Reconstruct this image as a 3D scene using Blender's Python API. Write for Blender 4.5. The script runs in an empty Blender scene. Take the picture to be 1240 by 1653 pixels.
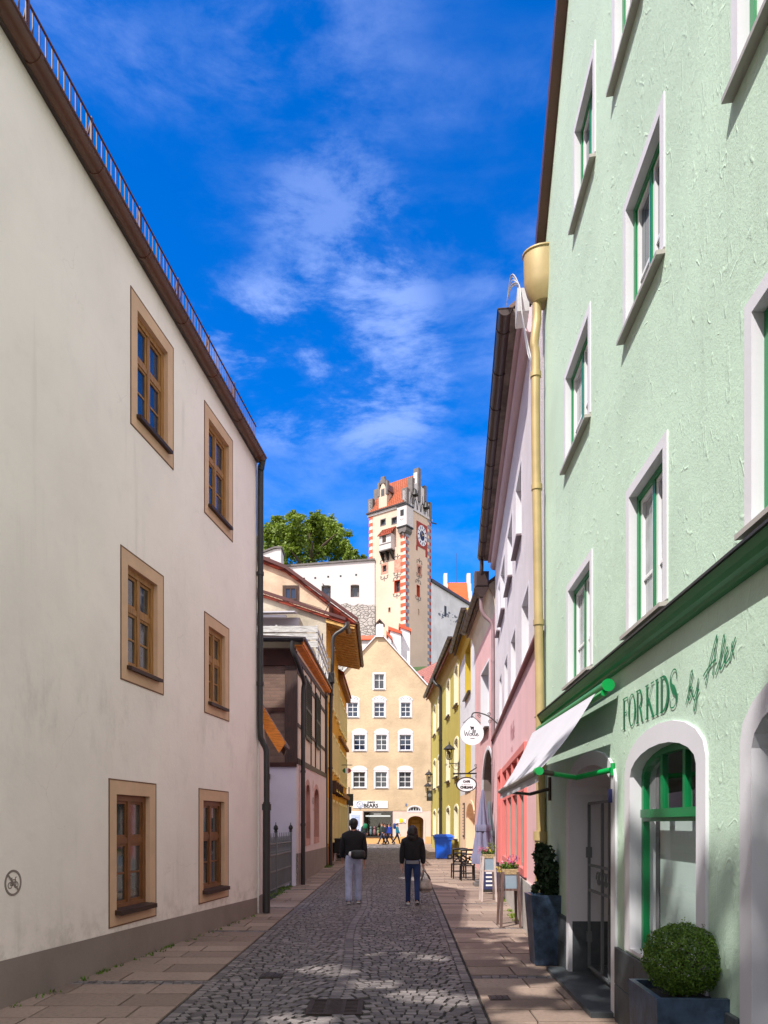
import bpy, bmesh, math, random
from mathutils import Vector, Matrix
from mathutils.geometry import tessellate_polygon
random.seed(7)
R = math.radians
C = bpy.context.scene.collection
SC = bpy.context.scene

# ------------------------------------------------------------------ camera, sky, sun, exposure
CAMZ, HOR, FOC = 1.72, 1330.0, 1200.0
cam = bpy.data.cameras.new('camera'); camo = bpy.data.objects.new('camera', cam); C.objects.link(camo)
camo.location = (0, 0, CAMZ); camo.rotation_euler = (R(90), 0, 0)
cam.sensor_fit = 'VERTICAL'; cam.sensor_height = 36; cam.lens = FOC/1653*36
cam.shift_y = (HOR-826.5)/1653; cam.clip_start = .05; cam.clip_end = 3000
SC.camera = camo
SUN_AZ, SUN_EL = R(40), R(52)          # azimuth: behind the camera, to the left
SV = Vector((-math.sin(SUN_AZ)*math.cos(SUN_EL), -math.cos(SUN_AZ)*math.cos(SUN_EL), math.sin(SUN_EL)))
sun = bpy.data.lights.new('sun', 'SUN'); sun.energy = 3.2; sun.angle = R(.45); sun.color = (1, .955, .89)
suno = bpy.data.objects.new('sun', sun); C.objects.link(suno)
suno.rotation_euler = (-SV).to_track_quat('-Z', 'Y').to_euler(); suno.location = SV*80
SC.view_settings.view_transform = 'Standard'; SC.view_settings.look = 'None'
SC.view_settings.exposure = .95; SC.view_settings.gamma = 1
SC.cycles.max_bounces = 8; SC.cycles.diffuse_bounces = 5; SC.cycles.glossy_bounces = 3
SC.cycles.caustics_reflective = False; SC.cycles.caustics_refractive = False
SC.cycles.use_denoising = True

def node(nt, typ, ins=None, **kw):
    n = nt.nodes.new(typ)
    for k, v in kw.items(): setattr(n, k, v)
    for k, v in (ins or {}).items():
        s = n.inputs[k]
        if isinstance(v, bpy.types.NodeSocket): nt.links.new(v, s)
        else: s.default_value = v
    return n
def math_(nt, op, a, b=0., c=None, clamp=False):
    n = node(nt, 'ShaderNodeMath', operation=op); n.use_clamp = clamp
    for i, v in enumerate((a, b) if c is None else (a, b, c)):
        if isinstance(v, bpy.types.NodeSocket): nt.links.new(v, n.inputs[i])
        else: n.inputs[i].default_value = v
    return n.outputs[0]
def sstep(nt, v, a, b):
    n = node(nt, 'ShaderNodeMapRange', {'Value': v, 'From Min': a, 'From Max': b}, interpolation_type='SMOOTHSTEP')
    return n.outputs[0]
def mixc(nt, f, a, b, blend='MIX'):
    n = node(nt, 'ShaderNodeMix', data_type='RGBA', blend_type=blend)
    for s, v in ((n.inputs[0], f), (n.inputs[6], a), (n.inputs[7], b)):
        if isinstance(v, bpy.types.NodeSocket): nt.links.new(v, s)
        else: s.default_value = v if not isinstance(v, tuple) else (tuple(v)+(1,))[:4]
    return n.outputs[2]

w = bpy.data.worlds.new('World'); SC.world = w; w.use_nodes = True
nt = w.node_tree; nt.nodes.clear()
sky = node(nt, 'ShaderNodeTexSky', sky_type='NISHITA', sun_disc=False)
sky.sun_elevation = SUN_EL; sky.sun_rotation = math.atan2(SV.x, SV.y)
sky.altitude = 800; sky.air_density = 1.0; sky.dust_density = .2; sky.ozone_density = 3.0
hs = node(nt, 'ShaderNodeHueSaturation', {'Hue': .515, 'Saturation': 2.1, 'Value': .98, 'Color': sky.outputs[0]})
tc = node(nt, 'ShaderNodeTexCoord')
sep = node(nt, 'ShaderNodeSeparateXYZ', {0: tc.outputs['Generated']})
vm = node(nt, 'ShaderNodeMapping', {'Vector': tc.outputs['Generated'], 'Scale': (1, 1, 2.6), 'Location': (.11, .25, .17)}).outputs[0]
n1 = node(nt, 'ShaderNodeTexNoise', {'Vector': vm, 'Scale': 6.0, 'Detail': 11, 'Roughness': .64, 'Distortion': .22})
n2 = node(nt, 'ShaderNodeTexNoise', {'Vector': vm, 'Scale': 2.6, 'Detail': 3, 'Roughness': .5})
thin = math_(nt, 'MULTIPLY', sstep(nt, n1.outputs[0], .38, .72), .25)
# one bank of broken small clouds above the end of the street
def bank(x, y, k):
    v = Vector(((x-620)/FOC, 1, (HOR-y)/FOC)).normalized()
    d = node(nt, 'ShaderNodeVectorMath', {0: tc.outputs['Generated'], 1: tuple(v)}, operation='DOT_PRODUCT')
    return sstep(nt, d.outputs['Value'], k, .9990)
bk = math_(nt, 'MAXIMUM', math_(nt, 'MAXIMUM', math_(nt, 'MAXIMUM', bank(575, 530, .992), math_(nt, 'MULTIPLY', bank(540, 385, .994), .6)), bank(450, 585, .993)), bank(610, 610, .993))
fl = math_(nt, 'MULTIPLY', bk, sstep(nt, n1.outputs[0], .42, .62))
fl = math_(nt, 'MULTIPLY', fl, .42)
# broken white cloud added behind and above the viewer, unseen, for neutral shade fill
back = math_(nt, 'MULTIPLY', math_(nt, 'SUBTRACT', 1., sstep(nt, sep.outputs[1], .05, .55)), sstep(nt, n2.outputs[0], .22, .48))
cl = math_(nt, 'MAXIMUM', math_(nt, 'MULTIPLY', thin, sstep(nt, n2.outputs[0], .30, .58)), fl)
skc = mixc(nt, cl, hs.outputs[0], (2.5, 3.2, 5.3))
skc = mixc(nt, math_(nt, 'MULTIPLY', back, .85), skc, (6.6, 6.1, 5.7))
bg = node(nt, 'ShaderNodeBackground', {'Color': skc, 'Strength': .15})
node(nt, 'ShaderNodeOutputWorld', {0: bg.outputs[0]})

# ------------------------------------------------------------------ materials
def S(r, g, b):
    f = lambda c: (c/255/12.92) if c/255 <= .04045 else ((c/255+.055)/1.055)**2.4
    return (f(r), f(g), f(b), 1)
def base(name):
    m = bpy.data.materials.new(name); m.use_nodes = True
    nt = m.node_tree; nt.nodes.clear()
    b = node(nt, 'ShaderNodeBsdfPrincipled'); o = node(nt, 'ShaderNodeOutputMaterial', {0: b.outputs[0]})
    return m, nt, b, o
def coords(nt): return node(nt, 'ShaderNodeTexCoord').outputs['Object']
def noise(nt, vec, sc, det=4, ro=.55, dist=0.):
    return node(nt, 'ShaderNodeTexNoise', {'Vector': vec, 'Scale': sc, 'Detail': det, 'Roughness': ro, 'Distortion': dist}).outputs[0]
def stretch(nt, vec, s, rot=(0, 0, 0)):
    return node(nt, 'ShaderNodeMapping', {'Vector': vec, 'Scale': s, 'Rotation': rot}).outputs[0]
def mul(c, k): return (c[0]*k, c[1]*k, c[2]*k, 1)
def M(name, col, rough=.85, var=.12, vs=1.5, bump=0., bs=60., metal=0., spec=.5, streak=0., col2=None, grain=0.):
    """a painted or raw surface: colour that varies in soft patches, with optional streaks, grain and bump"""
    m, nt, b, o = base(name); v = coords(nt)
    c2 = col2 or mul(col, 1-var*2)
    f = sstep(nt, noise(nt, v, vs, 6, .6), .3, .72)
    c = mixc(nt, f, col, c2)
    if streak:
        f2 = sstep(nt, noise(nt, stretch(nt, v, (3.5, 3.5, .35)), 1.2, 5), .5, .8)
        c = mixc(nt, math_(nt, 'MULTIPLY', f2, streak), c, mul(col, .55))
    if grain:
        f3 = sstep(nt, noise(nt, v, bs*1.3, 2), .55, .75)
        c = mixc(nt, math_(nt, 'MULTIPLY', f3, grain), c, mul(col, .5))
    nt.links.new(c, b.inputs['Base Color'])
    b.inputs['Roughness'].default_value = rough; b.inputs['Metallic'].default_value = metal
    b.inputs['Specular IOR Level'].default_value = spec
    if bump:
        h = noise(nt, v, bs, 5, .6)
        bn = node(nt, 'ShaderNodeBump', {'Height': h, 'Strength': bump, 'Distance': .02})
        nt.links.new(bn.outputs[0], b.inputs['Normal'])
    return m
def trowel(name, col, k=1.):
    m, nt, b, o = base(name); v = coords(nt)
    big = noise(nt, stretch(nt, v, (1, 1, .75), (.5, 0, 0)), 2.6, 2, .5, .8)
    r1 = math_(nt, 'SUBTRACT', 1., sstep(nt, math_(nt, 'ABSOLUTE', math_(nt, 'SUBTRACT', big, .5)), 0, .022))
    big2 = noise(nt, stretch(nt, v, (1, 1.6, .5), (-.6, 0, 0)), 4.2, 1, .5, .5)
    r2 = math_(nt, 'SUBTRACT', 1., sstep(nt, math_(nt, 'ABSOLUTE', math_(nt, 'SUBTRACT', big2, .48)), 0, .026))
    m1 = sstep(nt, noise(nt, v, 7.5, 2), .52, .64); m2 = sstep(nt, noise(nt, stretch(nt, v, (1.3, 1.3, 1.3)), 4.4, 2), .48, .6)
    h = math_(nt, 'ADD', math_(nt, 'MULTIPLY', r1, m1), math_(nt, 'MULTIPLY', r2, m2))
    h = math_(nt, 'ADD', math_(nt, 'MULTIPLY', h, .44*k), math_(nt, 'MULTIPLY', noise(nt, v, 55, 5, .7), .6))
    h = math_(nt, 'ADD', h, math_(nt, 'MULTIPLY', noise(nt, v, 9, 3), .5))
    bn = node(nt, 'ShaderNodeBump', {'Height': h, 'Strength': .5, 'Distance': .014})
    nt.links.new(bn.outputs[0], b.inputs['Normal'])
    c = mixc(nt, sstep(nt, noise(nt, v, .9, 6), .3, .75), col, mul(col, .86))
    run = math_(nt, 'MULTIPLY', sstep(nt, noise(nt, stretch(nt, v, (4, 4, .3)), 1.4, 6, .65), .52, .78), sstep(nt, noise(nt, v, .5, 2), .42, .62))
    c = mixc(nt, math_(nt, 'MULTIPLY', run, .22), c, S(140, 150, 136))
    c = mixc(nt, math_(nt, 'MULTIPLY', sstep(nt, noise(nt, v, 26, 3), .56, .74), .22), c, mul(col, .62))
    nt.links.new(c, b.inputs['Base Color']); b.inputs['Roughness'].default_value = .8
    return m
def tinted(name, c1, c2, rough=.8, bump=.3, bs=70, spec=.4, mottling=.35):
    """surface of many pieces: each piece has its own random tint in the face attribute 'tint'"""
    m, nt, b, o = base(name); v = coords(nt)
    at = node(nt, 'ShaderNodeAttribute', attribute_name='tint')
    c = mixc(nt, at.outputs['Fac'], c1, c2)
    c = mixc(nt, math_(nt, 'MULTIPLY', sstep(nt, noise(nt, v, 22, 5), .42, .75), mottling), c, mul(c1, .5))
    c = mixc(nt, math_(nt, 'MULTIPLY', sstep(nt, noise(nt, v, .8, 4), .45, .75), .3), c, mul(c1, .62))
    nt.links.new(c, b.inputs['Base Color']); b.inputs['Roughness'].default_value = rough
    b.inputs['Specular IOR Level'].default_value = spec
    h = noise(nt, v, bs, 4)
    bn = node(nt, 'ShaderNodeBump', {'Height': h, 'Strength': bump, 'Distance': .01})
    nt.links.new(bn.outputs[0], b.inputs['Normal'])
    return m
def leafmat(name, c1, c2, trans=.35):
    m, nt, b, o = base(name)
    at = node(nt, 'ShaderNodeAttribute', attribute_name='tint')
    c = mixc(nt, at.outputs['Fac'], c1, c2)
    nt.links.new(c, b.inputs['Base Color']); b.inputs['Roughness'].default_value = .55
    t = node(nt, 'ShaderNodeBsdfTranslucent', {'Color': c})
    mx = node(nt, 'ShaderNodeMixShader', {0: trans, 1: b.outputs[0], 2: t.outputs[0]})
    nt.links.new(mx.outputs[0], o.inputs[0])
    return m
def tiles(name, col, ang=0., row=.16, wid=.18, k=.55, zs=1.3):
    """clay roof tiles in rows that follow the eave (ang = direction of the eave on the ground)"""
    m, nt, b, o = base(name); v = coords(nt)
    s = node(nt, 'ShaderNodeSeparateXYZ', {0: v})
    u = math_(nt, 'ADD', math_(nt, 'MULTIPLY', s.outputs[0], math.cos(ang)), math_(nt, 'MULTIPLY', s.outputs[1], math.sin(ang)))
    cv = node(nt, 'ShaderNodeCombineXYZ', {0: u, 1: math_(nt, 'MULTIPLY', s.outputs[2], zs)})
    br = node(nt, 'ShaderNodeTexBrick', {'Vector': cv.outputs[0], 'Scale': 1., 'Brick Width': wid, 'Row Height': row, 'Mortar Size': row*.11,
              'Color1': col, 'Color2': mul(col, .72), 'Mortar': mul(col, .28)})
    fr = math_(nt, 'FRACT', math_(nt, 'DIVIDE', math_(nt, 'MULTIPLY', s.outputs[2], zs), row))
    c = mixc(nt, math_(nt, 'MULTIPLY', sstep(nt, noise(nt, v, 1.3, 5), .45, .75), .45), br.outputs[0], mul(col, k))
    nt.links.new(c, b.inputs['Base Color']); b.inputs['Roughness'].default_value = .8
    bn = node(nt, 'ShaderNodeBump', {'Height': math_(nt, 'SUBTRACT', 1., fr), 'Strength': .8, 'Distance': .05})
    nt.links.new(bn.outputs[0], b.inputs['Normal'])
    return m
def bricks(name, c1, c2, mort, w=.26, h=.085, ang=0., bump=.5, sz=.012):
    m, nt, b, o = base(name); v = coords(nt)
    s = node(nt, 'ShaderNodeSeparateXYZ', {0: v})
    u = math_(nt, 'ADD', math_(nt, 'MULTIPLY', s.outputs[0], math.cos(ang)), math_(nt, 'MULTIPLY', s.outputs[1], math.sin(ang)))
    cv = node(nt, 'ShaderNodeCombineXYZ', {0: u, 1: s.outputs[2]})
    br = node(nt, 'ShaderNodeTexBrick', {'Vector': cv.outputs[0], 'Scale': 1., 'Brick Width': w, 'Row Height': h, 'Mortar Size': sz, 'Color1': c1, 'Color2': c2, 'Mortar': mort})
    c = mixc(nt, math_(nt, 'MULTIPLY', sstep(nt, noise(nt, v, 3, 6), .4, .7), .4), br.outputs[0], mul(c1, .55))
    nt.links.new(c, b.inputs['Base Color']); b.inputs['Roughness'].default_value = .9
    bn = node(nt, 'ShaderNodeBump', {'Height': math_(nt, 'ADD', math_(nt, 'MULTIPLY', br.outputs[1], -1.), noise(nt, v, 40, 4)), 'Strength': bump, 'Distance': .015})
    nt.links.new(bn.outputs[0], b.inputs['Normal'])
    return m
def rubble(name, c1, c2):
    m, nt, b, o = base(name); v = coords(nt)
    vo = node(nt, 'ShaderNodeTexVoronoi', {'Vector': stretch(nt, v, (1, 1, 1.7)), 'Scale': 1.6}, feature='DISTANCE_TO_EDGE')
    vc = node(nt, 'ShaderNodeTexVoronoi', {'Vector': stretch(nt, v, (1, 1, 1.7)), 'Scale': 1.6})
    c = mixc(nt, vc.outputs['Distance'], c1, c2)
    c = mixc(nt, sstep(nt, vo.outputs['Distance'], .0, .09), mul(c1, .5), c)
    nt.links.new(c, b.inputs['Base Color']); b.inputs['Roughness'].default_value = .9
    bn = node(nt, 'ShaderNodeBump', {'Height': sstep(nt, vo.outputs['Distance'], 0, .15), 'Strength': .9, 'Distance': .1})
    nt.links.new(bn.outputs[0], b.inputs['Normal'])
    return m
def wood(name, c1, c2, axis=(14, 14, 1), rough=.6, bump=.15):
    m, nt, b, o = base(name); v = coords(nt)
    f = noise(nt, stretch(nt, v, axis), 3.5, 7, .65, .4)
    c = mixc(nt, sstep(nt, f, .32, .7), c1, c2)
    nt.links.new(c, b.inputs['Base Color']); b.inputs['Roughness'].default_value = rough
    bn = node(nt, 'ShaderNodeBump', {'Height': f, 'Strength': bump, 'Distance': .01})
    nt.links.new(bn.outputs[0], b.inputs['Normal'])
    return m
def pane(name, col, rough=.04, wob=.02, spec=.8):
    """window glass over a dark room: a dark mirror, slightly wavy like old panes"""
    m, nt, b, o = base(name); v = coords(nt)
    c = mixc(nt, sstep(nt, noise(nt, v, 2.2, 3), .4, .7), col, mul(col, .4))
    nt.links.new(c, b.inputs['Base Color']); b.inputs['Roughness'].default_value = rough
    b.inputs['Specular IOR Level'].default_value = spec
    bn = node(nt, 'ShaderNodeBump', {'Height': noise(nt, v, 3.2, 2), 'Strength': wob, 'Distance': .05})
    nt.links.new(bn.outputs[0], b.inputs['Normal'])
    return m
def clearglass(name, tint=(.92, .96, .95, 1), refl=.02):
    m, nt, b, o = base(name); nt.nodes.remove(b)
    t = node(nt, 'ShaderNodeBsdfTransparent', {'Color': tint})
    g = node(nt, 'ShaderNodeBsdfGlossy', {'Color': (.9, .9, .9, 1), 'Roughness': .02})
    ge = node(nt, 'ShaderNodeNewGeometry'); dt = node(nt, 'ShaderNodeVectorMath', {0: ge.outputs['Normal'], 1: ge.outputs['Incoming']}, operation='DOT_PRODUCT')
    f = math_(nt, 'MULTIPLY_ADD', math_(nt, 'POWER', math_(nt, 'SUBTRACT', 1., math_(nt, 'ABSOLUTE', dt.outputs['Value'])), 5.), .94, .05)
    mx = node(nt, 'ShaderNodeMixShader', {0: math_(nt, 'ADD', f, refl, clamp=True), 1: t.outputs[0], 2: g.outputs[0]})
    nt.links.new(mx.outputs[0], o.inputs[0])
    return m

def old_limewash(name, col):
    """smooth old plaster: cloudy coat, grey run-off stains under the first floor, splash dirt at the foot, hairline cracks"""
    m, nt, b, o = base(name); v = coords(nt); z = node(nt, 'ShaderNodeSeparateXYZ', {0: v}).outputs[2]
    c = mixc(nt, sstep(nt, noise(nt, v, .55, 7, .62), .3, .75), col, mul(col, .90))
    c = mixc(nt, math_(nt, 'MULTIPLY', sstep(nt, noise(nt, v, 3.5, 6, .65), .52, .72), .16), c, mul(col, .74))
    st = math_(nt, 'MULTIPLY', sstep(nt, noise(nt, stretch(nt, v, (1, 1, .45)), 2.1, 7, .68), .47, .66), math_(nt, 'MULTIPLY', sstep(nt, z, 2.0, 2.9), math_(nt, 'SUBTRACT', 1., sstep(nt, z, 3.0, 3.9))))
    c = mixc(nt, math_(nt, 'MULTIPLY', st, .20), c, S(150, 140, 130))
    run = math_(nt, 'MULTIPLY', sstep(nt, noise(nt, stretch(nt, v, (5, 5, .22)), 1.3, 5), .52, .75), sstep(nt, noise(nt, v, .7, 2), .45, .65))
    c = mixc(nt, math_(nt, 'MULTIPLY', run, .16), c, S(140, 130, 118))
    ft = math_(nt, 'MULTIPLY', math_(nt, 'SUBTRACT', 1., sstep(nt, z, .35, 1.0)), sstep(nt, noise(nt, v, 4, 6, .7), .4, .65))
    c = mixc(nt, math_(nt, 'MULTIPLY', ft, .30), c, S(140, 126, 112))
    cr = node(nt, 'ShaderNodeTexVoronoi', {'Vector': node(nt, 'ShaderNodeVectorMath', {0: v, 1: node(nt, 'ShaderNodeTexNoise', {'Vector': v, 'Scale': 2.0, 'Detail': 5}).outputs[1]}, operation='ADD').outputs[0], 'Scale': .55}, feature='DISTANCE_TO_EDGE').outputs[0]
    ck = math_(nt, 'MULTIPLY', math_(nt, 'SUBTRACT', 1., sstep(nt, cr, 0, .006)), sstep(nt, noise(nt, v, .6, 3), .52, .6))
    c = mixc(nt, math_(nt, 'MULTIPLY', ck, .14), c, S(120, 108, 98))
    nt.links.new(c, b.inputs['Base Color']); b.inputs['Roughness'].default_value = .88
    h = math_(nt, 'ADD', math_(nt, 'MULTIPLY', noise(nt, v, 2.2, 4), 1.2), math_(nt, 'MULTIPLY', noise(nt, v, 18, 5, .6), .35))
    bn = node(nt, 'ShaderNodeBump', {'Height': h, 'Strength': .30, 'Distance': .03}); nt.links.new(bn.outputs[0], b.inputs['Normal'])
    return m
white_wall = old_limewash('cream_plaster', S(252, 240, 231))
plinth_m = M('taupe_plinth_paint', S(146, 132, 124), var=.10, vs=1.2, bump=.15, bs=20)
sand_sur = M('sandstone_paint', S(216, 178, 146), var=.06, vs=3)
sand_edge = M('brown_line_paint', S(120, 82, 60), var=.05)
oak = wood('ochre_window_wood', S(176, 128, 72), S(128, 86, 44))
oakdark = wood('dark_sill_wood', S(66, 40, 26), S(38, 24, 17), (1, 1, 14))
glass_blue = pane('window_glass', (.016, .030, .062, 1))  # blue base tint stands in for blue sky reflected in the panes
glass_grey = pane('window_glass_grey', (.055, .06, .065, 1))
glass_pale = pane('curtained_glass', (.30, .31, .33, 1), .08)
brown_metal = M('brown_gutter_metal', S(96, 60, 44), rough=.42, var=.12, vs=3, spec=.5)
rust_red = M('red_brown_rail_metal', S(84, 40, 36), rough=.55, var=.1)
dark_metal = M('anthracite_metal', S(48, 46, 46), rough=.45, var=.1)
dark_brown_metal = M('dark_brown_copper', S(66, 50, 48), rough=.4, var=.15, vs=2)
black_iron = M('black_iron', S(28, 27, 28), rough=.5, var=.1, bump=.1)
grey_iron = M('grey_painted_iron', S(112, 116, 120), rough=.5, var=.1)
gold_metal = M('golden_brown_metal', S(190, 166, 116), rough=.5, var=.12, vs=2, metal=.15, streak=.12)
green_wall = trowel('mint_green_trowelled_plaster', S(200, 225, 204))
white_paint = M('white_paint', S(222, 220, 226), rough=.6, var=.03, bump=.05, bs=30)
white_sash = M('white_sash_paint', S(238, 238, 240), rough=.35, var=.02)
green_paint = M('dark_green_paint', S(14, 130, 74), rough=.35, var=.1, spec=.5)
green_bright = M('bright_green_enamel', S(14, 158, 76), rough=.3, var=.06)
green_letter = M('green_lettering_paint', S(24, 128, 82), rough=.6, var=.12, vs=12)
slab_dark = M('dark_stone_slab', S(78, 84, 88), rough=.5, var=.2, vs=6, bump=.1, bs=40)
sill_grey = M('grey_sheet_sill', S(176, 170, 164), rough=.5, var=.05)
lilac_rough = M('lilac_roughcast', S(226, 216, 218), bump=.9, bs=70, var=.05, grain=.25)
lilac_smooth = M('lilac_moulding', S(214, 190, 196), var=.04)
salmon = M('salmon_pink_plaster', S(234, 188, 188), var=.05, vs=1.1, bump=.1, bs=25, streak=.08)
salmon_red = M('coral_red_frame', S(220, 124, 119), rough=.55, var=.05)
pink_rough = M('rose_roughcast', S(226, 178, 178), bump=.9, bs=60, var=.06, grain=.25)
white_rough = M('white_roughcast', S(226, 226, 232), bump=.9, bs=50, var=.05, grain=.15)
peach = M('peach_plaster', S(240, 206, 172), var=.05, bump=.1)
olive = M('olive_yellow_plaster', S(188, 172, 82), var=.07, vs=.9, bump=.15, bs=30)
mustard = M('mustard_reveal', S(204, 176, 60), var=.05)
sand_house = M('sand_yellow_roughcast', S(210, 185, 152), var=.12, vs=.6, bump=1.6, bs=5, grain=.22, streak=.12)
rose_base = M('pale_rose_plaster', S(226, 196, 182), var=.05, bump=.3, bs=20)
tan_base = M('tan_plinth', S(214, 170, 112), var=.06)
ochre = M('ochre_yellow_plaster', S(224, 158, 30), var=.10, vs=.8, bump=.15, bs=25, streak=.12)
cream_inf = M('cream_infill', S(232, 214, 190), var=.06, bump=.1)
pink_smooth = M('pale_pink_plaster', S(226, 204, 198), var=.05, bump=.08, streak=.08)
lilac_white = M('cool_white_plaster', S(216, 208, 222), var=.04)
timber = wood('dark_timber', S(74, 44, 32), S(42, 27, 22), (10, 10, 1.2))
timber_h = wood('dark_timber_beam', S(74, 44, 32), S(42, 27, 22), (1.2, 1.2, 10))
orange_wood = wood('orange_larch', S(244, 152, 52), S(200, 108, 34), (1.5, 1.5, 9))
soffit_wood = wood('ochre_soffit_boards', S(214, 172, 100), S(170, 128, 66), (1.5, 9, 1.5))
weathered = wood('weathered_white_boards', S(206, 204, 200), S(140, 138, 134), (1, 1, 9))
nogging = bricks('grey_brown_nogging', S(128, 100, 86), S(104, 82, 72), S(112, 92, 82), .28, .09)
old_plaster = M('worn_grey_plaster', S(192, 180, 160), var=.22, vs=1.1, bump=.6, bs=12, streak=.15)
old_beige = M('worn_beige_plaster', S(214, 190, 162), var=.14, vs=1.3, bump=.6, bs=12)
red_tile = tiles('red_roof_tiles', S(176, 74, 50), math.pi/2, .30, .24)
gable_tile = tiles('rose_roof_tiles', S(182, 116, 104), R(-69), .5, .4)
orange_tile = tiles('orange_roof_tiles', S(176, 86, 48), R(-36.5), .42, .36)
orange_front = tiles('orange_front_tiles', S(226, 106, 48), 0, .4, .34)
grey_tile = tiles('grey_brown_tiles', S(120, 96, 84), math.pi/2, .3, .24)
castle_white = M('castle_limewash', S(206, 199, 199), var=.03, vs=.25, bump=.3, bs=3, streak=.12)
tower_wall = M('tower_cream_plaster', S(216, 190, 170), var=.08, vs=.22, bump=.3, bs=3, streak=.10)
stained_wall = M('stained_castle_plaster', S(226, 222, 226), var=.10, vs=.4, bump=.4, bs=3, streak=.30)
quoin_red = M('brick_red_quoin_paint', S(210, 92, 62), var=.08)
quoin_white = M('grey_white_quoin_paint', S(206, 198, 198), var=.06)
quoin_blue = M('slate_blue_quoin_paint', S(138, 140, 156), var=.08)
stone_grey = M('grey_coping_stone', S(116, 109, 108), var=.15, vs=2, bump=.4, bs=10)
rubble_m = rubble('rubble_masonry', S(168, 160, 156), S(196, 188, 182))
ochre_sur = M('pale_yellow_surround', S(240, 222, 160), var=.04)
pale_sur = M('pale_cream_surround', S(240, 232, 200), var=.03)
clear = clearglass('clear_shop_glass')
room_dark = M('dim_room', S(96, 86, 78), var=.1)
door_wood = wood('brown_door_boards', S(124, 84, 50), S(84, 54, 32), (10, 10, 1.2))
fabric_white = M('white_awning_cloth', S(190, 188, 196), rough=.9, var=.03)
fabric_grey = M('grey_umbrella_cloth', S(122, 120, 146), rough=.95, var=.06)
fabric_teal = M('slate_umbrella_cloth', S(96, 110, 118), rough=.95, var=.06)
planter_blue = M('blue_black_glazed_planter', S(66, 86, 112), rough=.34, var=.35, vs=9, spec=.5, bump=.12, bs=30)
bin_blue = M('blue_bin_plastic', S(10, 96, 224), rough=.42, var=.04)
bin_dark = M('black_rubber', S(24, 24, 26), rough=.7, var=.1)
chair_m = M('black_lacquered_chair', S(24, 20, 22), rough=.4, var=.1)
table_grey = M('grey_table_top', S(164, 166, 172), rough=.5, var=.08)
stand_wood = wood('grey_brown_stand_wood', S(112, 88, 82), S(80, 62, 58), (14, 14, 1.5))
stand_pale = wood('pale_grey_stand_wood', S(206, 190, 184), S(176, 160, 156), (14, 14, 1.5))
bucket_blue = M('pale_blue_zinc', S(146, 166, 182), rough=.45, var=.08)
wicker = M('straw_liner', S(190, 168, 128), rough=.9, var=.2, vs=30, bump=.8, bs=60)
lamp_glass = clearglass('lantern_glass', (.93, .90, .78, 1), .03)
rust_iron = M('rusty_cast_iron', S(62, 48, 43), rough=.7, var=.25, vs=12, bump=.3, bs=50)
sign_white = M('white_enamel', S(240, 240, 244), rough=.3, var=.02)
ink = M('black_ink', S(36, 36, 42), rough=.6, var=.05)
ink_blue = M('blue_grey_ink', S(112, 130, 168), rough=.6, var=.1)
pale_blue = M('pale_blue_print', S(186, 200, 236), rough=.6, var=.1, vs=4)
yellow_m = M('bright_yellow_print', S(244, 204, 40), rough=.6, var=.05)
sign_back = M('grey_sign_back', S(58, 60, 58), rough=.6, var=.1)
italian_red = M('red_sign_paint', S(190, 40, 36), rough=.4, var=.05)
italian_green = M('green_sign_paint', S(20, 110, 60), rough=.4, var=.05)
bark = M('bark', S(84, 66, 52), var=.2, vs=4, bump=.6, bs=8)
leaf_tree = leafmat('chestnut_leaves', (.10, .16, .012, 1), (.24, .33, .03, 1))
leaf_box = leafmat('box_leaves', (.05, .11, .012, 1), (.17, .29, .03, 1))
leaf_dark = leafmat('dark_laurel_leaves', (.010, .028, .010, 1), (.03, .065, .02, 1), .15)
leaf_lime = leafmat('lime_weed_leaves', (.12, .22, .02, 1), (.28, .36, .04, 1))
petal_pink = leafmat('pink_petals', (.55, .06, .16, 1), (.75, .22, .34, 1), .2)
petal_yellow = leafmat('yellow_petals', (.70, .48, .04, 1), (.75, .62, .16, 1), .2)
petal_purple = leafmat('purple_petals', (.16, .05, .22, 1), (.38, .14, .40, 1), .2)
cobble_m = tinted('grey_granite_setts', S(84, 79, 79), S(136, 128, 126), .6, .35, 60)
slab_m = tinted('pinkish_granite_slabs', S(124, 106, 95), S(166, 145, 131), .75, .3, 80)
joint_m = M('dark_joint_sand', S(44, 39, 35), var=.25, vs=9, bump=.5, bs=60)
ground_m = M('grey_brown_ground', S(112, 104, 96), var=.15, vs=.5, bump=.3, bs=10)
grass_hill = M('rough_hill_grass', S(60, 84, 40), var=.3, vs=.3, bump=.6, bs=2)

# ------------------------------------------------------------------ mesh helpers
OFF = {}
class Fr:
    """a wall plane: u along the wall (A to B), v up, w out of the wall towards the viewer's street"""
    def __init__(s, A, B, sign=1, z=0):
        s.A = Vector((A[0], A[1], z)); d = Vector((B[0]-A[0], B[1]-A[1], 0)); s.L = d.length
        s.U = d.normalized(); s.N = Vector((s.U.y, -s.U.x, 0))*sign; s.sign = sign
    def P(s, u, v, w=0.): return s.A + s.U*u + Vector((0, 0, v)) + s.N*w
    def u(s, x, w=0.):
        k = (x-620)/FOC; a = s.A+s.N*w
        return (k*a.y-a.x)/(s.U.x-k*s.U.y)
    def d(s, u, w=0.): return (s.A+s.U*u+s.N*w).y
    def v(s, x, y, w=0.): return CAMZ-s.A.z+(HOR-y)*s.d(s.u(x, w), w)/FOC
def at(x, y, d): return Vector(((x-620)*d/FOC, d, CAMZ+(HOR-y)*d/FOC))
XY = Fr((0, 0), (1, 0))
def frame_at(p, rot=0.):                      # a free upright frame: u = right, w = towards -y, turned by rot
    f = Fr((p[0], p[1]), (p[0]+math.cos(rot), p[1]+math.sin(rot)), 1, p[2]); return f
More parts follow.
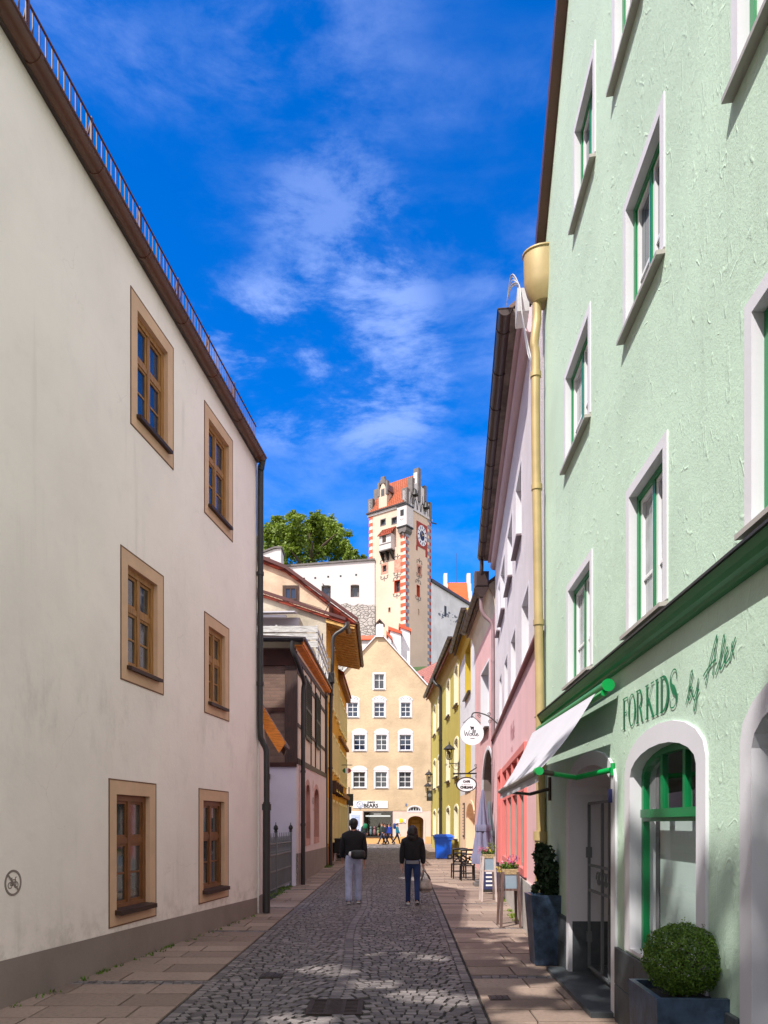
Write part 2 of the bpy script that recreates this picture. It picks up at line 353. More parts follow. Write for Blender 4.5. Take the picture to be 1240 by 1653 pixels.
class MB:
    def __init__(s): s.v = []; s.f = []; s.m = []; s.t = []
    def add(s, vs, fs, m=0, t=None):
        o = len(s.v); s.v.extend(vs)
        for f in fs: s.f.append([i+o for i in f]); s.m.append(m); s.t.append(random.random() if t is None else t)
    def box(s, fr, u0, u1, v0, v1, w0, w1, m=0, t=None):
        p = [fr.P(u, v, w) for u in (u0, u1) for v in (v0, v1) for w in (w0, w1)]
        s.add(p, [(0, 1, 3, 2), (4, 6, 7, 5), (0, 4, 5, 1), (2, 3, 7, 6), (0, 2, 6, 4), (1, 5, 7, 3)], m, t)
    def cham(s, fr, u0, u1, v0, v1, w0, w1, b, m=0, t=None):
        """box whose outer (w1) face has chamfered edges"""
        lo, hi = min(u0, u1), max(u0, u1)
        ring = lambda e, w: [fr.P(lo+e, v0+e, w), fr.P(hi-e, v0+e, w), fr.P(hi-e, v1-e, w), fr.P(lo+e, v1-e, w)]
        p = ring(0, w0)+ring(0, w1-b)+ring(b, w1)
        fs = [(8, 9, 10, 11), (3, 2, 1, 0)]
        for a in (0, 4):
            for i in range(4): fs.append((a+i, a+(i+1) % 4, a+4+(i+1) % 4, a+4+i))
        s.add(p, fs, m, t)
    def poly(s, fr, pts, w=0., m=0): s.add([fr.P(u, v, w) for u, v in pts], [tuple(range(len(pts)))], m)
    def prism(s, fr, pts, w0, w1, m=0):
        n = len(pts); p = [fr.P(u, v, w0) for u, v in pts]+[fr.P(u, v, w1) for u, v in pts]
        s.add(p, [tuple(range(n)), tuple(range(2*n-1, n-1, -1))]+[(i, (i+1) % n, n+(i+1) % n, n+i) for i in range(n)], m)
    def ring(s, fr, out, inn, w0, w1, m=0, back=None):
        """flat frame between two loops, front at w1, outer side down to w0, inner side down to back"""
        n = len(out); back = w0 if back is None else back
        p = [fr.P(u, v, w0) for u, v in out]+[fr.P(u, v, w1) for u, v in out]+[fr.P(u, v, w1) for u, v in inn]+[fr.P(u, v, back) for u, v in inn]
        fs = []
        for a in (0, n, 2*n):
            for i in range(n): fs.append((a+i, a+(i+1) % n, a+n+(i+1) % n, a+n+i))
        s.add(p, fs, m)
    def holes(s, fr, outer, hs, w=0., m=0):
        loops = [[Vector((u, v, 0)) for u, v in l] for l in [outer]+hs]
        flat = [q for l in loops for q in l]
        tr = tessellate_polygon(loops)
        s.add([fr.P(q.x, q.y, w) for q in flat], [tuple(t) for t in tr], m)
    def tube(s, pts, r, n=8, m=0, cap=True):
        pts = [Vector(p) for p in pts]; rs = r if isinstance(r, (list, tuple)) else [r]*len(pts)
        vs = []; k = len(pts); prev = None
        for i, p in enumerate(pts):
            d = (pts[min(i+1, k-1)]-pts[max(i-1, 0)]).normalized()
            if prev is None:
                a = Vector((0, 0, 1)) if abs(d.z) < .9 else Vector((1, 0, 0)); a = (a-d*a.dot(d)).normalized()
            else: a = (prev-d*prev.dot(d)).normalized()
            prev = a; b = d.cross(a)
            for j in range(n):
                t = 2*math.pi*j/n; vs.append(p+(a*math.cos(t)+b*math.sin(t))*rs[i])
        fs = [(i*n+j, i*n+(j+1) % n, (i+1)*n+(j+1) % n, (i+1)*n+j) for i in range(k-1) for j in range(n)]
        if cap: fs += [tuple(range(n-1, -1, -1)), tuple((k-1)*n+j for j in range(n))]
        s.add(vs, fs, m)
    def lathe(s, prof, c, n=16, m=0, fold=None):
        vs = []; c = Vector(c)
        for r, z in prof:
            for j in range(n):
                t = 2*math.pi*j/n; rr = r*(fold(t, z) if fold else 1)
                vs.append(c+Vector((rr*math.cos(t), rr*math.sin(t), z)))
        fs = [(i*n+j, i*n+(j+1) % n, (i+1)*n+(j+1) % n, (i+1)*n+j) for i in range(len(prof)-1) for j in range(n)]
        fs += [tuple(range(n-1, -1, -1)), tuple((len(prof)-1)*n+j for j in range(n))]
        s.add(vs, fs, m)
    def ball(s, c, r, n=10, m=0, fn=None):
        c = Vector(c); r = r if isinstance(r, (tuple, list)) else (r, r, r); vs = []
        for i in range(n+1):
            a = math.pi*i/n
            for j in range(2*n):
                b = math.pi*j/n; q = Vector((math.sin(a)*math.cos(b), math.sin(a)*math.sin(b), math.cos(a)))
                k = fn(q) if fn else 1
                vs.append(c+Vector((q.x*r[0]*k, q.y*r[1]*k, q.z*r[2]*k)))
        n2 = 2*n
        s.add(vs, [(i*n2+j, i*n2+(j+1) % n2, (i+1)*n2+(j+1) % n2, (i+1)*n2+j) for i in range(n) for j in range(n2)], m)
    def ribbon(s, fr, pts, wd, w, m=0):
        """painted stroke: 2D polyline with a width per point"""
        k = len(pts); wd = wd if isinstance(wd, (list, tuple)) else [wd]*k; vs = []
        for i in range(k):
            a, b = pts[max(i-1, 0)], pts[min(i+1, k-1)]; dx, dy = b[0]-a[0], b[1]-a[1]; l = math.hypot(dx, dy) or 1
            nx, ny = -dy/l*wd[i]/2, dx/l*wd[i]/2
            vs += [fr.P(pts[i][0]+nx, pts[i][1]+ny, w), fr.P(pts[i][0]-nx, pts[i][1]-ny, w)]
        s.add(vs, [(2*i, 2*i+1, 2*i+3, 2*i+2) for i in range(k-1)], m)
    def build(s, name, mats, parent=None, smooth=False, loc=None):
        off = Vector(loc) if loc is not None else (OFF[parent.name] if parent else Vector())
        me = bpy.data.meshes.new(name); me.from_pydata([tuple(Vector(p)-off) for p in s.v], [], s.f)
        for mt in (mats if isinstance(mats, (list, tuple)) else [mats]): me.materials.append(mt)
        me.polygons.foreach_set('material_index', s.m)
        at_ = me.attributes.new('tint', 'FLOAT', 'FACE'); at_.data.foreach_set('value', s.t)
        if smooth: me.polygons.foreach_set('use_smooth', [True]*len(s.f))
        me.update()
        bm = bmesh.new(); bm.from_mesh(me); bmesh.ops.recalc_face_normals(bm, faces=bm.faces); bm.to_mesh(me); bm.free()
        if smooth: me.set_sharp_from_angle(angle=R(42))
        o = bpy.data.objects.new(name, me); C.objects.link(o)
        if parent: o.parent = parent
        if loc is not None and not parent: o.location = off
        OFF[o.name] = off
        return o
def tag(o, label, cat, group=None):
    o['label'] = label; o['category'] = cat
    if group: o['group'] = group
    return o
def struct(o, kind='structure'): o['kind'] = kind; return o
def thing(name, label, cat, loc, group=None):
    o = bpy.data.objects.new(name, None); C.objects.link(o); o.location = loc; o.empty_display_size = .3
    OFF[o.name] = Vector(loc); return tag(o, label, cat, group)
def dup(root, loc, label, rz=0.):
    def cp(o, parent):
        c = o.copy(); C.objects.link(c); c.parent = parent
        for ch in list(o.children): cp(ch, c)
        return c
    c = cp(root, None); c.location = loc; c.rotation_euler = (0, 0, rz); c['label'] = label
    return c
def text2d(s, size, bold=0.):
    cu = bpy.data.curves.new('t', 'FONT'); cu.body = s; cu.size = size; cu.offset = bold; cu.resolution_u = 3
    o = bpy.data.objects.new('t', cu); C.objects.link(o)
    dg = bpy.context.evaluated_depsgraph_get(); me = o.evaluated_get(dg).to_mesh()
    vs = [(p.co.x, p.co.y) for p in me.vertices]; fs = [tuple(p.vertices) for p in me.polygons]
    o.evaluated_get(dg).to_mesh_clear(); bpy.data.objects.remove(o); bpy.data.curves.remove(cu)
    return vs, fs
def write(mb, fr, s, size, u, v, w, m=0, flip=1, center=True, bold=0., sx=1., slant=0.):
    vs, fs = text2d(s, size, bold)
    if not vs: return
    if center:
        c = (min(p[0] for p in vs)+max(p[0] for p in vs))/2
    else: c = 0
    mb.add([fr.P(u+flip*sx*((x-c)+slant*y), v+y, w) for x, y in vs], fs, m)
def spline(pts, n=6):
    out = []
    P = [pts[0]]+list(pts)+[pts[-1]]
    for i in range(1, len(P)-2):
        for k in range(n):
            t = k/n
            out.append(tuple(.5*((2*P[i][j])+(-P[i-1][j]+P[i+1][j])*t+(2*P[i-1][j]-5*P[i][j]+4*P[i+1][j]-P[i+2][j])*t*t+(-P[i-1][j]+3*P[i][j]-3*P[i+1][j]+P[i+2][j])*t**3) for j in range(len(pts[0]))))
    out.append(tuple(pts[-1])); return out
def op(u0, u1, v0, v1, arch=0., e=0., eb=None, n=10):
    """opening outline grown by e on every side (eb at the bottom); arch = rise of a curved head above v1"""
    eb = e if eb is None else eb
    a, b, c, d = u0-e, u1+e, v0-eb, v1+e*(.3 if arch else 1)
    pts = [(a, c), (b, c), (b, d)]
    if arch:
        r = arch+e*.7
        for i in range(1, n): t = math.pi*i/n; pts.append(((a+b)/2+(b-a)/2*math.cos(t), d+r*math.sin(t)))
    pts.append((a, d)); return pts
def window(house, fr, u0, u1, v0, v1, arch=0., ring=.1, rmat=None, rw=.02, depth=.12, fmat=None, fw=.06, mull=(.5,), trans=(), pmat=None,
           sill=None, smat=None, barw=.045, line=None, name='window', eb=None, sub=None):
    """window part of a house: sash frame > surround (with its reveal), pane, sill. Returns the hole for the wall."""
    fmat = fmat or white_sash; pmat = pmat or glass_blue; rmat = rmat or white_paint
    if u1 < u0: u0, u1 = u1, u0
    inner = op(u0, u1, v0, v1, arch); f = MB()
    f.ring(fr, inner, op(u0, u1, v0, v1, arch, -fw), -depth-.02, -depth+.045, 0, -depth)
    top = v1+arch*.9
    for q in mull:
        c = u0+(u1-u0)*q; f.box(fr, c-barw/2, c+barw/2, v0+fw*.8, (top if arch else v1)-fw*.8, -depth, -depth+.04)
    for q in trans:
        c = v0+(v1-v0)*q; f.box(fr, u0+fw*.8, u1-fw*.8, c-barw/2, c+barw/2, -depth, -depth+.034)
    if sub:                                                    # inner sashes in another paint
        xs = [u0+fw*.5]+[u0+(u1-u0)*q for q in mull]+[u1-fw*.5]
        for a, b in zip(xs, xs[1:]):
            o_ = op(a+.015, b-.015, v0+fw*.6, v1-fw*.6); i_ = op(a+.015, b-.015, v0+fw*.6, v1-fw*.6, 0, -.055)
            f.ring(fr, o_, i_, -depth-.02, -depth+.028, 1, -depth)
            for q in sub: c = v0+(v1-v0)*q; f.box(fr, a+.06, b-.06, c-.014, c+.014, -depth-.01, -depth+.02, 1)
    o = f.build(name, [fmat, white_sash], house)
    s = MB()
    out = op(u0, u1, v0, v1, arch, ring, eb) if ring else inner
    if ring: s.ring(fr, out, inner, -.004, rw, 0, -depth-.02)
    else:
        n = len(inner); s.add([fr.P(u, v, .0) for u, v in inner]+[fr.P(u, v, -depth-.02) for u, v in inner], [(i, (i+1) % n, n+(i+1) % n, n+i) for i in range(n)])
    if line: s.ring(fr, op(u0, u1, v0, v1, arch, ring+.012, (ring if eb is None else eb)+.012), op(u0, u1, v0, v1, arch, ring-.004, (ring if eb is None else eb)-.004), -.004, rw+.003, 1)
    s.build('surround', [rmat, line or rmat], o)
    p = MB(); p.poly(fr, op(u0, u1, v0, v1, arch, -fw*.4), -depth+.004); p.build('pane', pmat, o)
    if sill:
        h, outw, over, vv = sill
        q = MB(); q.add([fr.P(a, b, c) for a in (u0-over, u1+over) for b, c in ((v0+vv, -depth+.05), (v0+vv+h, -depth+.05), (v0+vv-.015, outw), (v0+vv+h-.02, outw))],
                        [(0, 1, 3, 2), (4, 6, 7, 5), (0, 4, 5, 1), (2, 3, 7, 6), (0, 2, 6, 4), (1, 5, 7, 3)])
        q.build('sill', smat or sill_grey, o)
    return op(u0, u1, v0, v1, arch, .012 if ring else 0)
def shell(mb, fr, L, top, back, m=0, z0=-.3, u0=0.):
    """the three other walls of a house behind its facade"""
    t0, t1 = top if isinstance(top, tuple) else (top, top)
    mb.add([fr.P(u0, z0, 0), fr.P(u0, t0, 0), fr.P(u0, t0, -back), fr.P(u0, z0, -back)], [(0, 1, 2, 3)], m)
    mb.add([fr.P(L, z0, 0), fr.P(L, t1, 0), fr.P(L, t1, -back), fr.P(L, z0, -back)], [(0, 1, 2, 3)], m)
    mb.add([fr.P(u0, z0, -back), fr.P(u0, t0, -back), fr.P(L, t1, -back), fr.P(L, z0, -back)], [(0, 1, 2, 3)], m)
def slab(mb, pts, th, m=0):
    """thick sheet from a loop of 3D points, thickened downwards"""
    n = len(pts); pts = [Vector(p) for p in pts]; p = pts+[q-Vector((0, 0, th)) for q in pts]
    mb.add(p, [tuple(range(n)), tuple(range(2*n-1, n-1, -1))]+[(i, (i+1) % n, n+(i+1) % n, n+i) for i in range(n)], m)
def gable_roof(house, fr, L, eave, back, ridge, mat, over=.3, end=.2, th=.12, u0=0.):
    """roof with its ridge parallel to the street; eave = (z near, z far)"""
    e0, e1 = eave; r = MB(); k = (ridge)/(back/2)
    def Z(u): return e0+(e1-e0)*(u-u0)/(L-u0)
    a, b = u0-end, L+end
    slab(r, [fr.P(a, Z(a)-over*k+th, over), fr.P(b, Z(b)-over*k+th, over), fr.P(b, Z(b)+ridge+th, -back/2), fr.P(a, Z(a)+ridge+th, -back/2)], th)
    slab(r, [fr.P(a, Z(a)-over*k+th, -back-over), fr.P(b, Z(b)-over*k+th, -back-over), fr.P(b, Z(b)+ridge+th, -back/2), fr.P(a, Z(a)+ridge+th, -back/2)], th)
    o = r.build('roof', mat, house)
    g = MB()
    for u in (u0, L): g.add([fr.P(u, Z(u), 0), fr.P(u, Z(u), -back), fr.P(u, Z(u)+ridge, -back/2)], [(0, 1, 2)])
    return o, g
def gutter(house, p0, p1, r, mat, joints=1.2, name='gutter'):
    """half-round gutter with joint rings and closed ends"""
    p0, p1 = Vector(p0), Vector(p1); d = (p1-p0); L = d.length; d.normalize(); s = d.cross(Vector((0, 0, 1))).normalized(); up = Vector((0, 0, 1))
    g = MB(); n = 10
    def loop(t, rr): return [p0+d*t+s*math.cos(math.pi+math.pi*j/n)*rr+up*math.sin(math.pi+math.pi*j/n)*rr for j in range(n+1)]
    def seg(t0, t1, rr):
        a, b = loop(t0, rr), loop(t1, rr); vs = a+b
        g.add(vs, [(j, j+1, n+2+j, n+1+j) for j in range(n)]+[tuple(range(n+1)), tuple(range(2*n+1, n, -1)), (0, n, 2*n+1, n+1)])
    seg(0, L, r); t = joints*.4
    while t < L: seg(t, t+.045, r*1.09); t += joints
    for q in (p0, p1): g.tube([q+s*r, q-s*r], .012, 6)
    e = (p0+s*r, p1+s*r); g.tube([e[0], e[1]], .016, 6); e = (p0-s*r, p1-s*r); g.tube([e[0], e[1]], .016, 6)
    return g.build(name, mat, house, True)
def pipe(house, pts, r, mat, name='downpipe', rings=()):
    g = MB(); g.tube(spline(pts, 4) if len(pts) > 3 else pts, r, 12)
    for p in rings: p = Vector(p); g.tube([p-Vector((0, 0, .035)), p+Vector((0, 0, .035))], r*1.22, 12)
    return g.build(name, mat, house, True)
# ------------------------------------------------------------------ ground
def cob_l(d): return -2.03+.0135*d
def cob_r(d): return .72+.029*d
def wall_l(d): return (-4.608+.153*d) if d < 14.23 else (-2.43 if d < 46 else -40)
def wall_r(d):
    if d < 9.95: return 1.83+.0333*d
    if d < 23.1: return 1.246+.095*d
    if d < 37.4: return 3.48+.026*(d-23.15)
    if d < 55: return 3.83-.0188*(d-37.4)
    return 40
g = MB(); g.box(XY, -400, 400, -.5, -.05, -500, 300); struct(g.build('ground', ground_m))
g = MB(); g.box(XY, -8, 8, -.2, -.012, -63.5, 3); struct(g.build('road_bed', joint_m))
hm = MB(); N = 26
vs = []
for i in range(N+1):
    for j in range(N+1):
        x = -130+260*i/N; y = 67+150*j/N
        t = min(max((y-69)/30, 0), 1); h = 22*t*t*(3-2*t)+1.2*math.sin(x*.13+y*.07)*t
        vs.append(Vector((x, y, h-.06)))
hm.add(vs, [(i*(N+1)+j, (i+1)*(N+1)+j, (i+1)*(N+1)+j+1, i*(N+1)+j+1) for i in range(N) for j in range(N)])
struct(hm.build('hill', grass_hill, smooth=True))

cb = MB()
def sett(c, hw, hd, ang, z):
    """one stone: worn top with sloping edges"""
    ca, sa = math.cos(ang), math.sin(ang); k = .006
    lo, hi = [], []
    for sx, sy in ((-1, -1), (1, -1), (1, 1), (-1, 1)):
        jx, jy = random.uniform(-.005, .005), random.uniform(-.005, .005)
        x, y = sx*hw+jx, sy*hd+jy
        lo.append(Vector((c[0]+x*ca-y*sa, c[1]+x*sa+y*ca, -.03)))
        x, y = x-sx*k, y-sy*k
        hi.append(Vector((c[0]+x*ca-y*sa, c[1]+x*sa+y*ca, z+random.uniform(-.0018, .0018))))
    cb.add(lo+hi, [(4, 5, 6, 7), (0, 1, 5, 4), (1, 2, 6, 5), (2, 3, 7, 6), (3, 0, 4, 7)])
DR = (-.72, -.20, 6.72, 7.30)                          # drain opening: x0, x1, y0, y1
y = 2.2; row = 0
while y < 61.5:
    pitch = random.uniform(.098, .118) if y < 32 else .15
    a, b = cob_l(y), cob_r(y); s0 = -.60+.004*y+.05*math.sin(y*.9); s1 = s0+.13
    def lane(x0, x1, arc):
        xs = [x0]; big = 1 if y < 32 else 1.35
        while xs[-1] < x1-.17*big: xs.append(xs[-1]+random.uniform(.082, .150)*big)
        xs.append(x1)
        for p, q in zip(xs, xs[1:]):
            if q-p < .03: continue
            c = (p+q)/2; t = (c-x0)/(x1-x0)*2-1
            yy = y+arc*(1-t*t)+random.uniform(-.007, .007)
            if DR[0]-.03 < c < DR[1]+.03 and DR[2]-.03 < yy < DR[3]+.03: continue
            sett((c, yy), (q-p)/2-.003-random.random()*.003, pitch/2-.003-random.random()*.003, math.atan2(-2*arc*t*2/(x1-x0), 1)*.8+random.uniform(-.05, .05), random.uniform(-.0035, .0035))
    e = .115
    lane(a+e-.012, s0+.012, .26+.06*math.sin(y*.31)); lane(s1-.012, b-e+.012, .24+.06*math.sin(y*.23+2))
    y += pitch; row += 1
for x0 in ('l0', 's0', 'r0'):          # straight runs of setts: along the edges and the seam
    y = 2.2
    while y < 61.5:
        ln = random.uniform(.10, .16); ym = y+ln/2
        x = {'l0': cob_l(ym)+.057, 'l1': cob_l(ym)+.172, 's0': -.60+.004*ym+.05*math.sin(ym*.9)+.065, 'r0': cob_r(ym)-.057, 'r1': cob_r(ym)-.172}[x0]
        if not (DR[0]-.06 < x < DR[1]+.06 and DR[2]-.06 < ym < DR[3]+.06):
            sett((x, ym), .052 if x0[0] != 's' else .062, ln/2-.005, random.uniform(-.03, .03), random.uniform(-.003, .003))
        y += ln
struct(cb.build('cobblestone_road', cobble_m))
def paving(name, xa, xb, y0, y1, bands, z=.004):
    p = MB(); y = y0; i = 0; nxt = bands
    while y < y1:
        h = random.uniform(.40, .50) if y < 40 else .6
        if nxt and y > nxt[0]:                          # a band of small setts across the pavement
            for r in range(2):
                x = xa(y)+.02
                while x < xb(y):
                    wd = random.uniform(.08, .12)
                    q0 = Vector((x+.004, y+r*.095+.004, 0)); 
                    vs = [q0, q0+Vector((wd-.01, 0, 0)), q0+Vector((wd-.01, .084, 0)), q0+Vector((0, .084, 0))]
                    p.add([v+Vector((0, 0, -.03)) for v in vs]+[v+Vector((random.uniform(-.003, .003), random.uniform(-.003, .003), z-.004+random.uniform(-.004, .003))) for v in vs],
                          [(4, 5, 6, 7), (0, 1, 5, 4), (1, 2, 6, 5), (2, 3, 7, 6), (3, 0, 4, 7)], 1)
                    x += wd
            y += .195; nxt = nxt[1:]; continue
        x = xa(y)-(0 if xa(y) > -1 else .1)+.012; first = random.uniform(.35, .9)
        end = xb(y)
        while x < end:
            wd = first if first else random.uniform(.62, 1.05); first = 0
            x1 = min(x+wd, end)
            if end-x1 < .2: x1 = end
            k = .006; zz_ = z+random.uniform(-.0025, .0025)
            # slabs against a skewed edge keep its line
            def X(t, yy): 
                if t <= xa(y)+.05 and xa(y) > -1: return xa(yy)+.012
                if t >= end-.001: return xb(yy)
                return t
            lo = [(X(x, y), y), (X(x1, y), y), (X(x1, y+h), y+h), (X(x, y+h), y+h)]
            lo[0] = (lo[0][0]+.005, lo[0][1]+.005); lo[1] = (lo[1][0]-.005, lo[1][1]+.005); lo[2] = (lo[2][0]-.005, lo[2][1]-.005); lo[3] = (lo[3][0]+.005, lo[3][1]-.005)
            hi = [(lo[0][0]+k, lo[0][1]+k), (lo[1][0]-k, lo[1][1]+k), (lo[2][0]-k, lo[2][1]-k), (lo[3][0]+k, lo[3][1]-k)]
            p.add([Vector((a, b, -.03)) for a, b in lo]+[Vector((a, b, zz_+random.uniform(-.001, .001))) for a, b in hi], [(4, 5, 6, 7), (0, 1, 5, 4), (1, 2, 6, 5), (2, 3, 7, 6), (3, 0, 4, 7)], 0)
            x = x1
        y += h; i += 1
    return struct(p.build(name, [slab_m, cobble_m]))
paving('pavement_left', lambda d: max(wall_l(d), -6)-.05, lambda d: cob_l(d)-.012, 3.0, 61.5, [7.9, 11.4, 15.1, 19, 23, 27, 31, 36])
paving('pavement_right', lambda d: cob_r(d)+.002, lambda d: min(wall_r(d), 6)+.12, 3.0, 61.5, [8.0, 11.9, 15.6, 19.3, 23, 27, 31, 35])
p = MB(); rr = 0
for i in range(40):
    for j in range(4):
        x = -30+i*1.5+(j % 2)*.7; y = 61.55+j*.72
        p.add([Vector((x+a*1.48, y+b*.7, zz2)) for zz2 in (-.03, .003) for a, b in ((.01, .01), (1, .01), (1, 1), (.01, 1))], [(4, 5, 6, 7), (0, 1, 5, 4), (1, 2, 6, 5), (2, 3, 7, 6), (3, 0, 4, 7)])
struct(p.build('cross_street', slab_m))

def tuft_cloud(name, pts, mat, blade=.05, spread=.05, n=14, loc=None, wide=.012):
    m = MB()
    for c in pts:
        for i in range(n):
            b = Vector(c)+Vector((random.gauss(0, spread), random.gauss(0, spread), 0)); a = random.uniform(0, 6.28); l = blade*random.uniform(.4, 1.2)
            d = Vector((math.cos(a), math.sin(a), 0)); s = Vector((-d.y, d.x, 0))*wide
            m.add([b-s, b+s, b+d*l*.5+Vector((0, 0, l))], [(0, 1, 2)])
    return m.build(name, mat, loc=loc)
pts = []
for k in range(45):
    d = random.uniform(6.5, 14); pts.append((wall_l(d)+random.uniform(.0, .10), d, 0))
for d in (8.6, 10.35): pts += [(wall_l(d)+.04, d+random.uniform(-.12, .12), 0) for _ in range(9)]
o = tuft_cloud('wall_foot_weeds', pts, leaf_box, .045, .03, 5); o['kind'] = 'stuff'
pts = []
for d in (13.2, 13.5, 13.8, 14.0, 14.6, 16.8, 17.1, 16.5, 19.4, 19.8): pts += [(wall_r(d)-random.uniform(.05, .22), d+random.uniform(-.15, .15), 0) for _ in range(9)]
o = tuft_cloud('sunlit_lime_weeds', pts, leaf_lime, .05, .03, 9); o['kind'] = 'stuff'
pts = [(-2.43+random.uniform(.02, .3), 30+random.uniform(-1, 1.2), 0) for _ in range(40)]+[(-2.75+random.uniform(0, .25), random.uniform(17, 20.5), 0) for _ in range(30)]
o = tuft_cloud('gateway_weeds', pts, leaf_box, .07, .05, 9); o['kind'] = 'stuff'

def drain(x0, x1, y0, y1, label, panels=3, name='drain_grate', nb=9):
    t = thing(name, label, 'drain', ((x0+x1)/2, (y0+y1)/2, 0))
    m = MB(); f = Fr((x0, y0), (x1, y0)); w_, h_ = x1-x0, y1-y0
    def bx(a, b, c, d, z0, z1): m.add([Vector((x, y, z)) for x in (a, b) for y in (c, d) for z in (z0, z1)], [(0, 1, 3, 2), (4, 6, 7, 5), (0, 4, 5, 1), (2, 3, 7, 6), (0, 2, 6, 4), (1, 5, 7, 3)])
    for a, b, c, d in ((x0, x1, y0, y0+.03), (x0, x1, y1-.03, y1), (x0, x0+.03, y0+.03, y1-.03), (x1-.03, x1, y0+.03, y1-.03)): bx(a, b, c, d, -.05, .003)
    m.build('frame', rust_iron, t)
    m = MB(); pw = (w_-.06)/panels
    for k in range(panels):
        a = x0+.03+k*pw
        bx(a, a+.018, y0+.03, y1-.03, -.03, .0); bx(a+pw-.02, a+pw-.002, y0+.03, y1-.03, -.03, .0)
        for i in range(nb):
            c = y0+.05+(h_-.09)*i/nb
            if k % 2: bx(a+.02+(pw-.04)*i/nb, a+.02+(pw-.04)*i/nb+.009, y0+.03, y1-.03, -.03, -.001)
            else: bx(a+.018, a+pw-.02, c, c+.028, -.03, -.001)
    m.build('grate', rust_iron, t)
    m = MB(); bx(x0, x1, y0, y1, -.02, -.018)
    m.build('sump', bin_dark, t)
drain(-.72, -.20, 6.72, 7.30, 'large rusty cast iron drain grate in three panels in the middle of the cobbles')
for (px, py, r, lab, nm) in ((438, 1576, .12, 'small square iron cover set in the cobbles near the left pavement', 'iron_cover'), (806, 1612, .10, 'small iron valve cover in the right pavement slabs', 'valve_cover')):
    d = CAMZ*FOC/(py-HOR); c = at(px, py, d); c.z = 0
    t = thing(nm, lab, 'cover', c); m = MB()
    f = Fr((c.x-r, c.y-r), (c.x+r, c.y-r))
    def flat(x0, x1, y0, y1, z): m.add([Vector((x, y, zz3)) for zz3 in (-.02, z) for x, y in ((x0, y0), (x1, y0), (x1, y1), (x0, y1))], [(4, 5, 6, 7), (0, 1, 5, 4), (1, 2, 6, 5), (2, 3, 7, 6), (3, 0, 4, 7)])
    flat(c.x-r, c.x+r, c.y-r, c.y+r, .012); m.build('frame', rust_iron, t)
    m = MB()
    for i in range(3):
        for j in range(3): flat(c.x-r*.75+i*r*.55, c.x-r*.75+i*r*.55+r*.4, c.y-r*.75+j*r*.55, c.y-r*.75+j*r*.55+r*.4, .018)
    m.build('lid', dark_metal, t)

# ------------------------------------------------------------------ left side: the cream house
fr = Fr((-3.751, 5.6), (-2.43, 14.23)); L = fr.L
H1 = thing('plaster_house', 'tall cream plastered house with ochre wooden windows and brown gutter, nearest on the left', 'house', fr.P(L/2, 0, -3.5))
hs_ = []
wkw = dict(ring=.17, rmat=sand_sur, rw=.006, depth=.10, fmat=oak, fw=.075, mull=(.5,), pmat=glass_blue, line=sand_edge, sill=(.05, .07, .03, -.02), smat=oakdark, barw=.075)
def sashes(o_name=''): pass
for (xa, xb, z0, z1, gl) in ((211, 279, 6.75, 8.46, glass_blue), (330, 375, 6.62, 8.36, glass_blue), (195, 263, 3.5, 5.12, glass_grey), (330, 369, 3.48, 5.05, glass_grey), (176, 251, .49, 2.25, glass_grey), (321, 368, .49, 2.26, glass_grey)):
    u0, u1 = fr.u(xa)+.17, fr.u(xb)-.17; up = z0 > 3
    kw = dict(wkw); kw['pmat'] = gl
    if not up: kw['sill'] = (.06, .09, .04, -.03); kw['fmat'] = M('brown_window_wood_%d' % xa, S(128, 82, 46), rough=.45, var=.15, vs=5)
    kw['trans'] = (.60,)
    hs_.append(window(H1, fr, u0, u1, z0+.17, z1-.17, **kw))
    # the four casements: slim frames with one glazing bar in the lower pair
    wn = H1.children[-1]; m = MB(); um = (u0+u1)/2; zm = z0+.17+(z1-z0-.34)*.60; dp = -.10
    for a, b in ((u0+.075, um-.037), (um+.037, u1-.075)):
        for c, e in ((z0+.245, zm-.037), (zm+.037, z1-.245)):
            m.ring(fr, op(a, b, c, e), op(a, b, c, e, 0, -.035), dp-.02, dp+.022, 0, dp)
            if c < zm-.3: m.box(fr, a+.03, b-.03, (c+e)/2-.012, (c+e)/2+.012, dp-.01, dp+.016)
    m.build('casement', kw['fmat'], wn)
def ztop(u): return 9.26-.0675*(fr.d(u)-5.6)
wl = MB(); wl.holes(fr, [(0, -.3), (L, -.3), (L, ztop(L)), (0, ztop(0))], hs_)
shell(wl, fr, L, (ztop(0), ztop(L)), 9.5)
rf, gm = gable_roof(H1, fr, L, (ztop(0), ztop(L)), 9.5, 6.2, red_tile, over=.02, end=.0)
wl.v += gm.v and []; 
o_ = len(wl.v); wl.v += gm.v; wl.f += [[i+o_ for i in f] for f in gm.f]; wl.m += gm.m; wl.t += gm.t
wl.build('wall', white_wall, H1)
m = MB(); m.add([fr.P(0, -.3, .004), fr.P(L, -.3, .004), fr.P(L, .31, .004), fr.P(L*.5, .40, .004), fr.P(0, .47, .004)], [(0, 1, 2, 3, 4)]); m.build('plinth', plinth_m, H1)
m = MB(); m.box(fr, 0, L-.02, -.06, .03, 0, .12); 
m.v = [v+Vector((0, 0, ztop(max(0, min(L, (v-fr.A).dot(fr.U)))))) for v in m.v]; m.build('eaves_board', dark_brown_metal, H1)
gutter(H1, fr.P(0, ztop(0)+.0, .115), fr.P(L-.06, ztop(L)+.0, .115), .09, brown_metal, 1.15)
m = MB()
for (dz, rr) in ((.14, .009), (.40, .012)): m.tube([fr.P(0, ztop(0)+dz, .13), fr.P(L-.45, ztop(L)+dz, .13)], rr, 6)
u = .02
while u < L-.47: m.box(fr, u-.006, u+.006, ztop(u)+.14, ztop(u)+.40, .125, .135); u += .105
u = .4
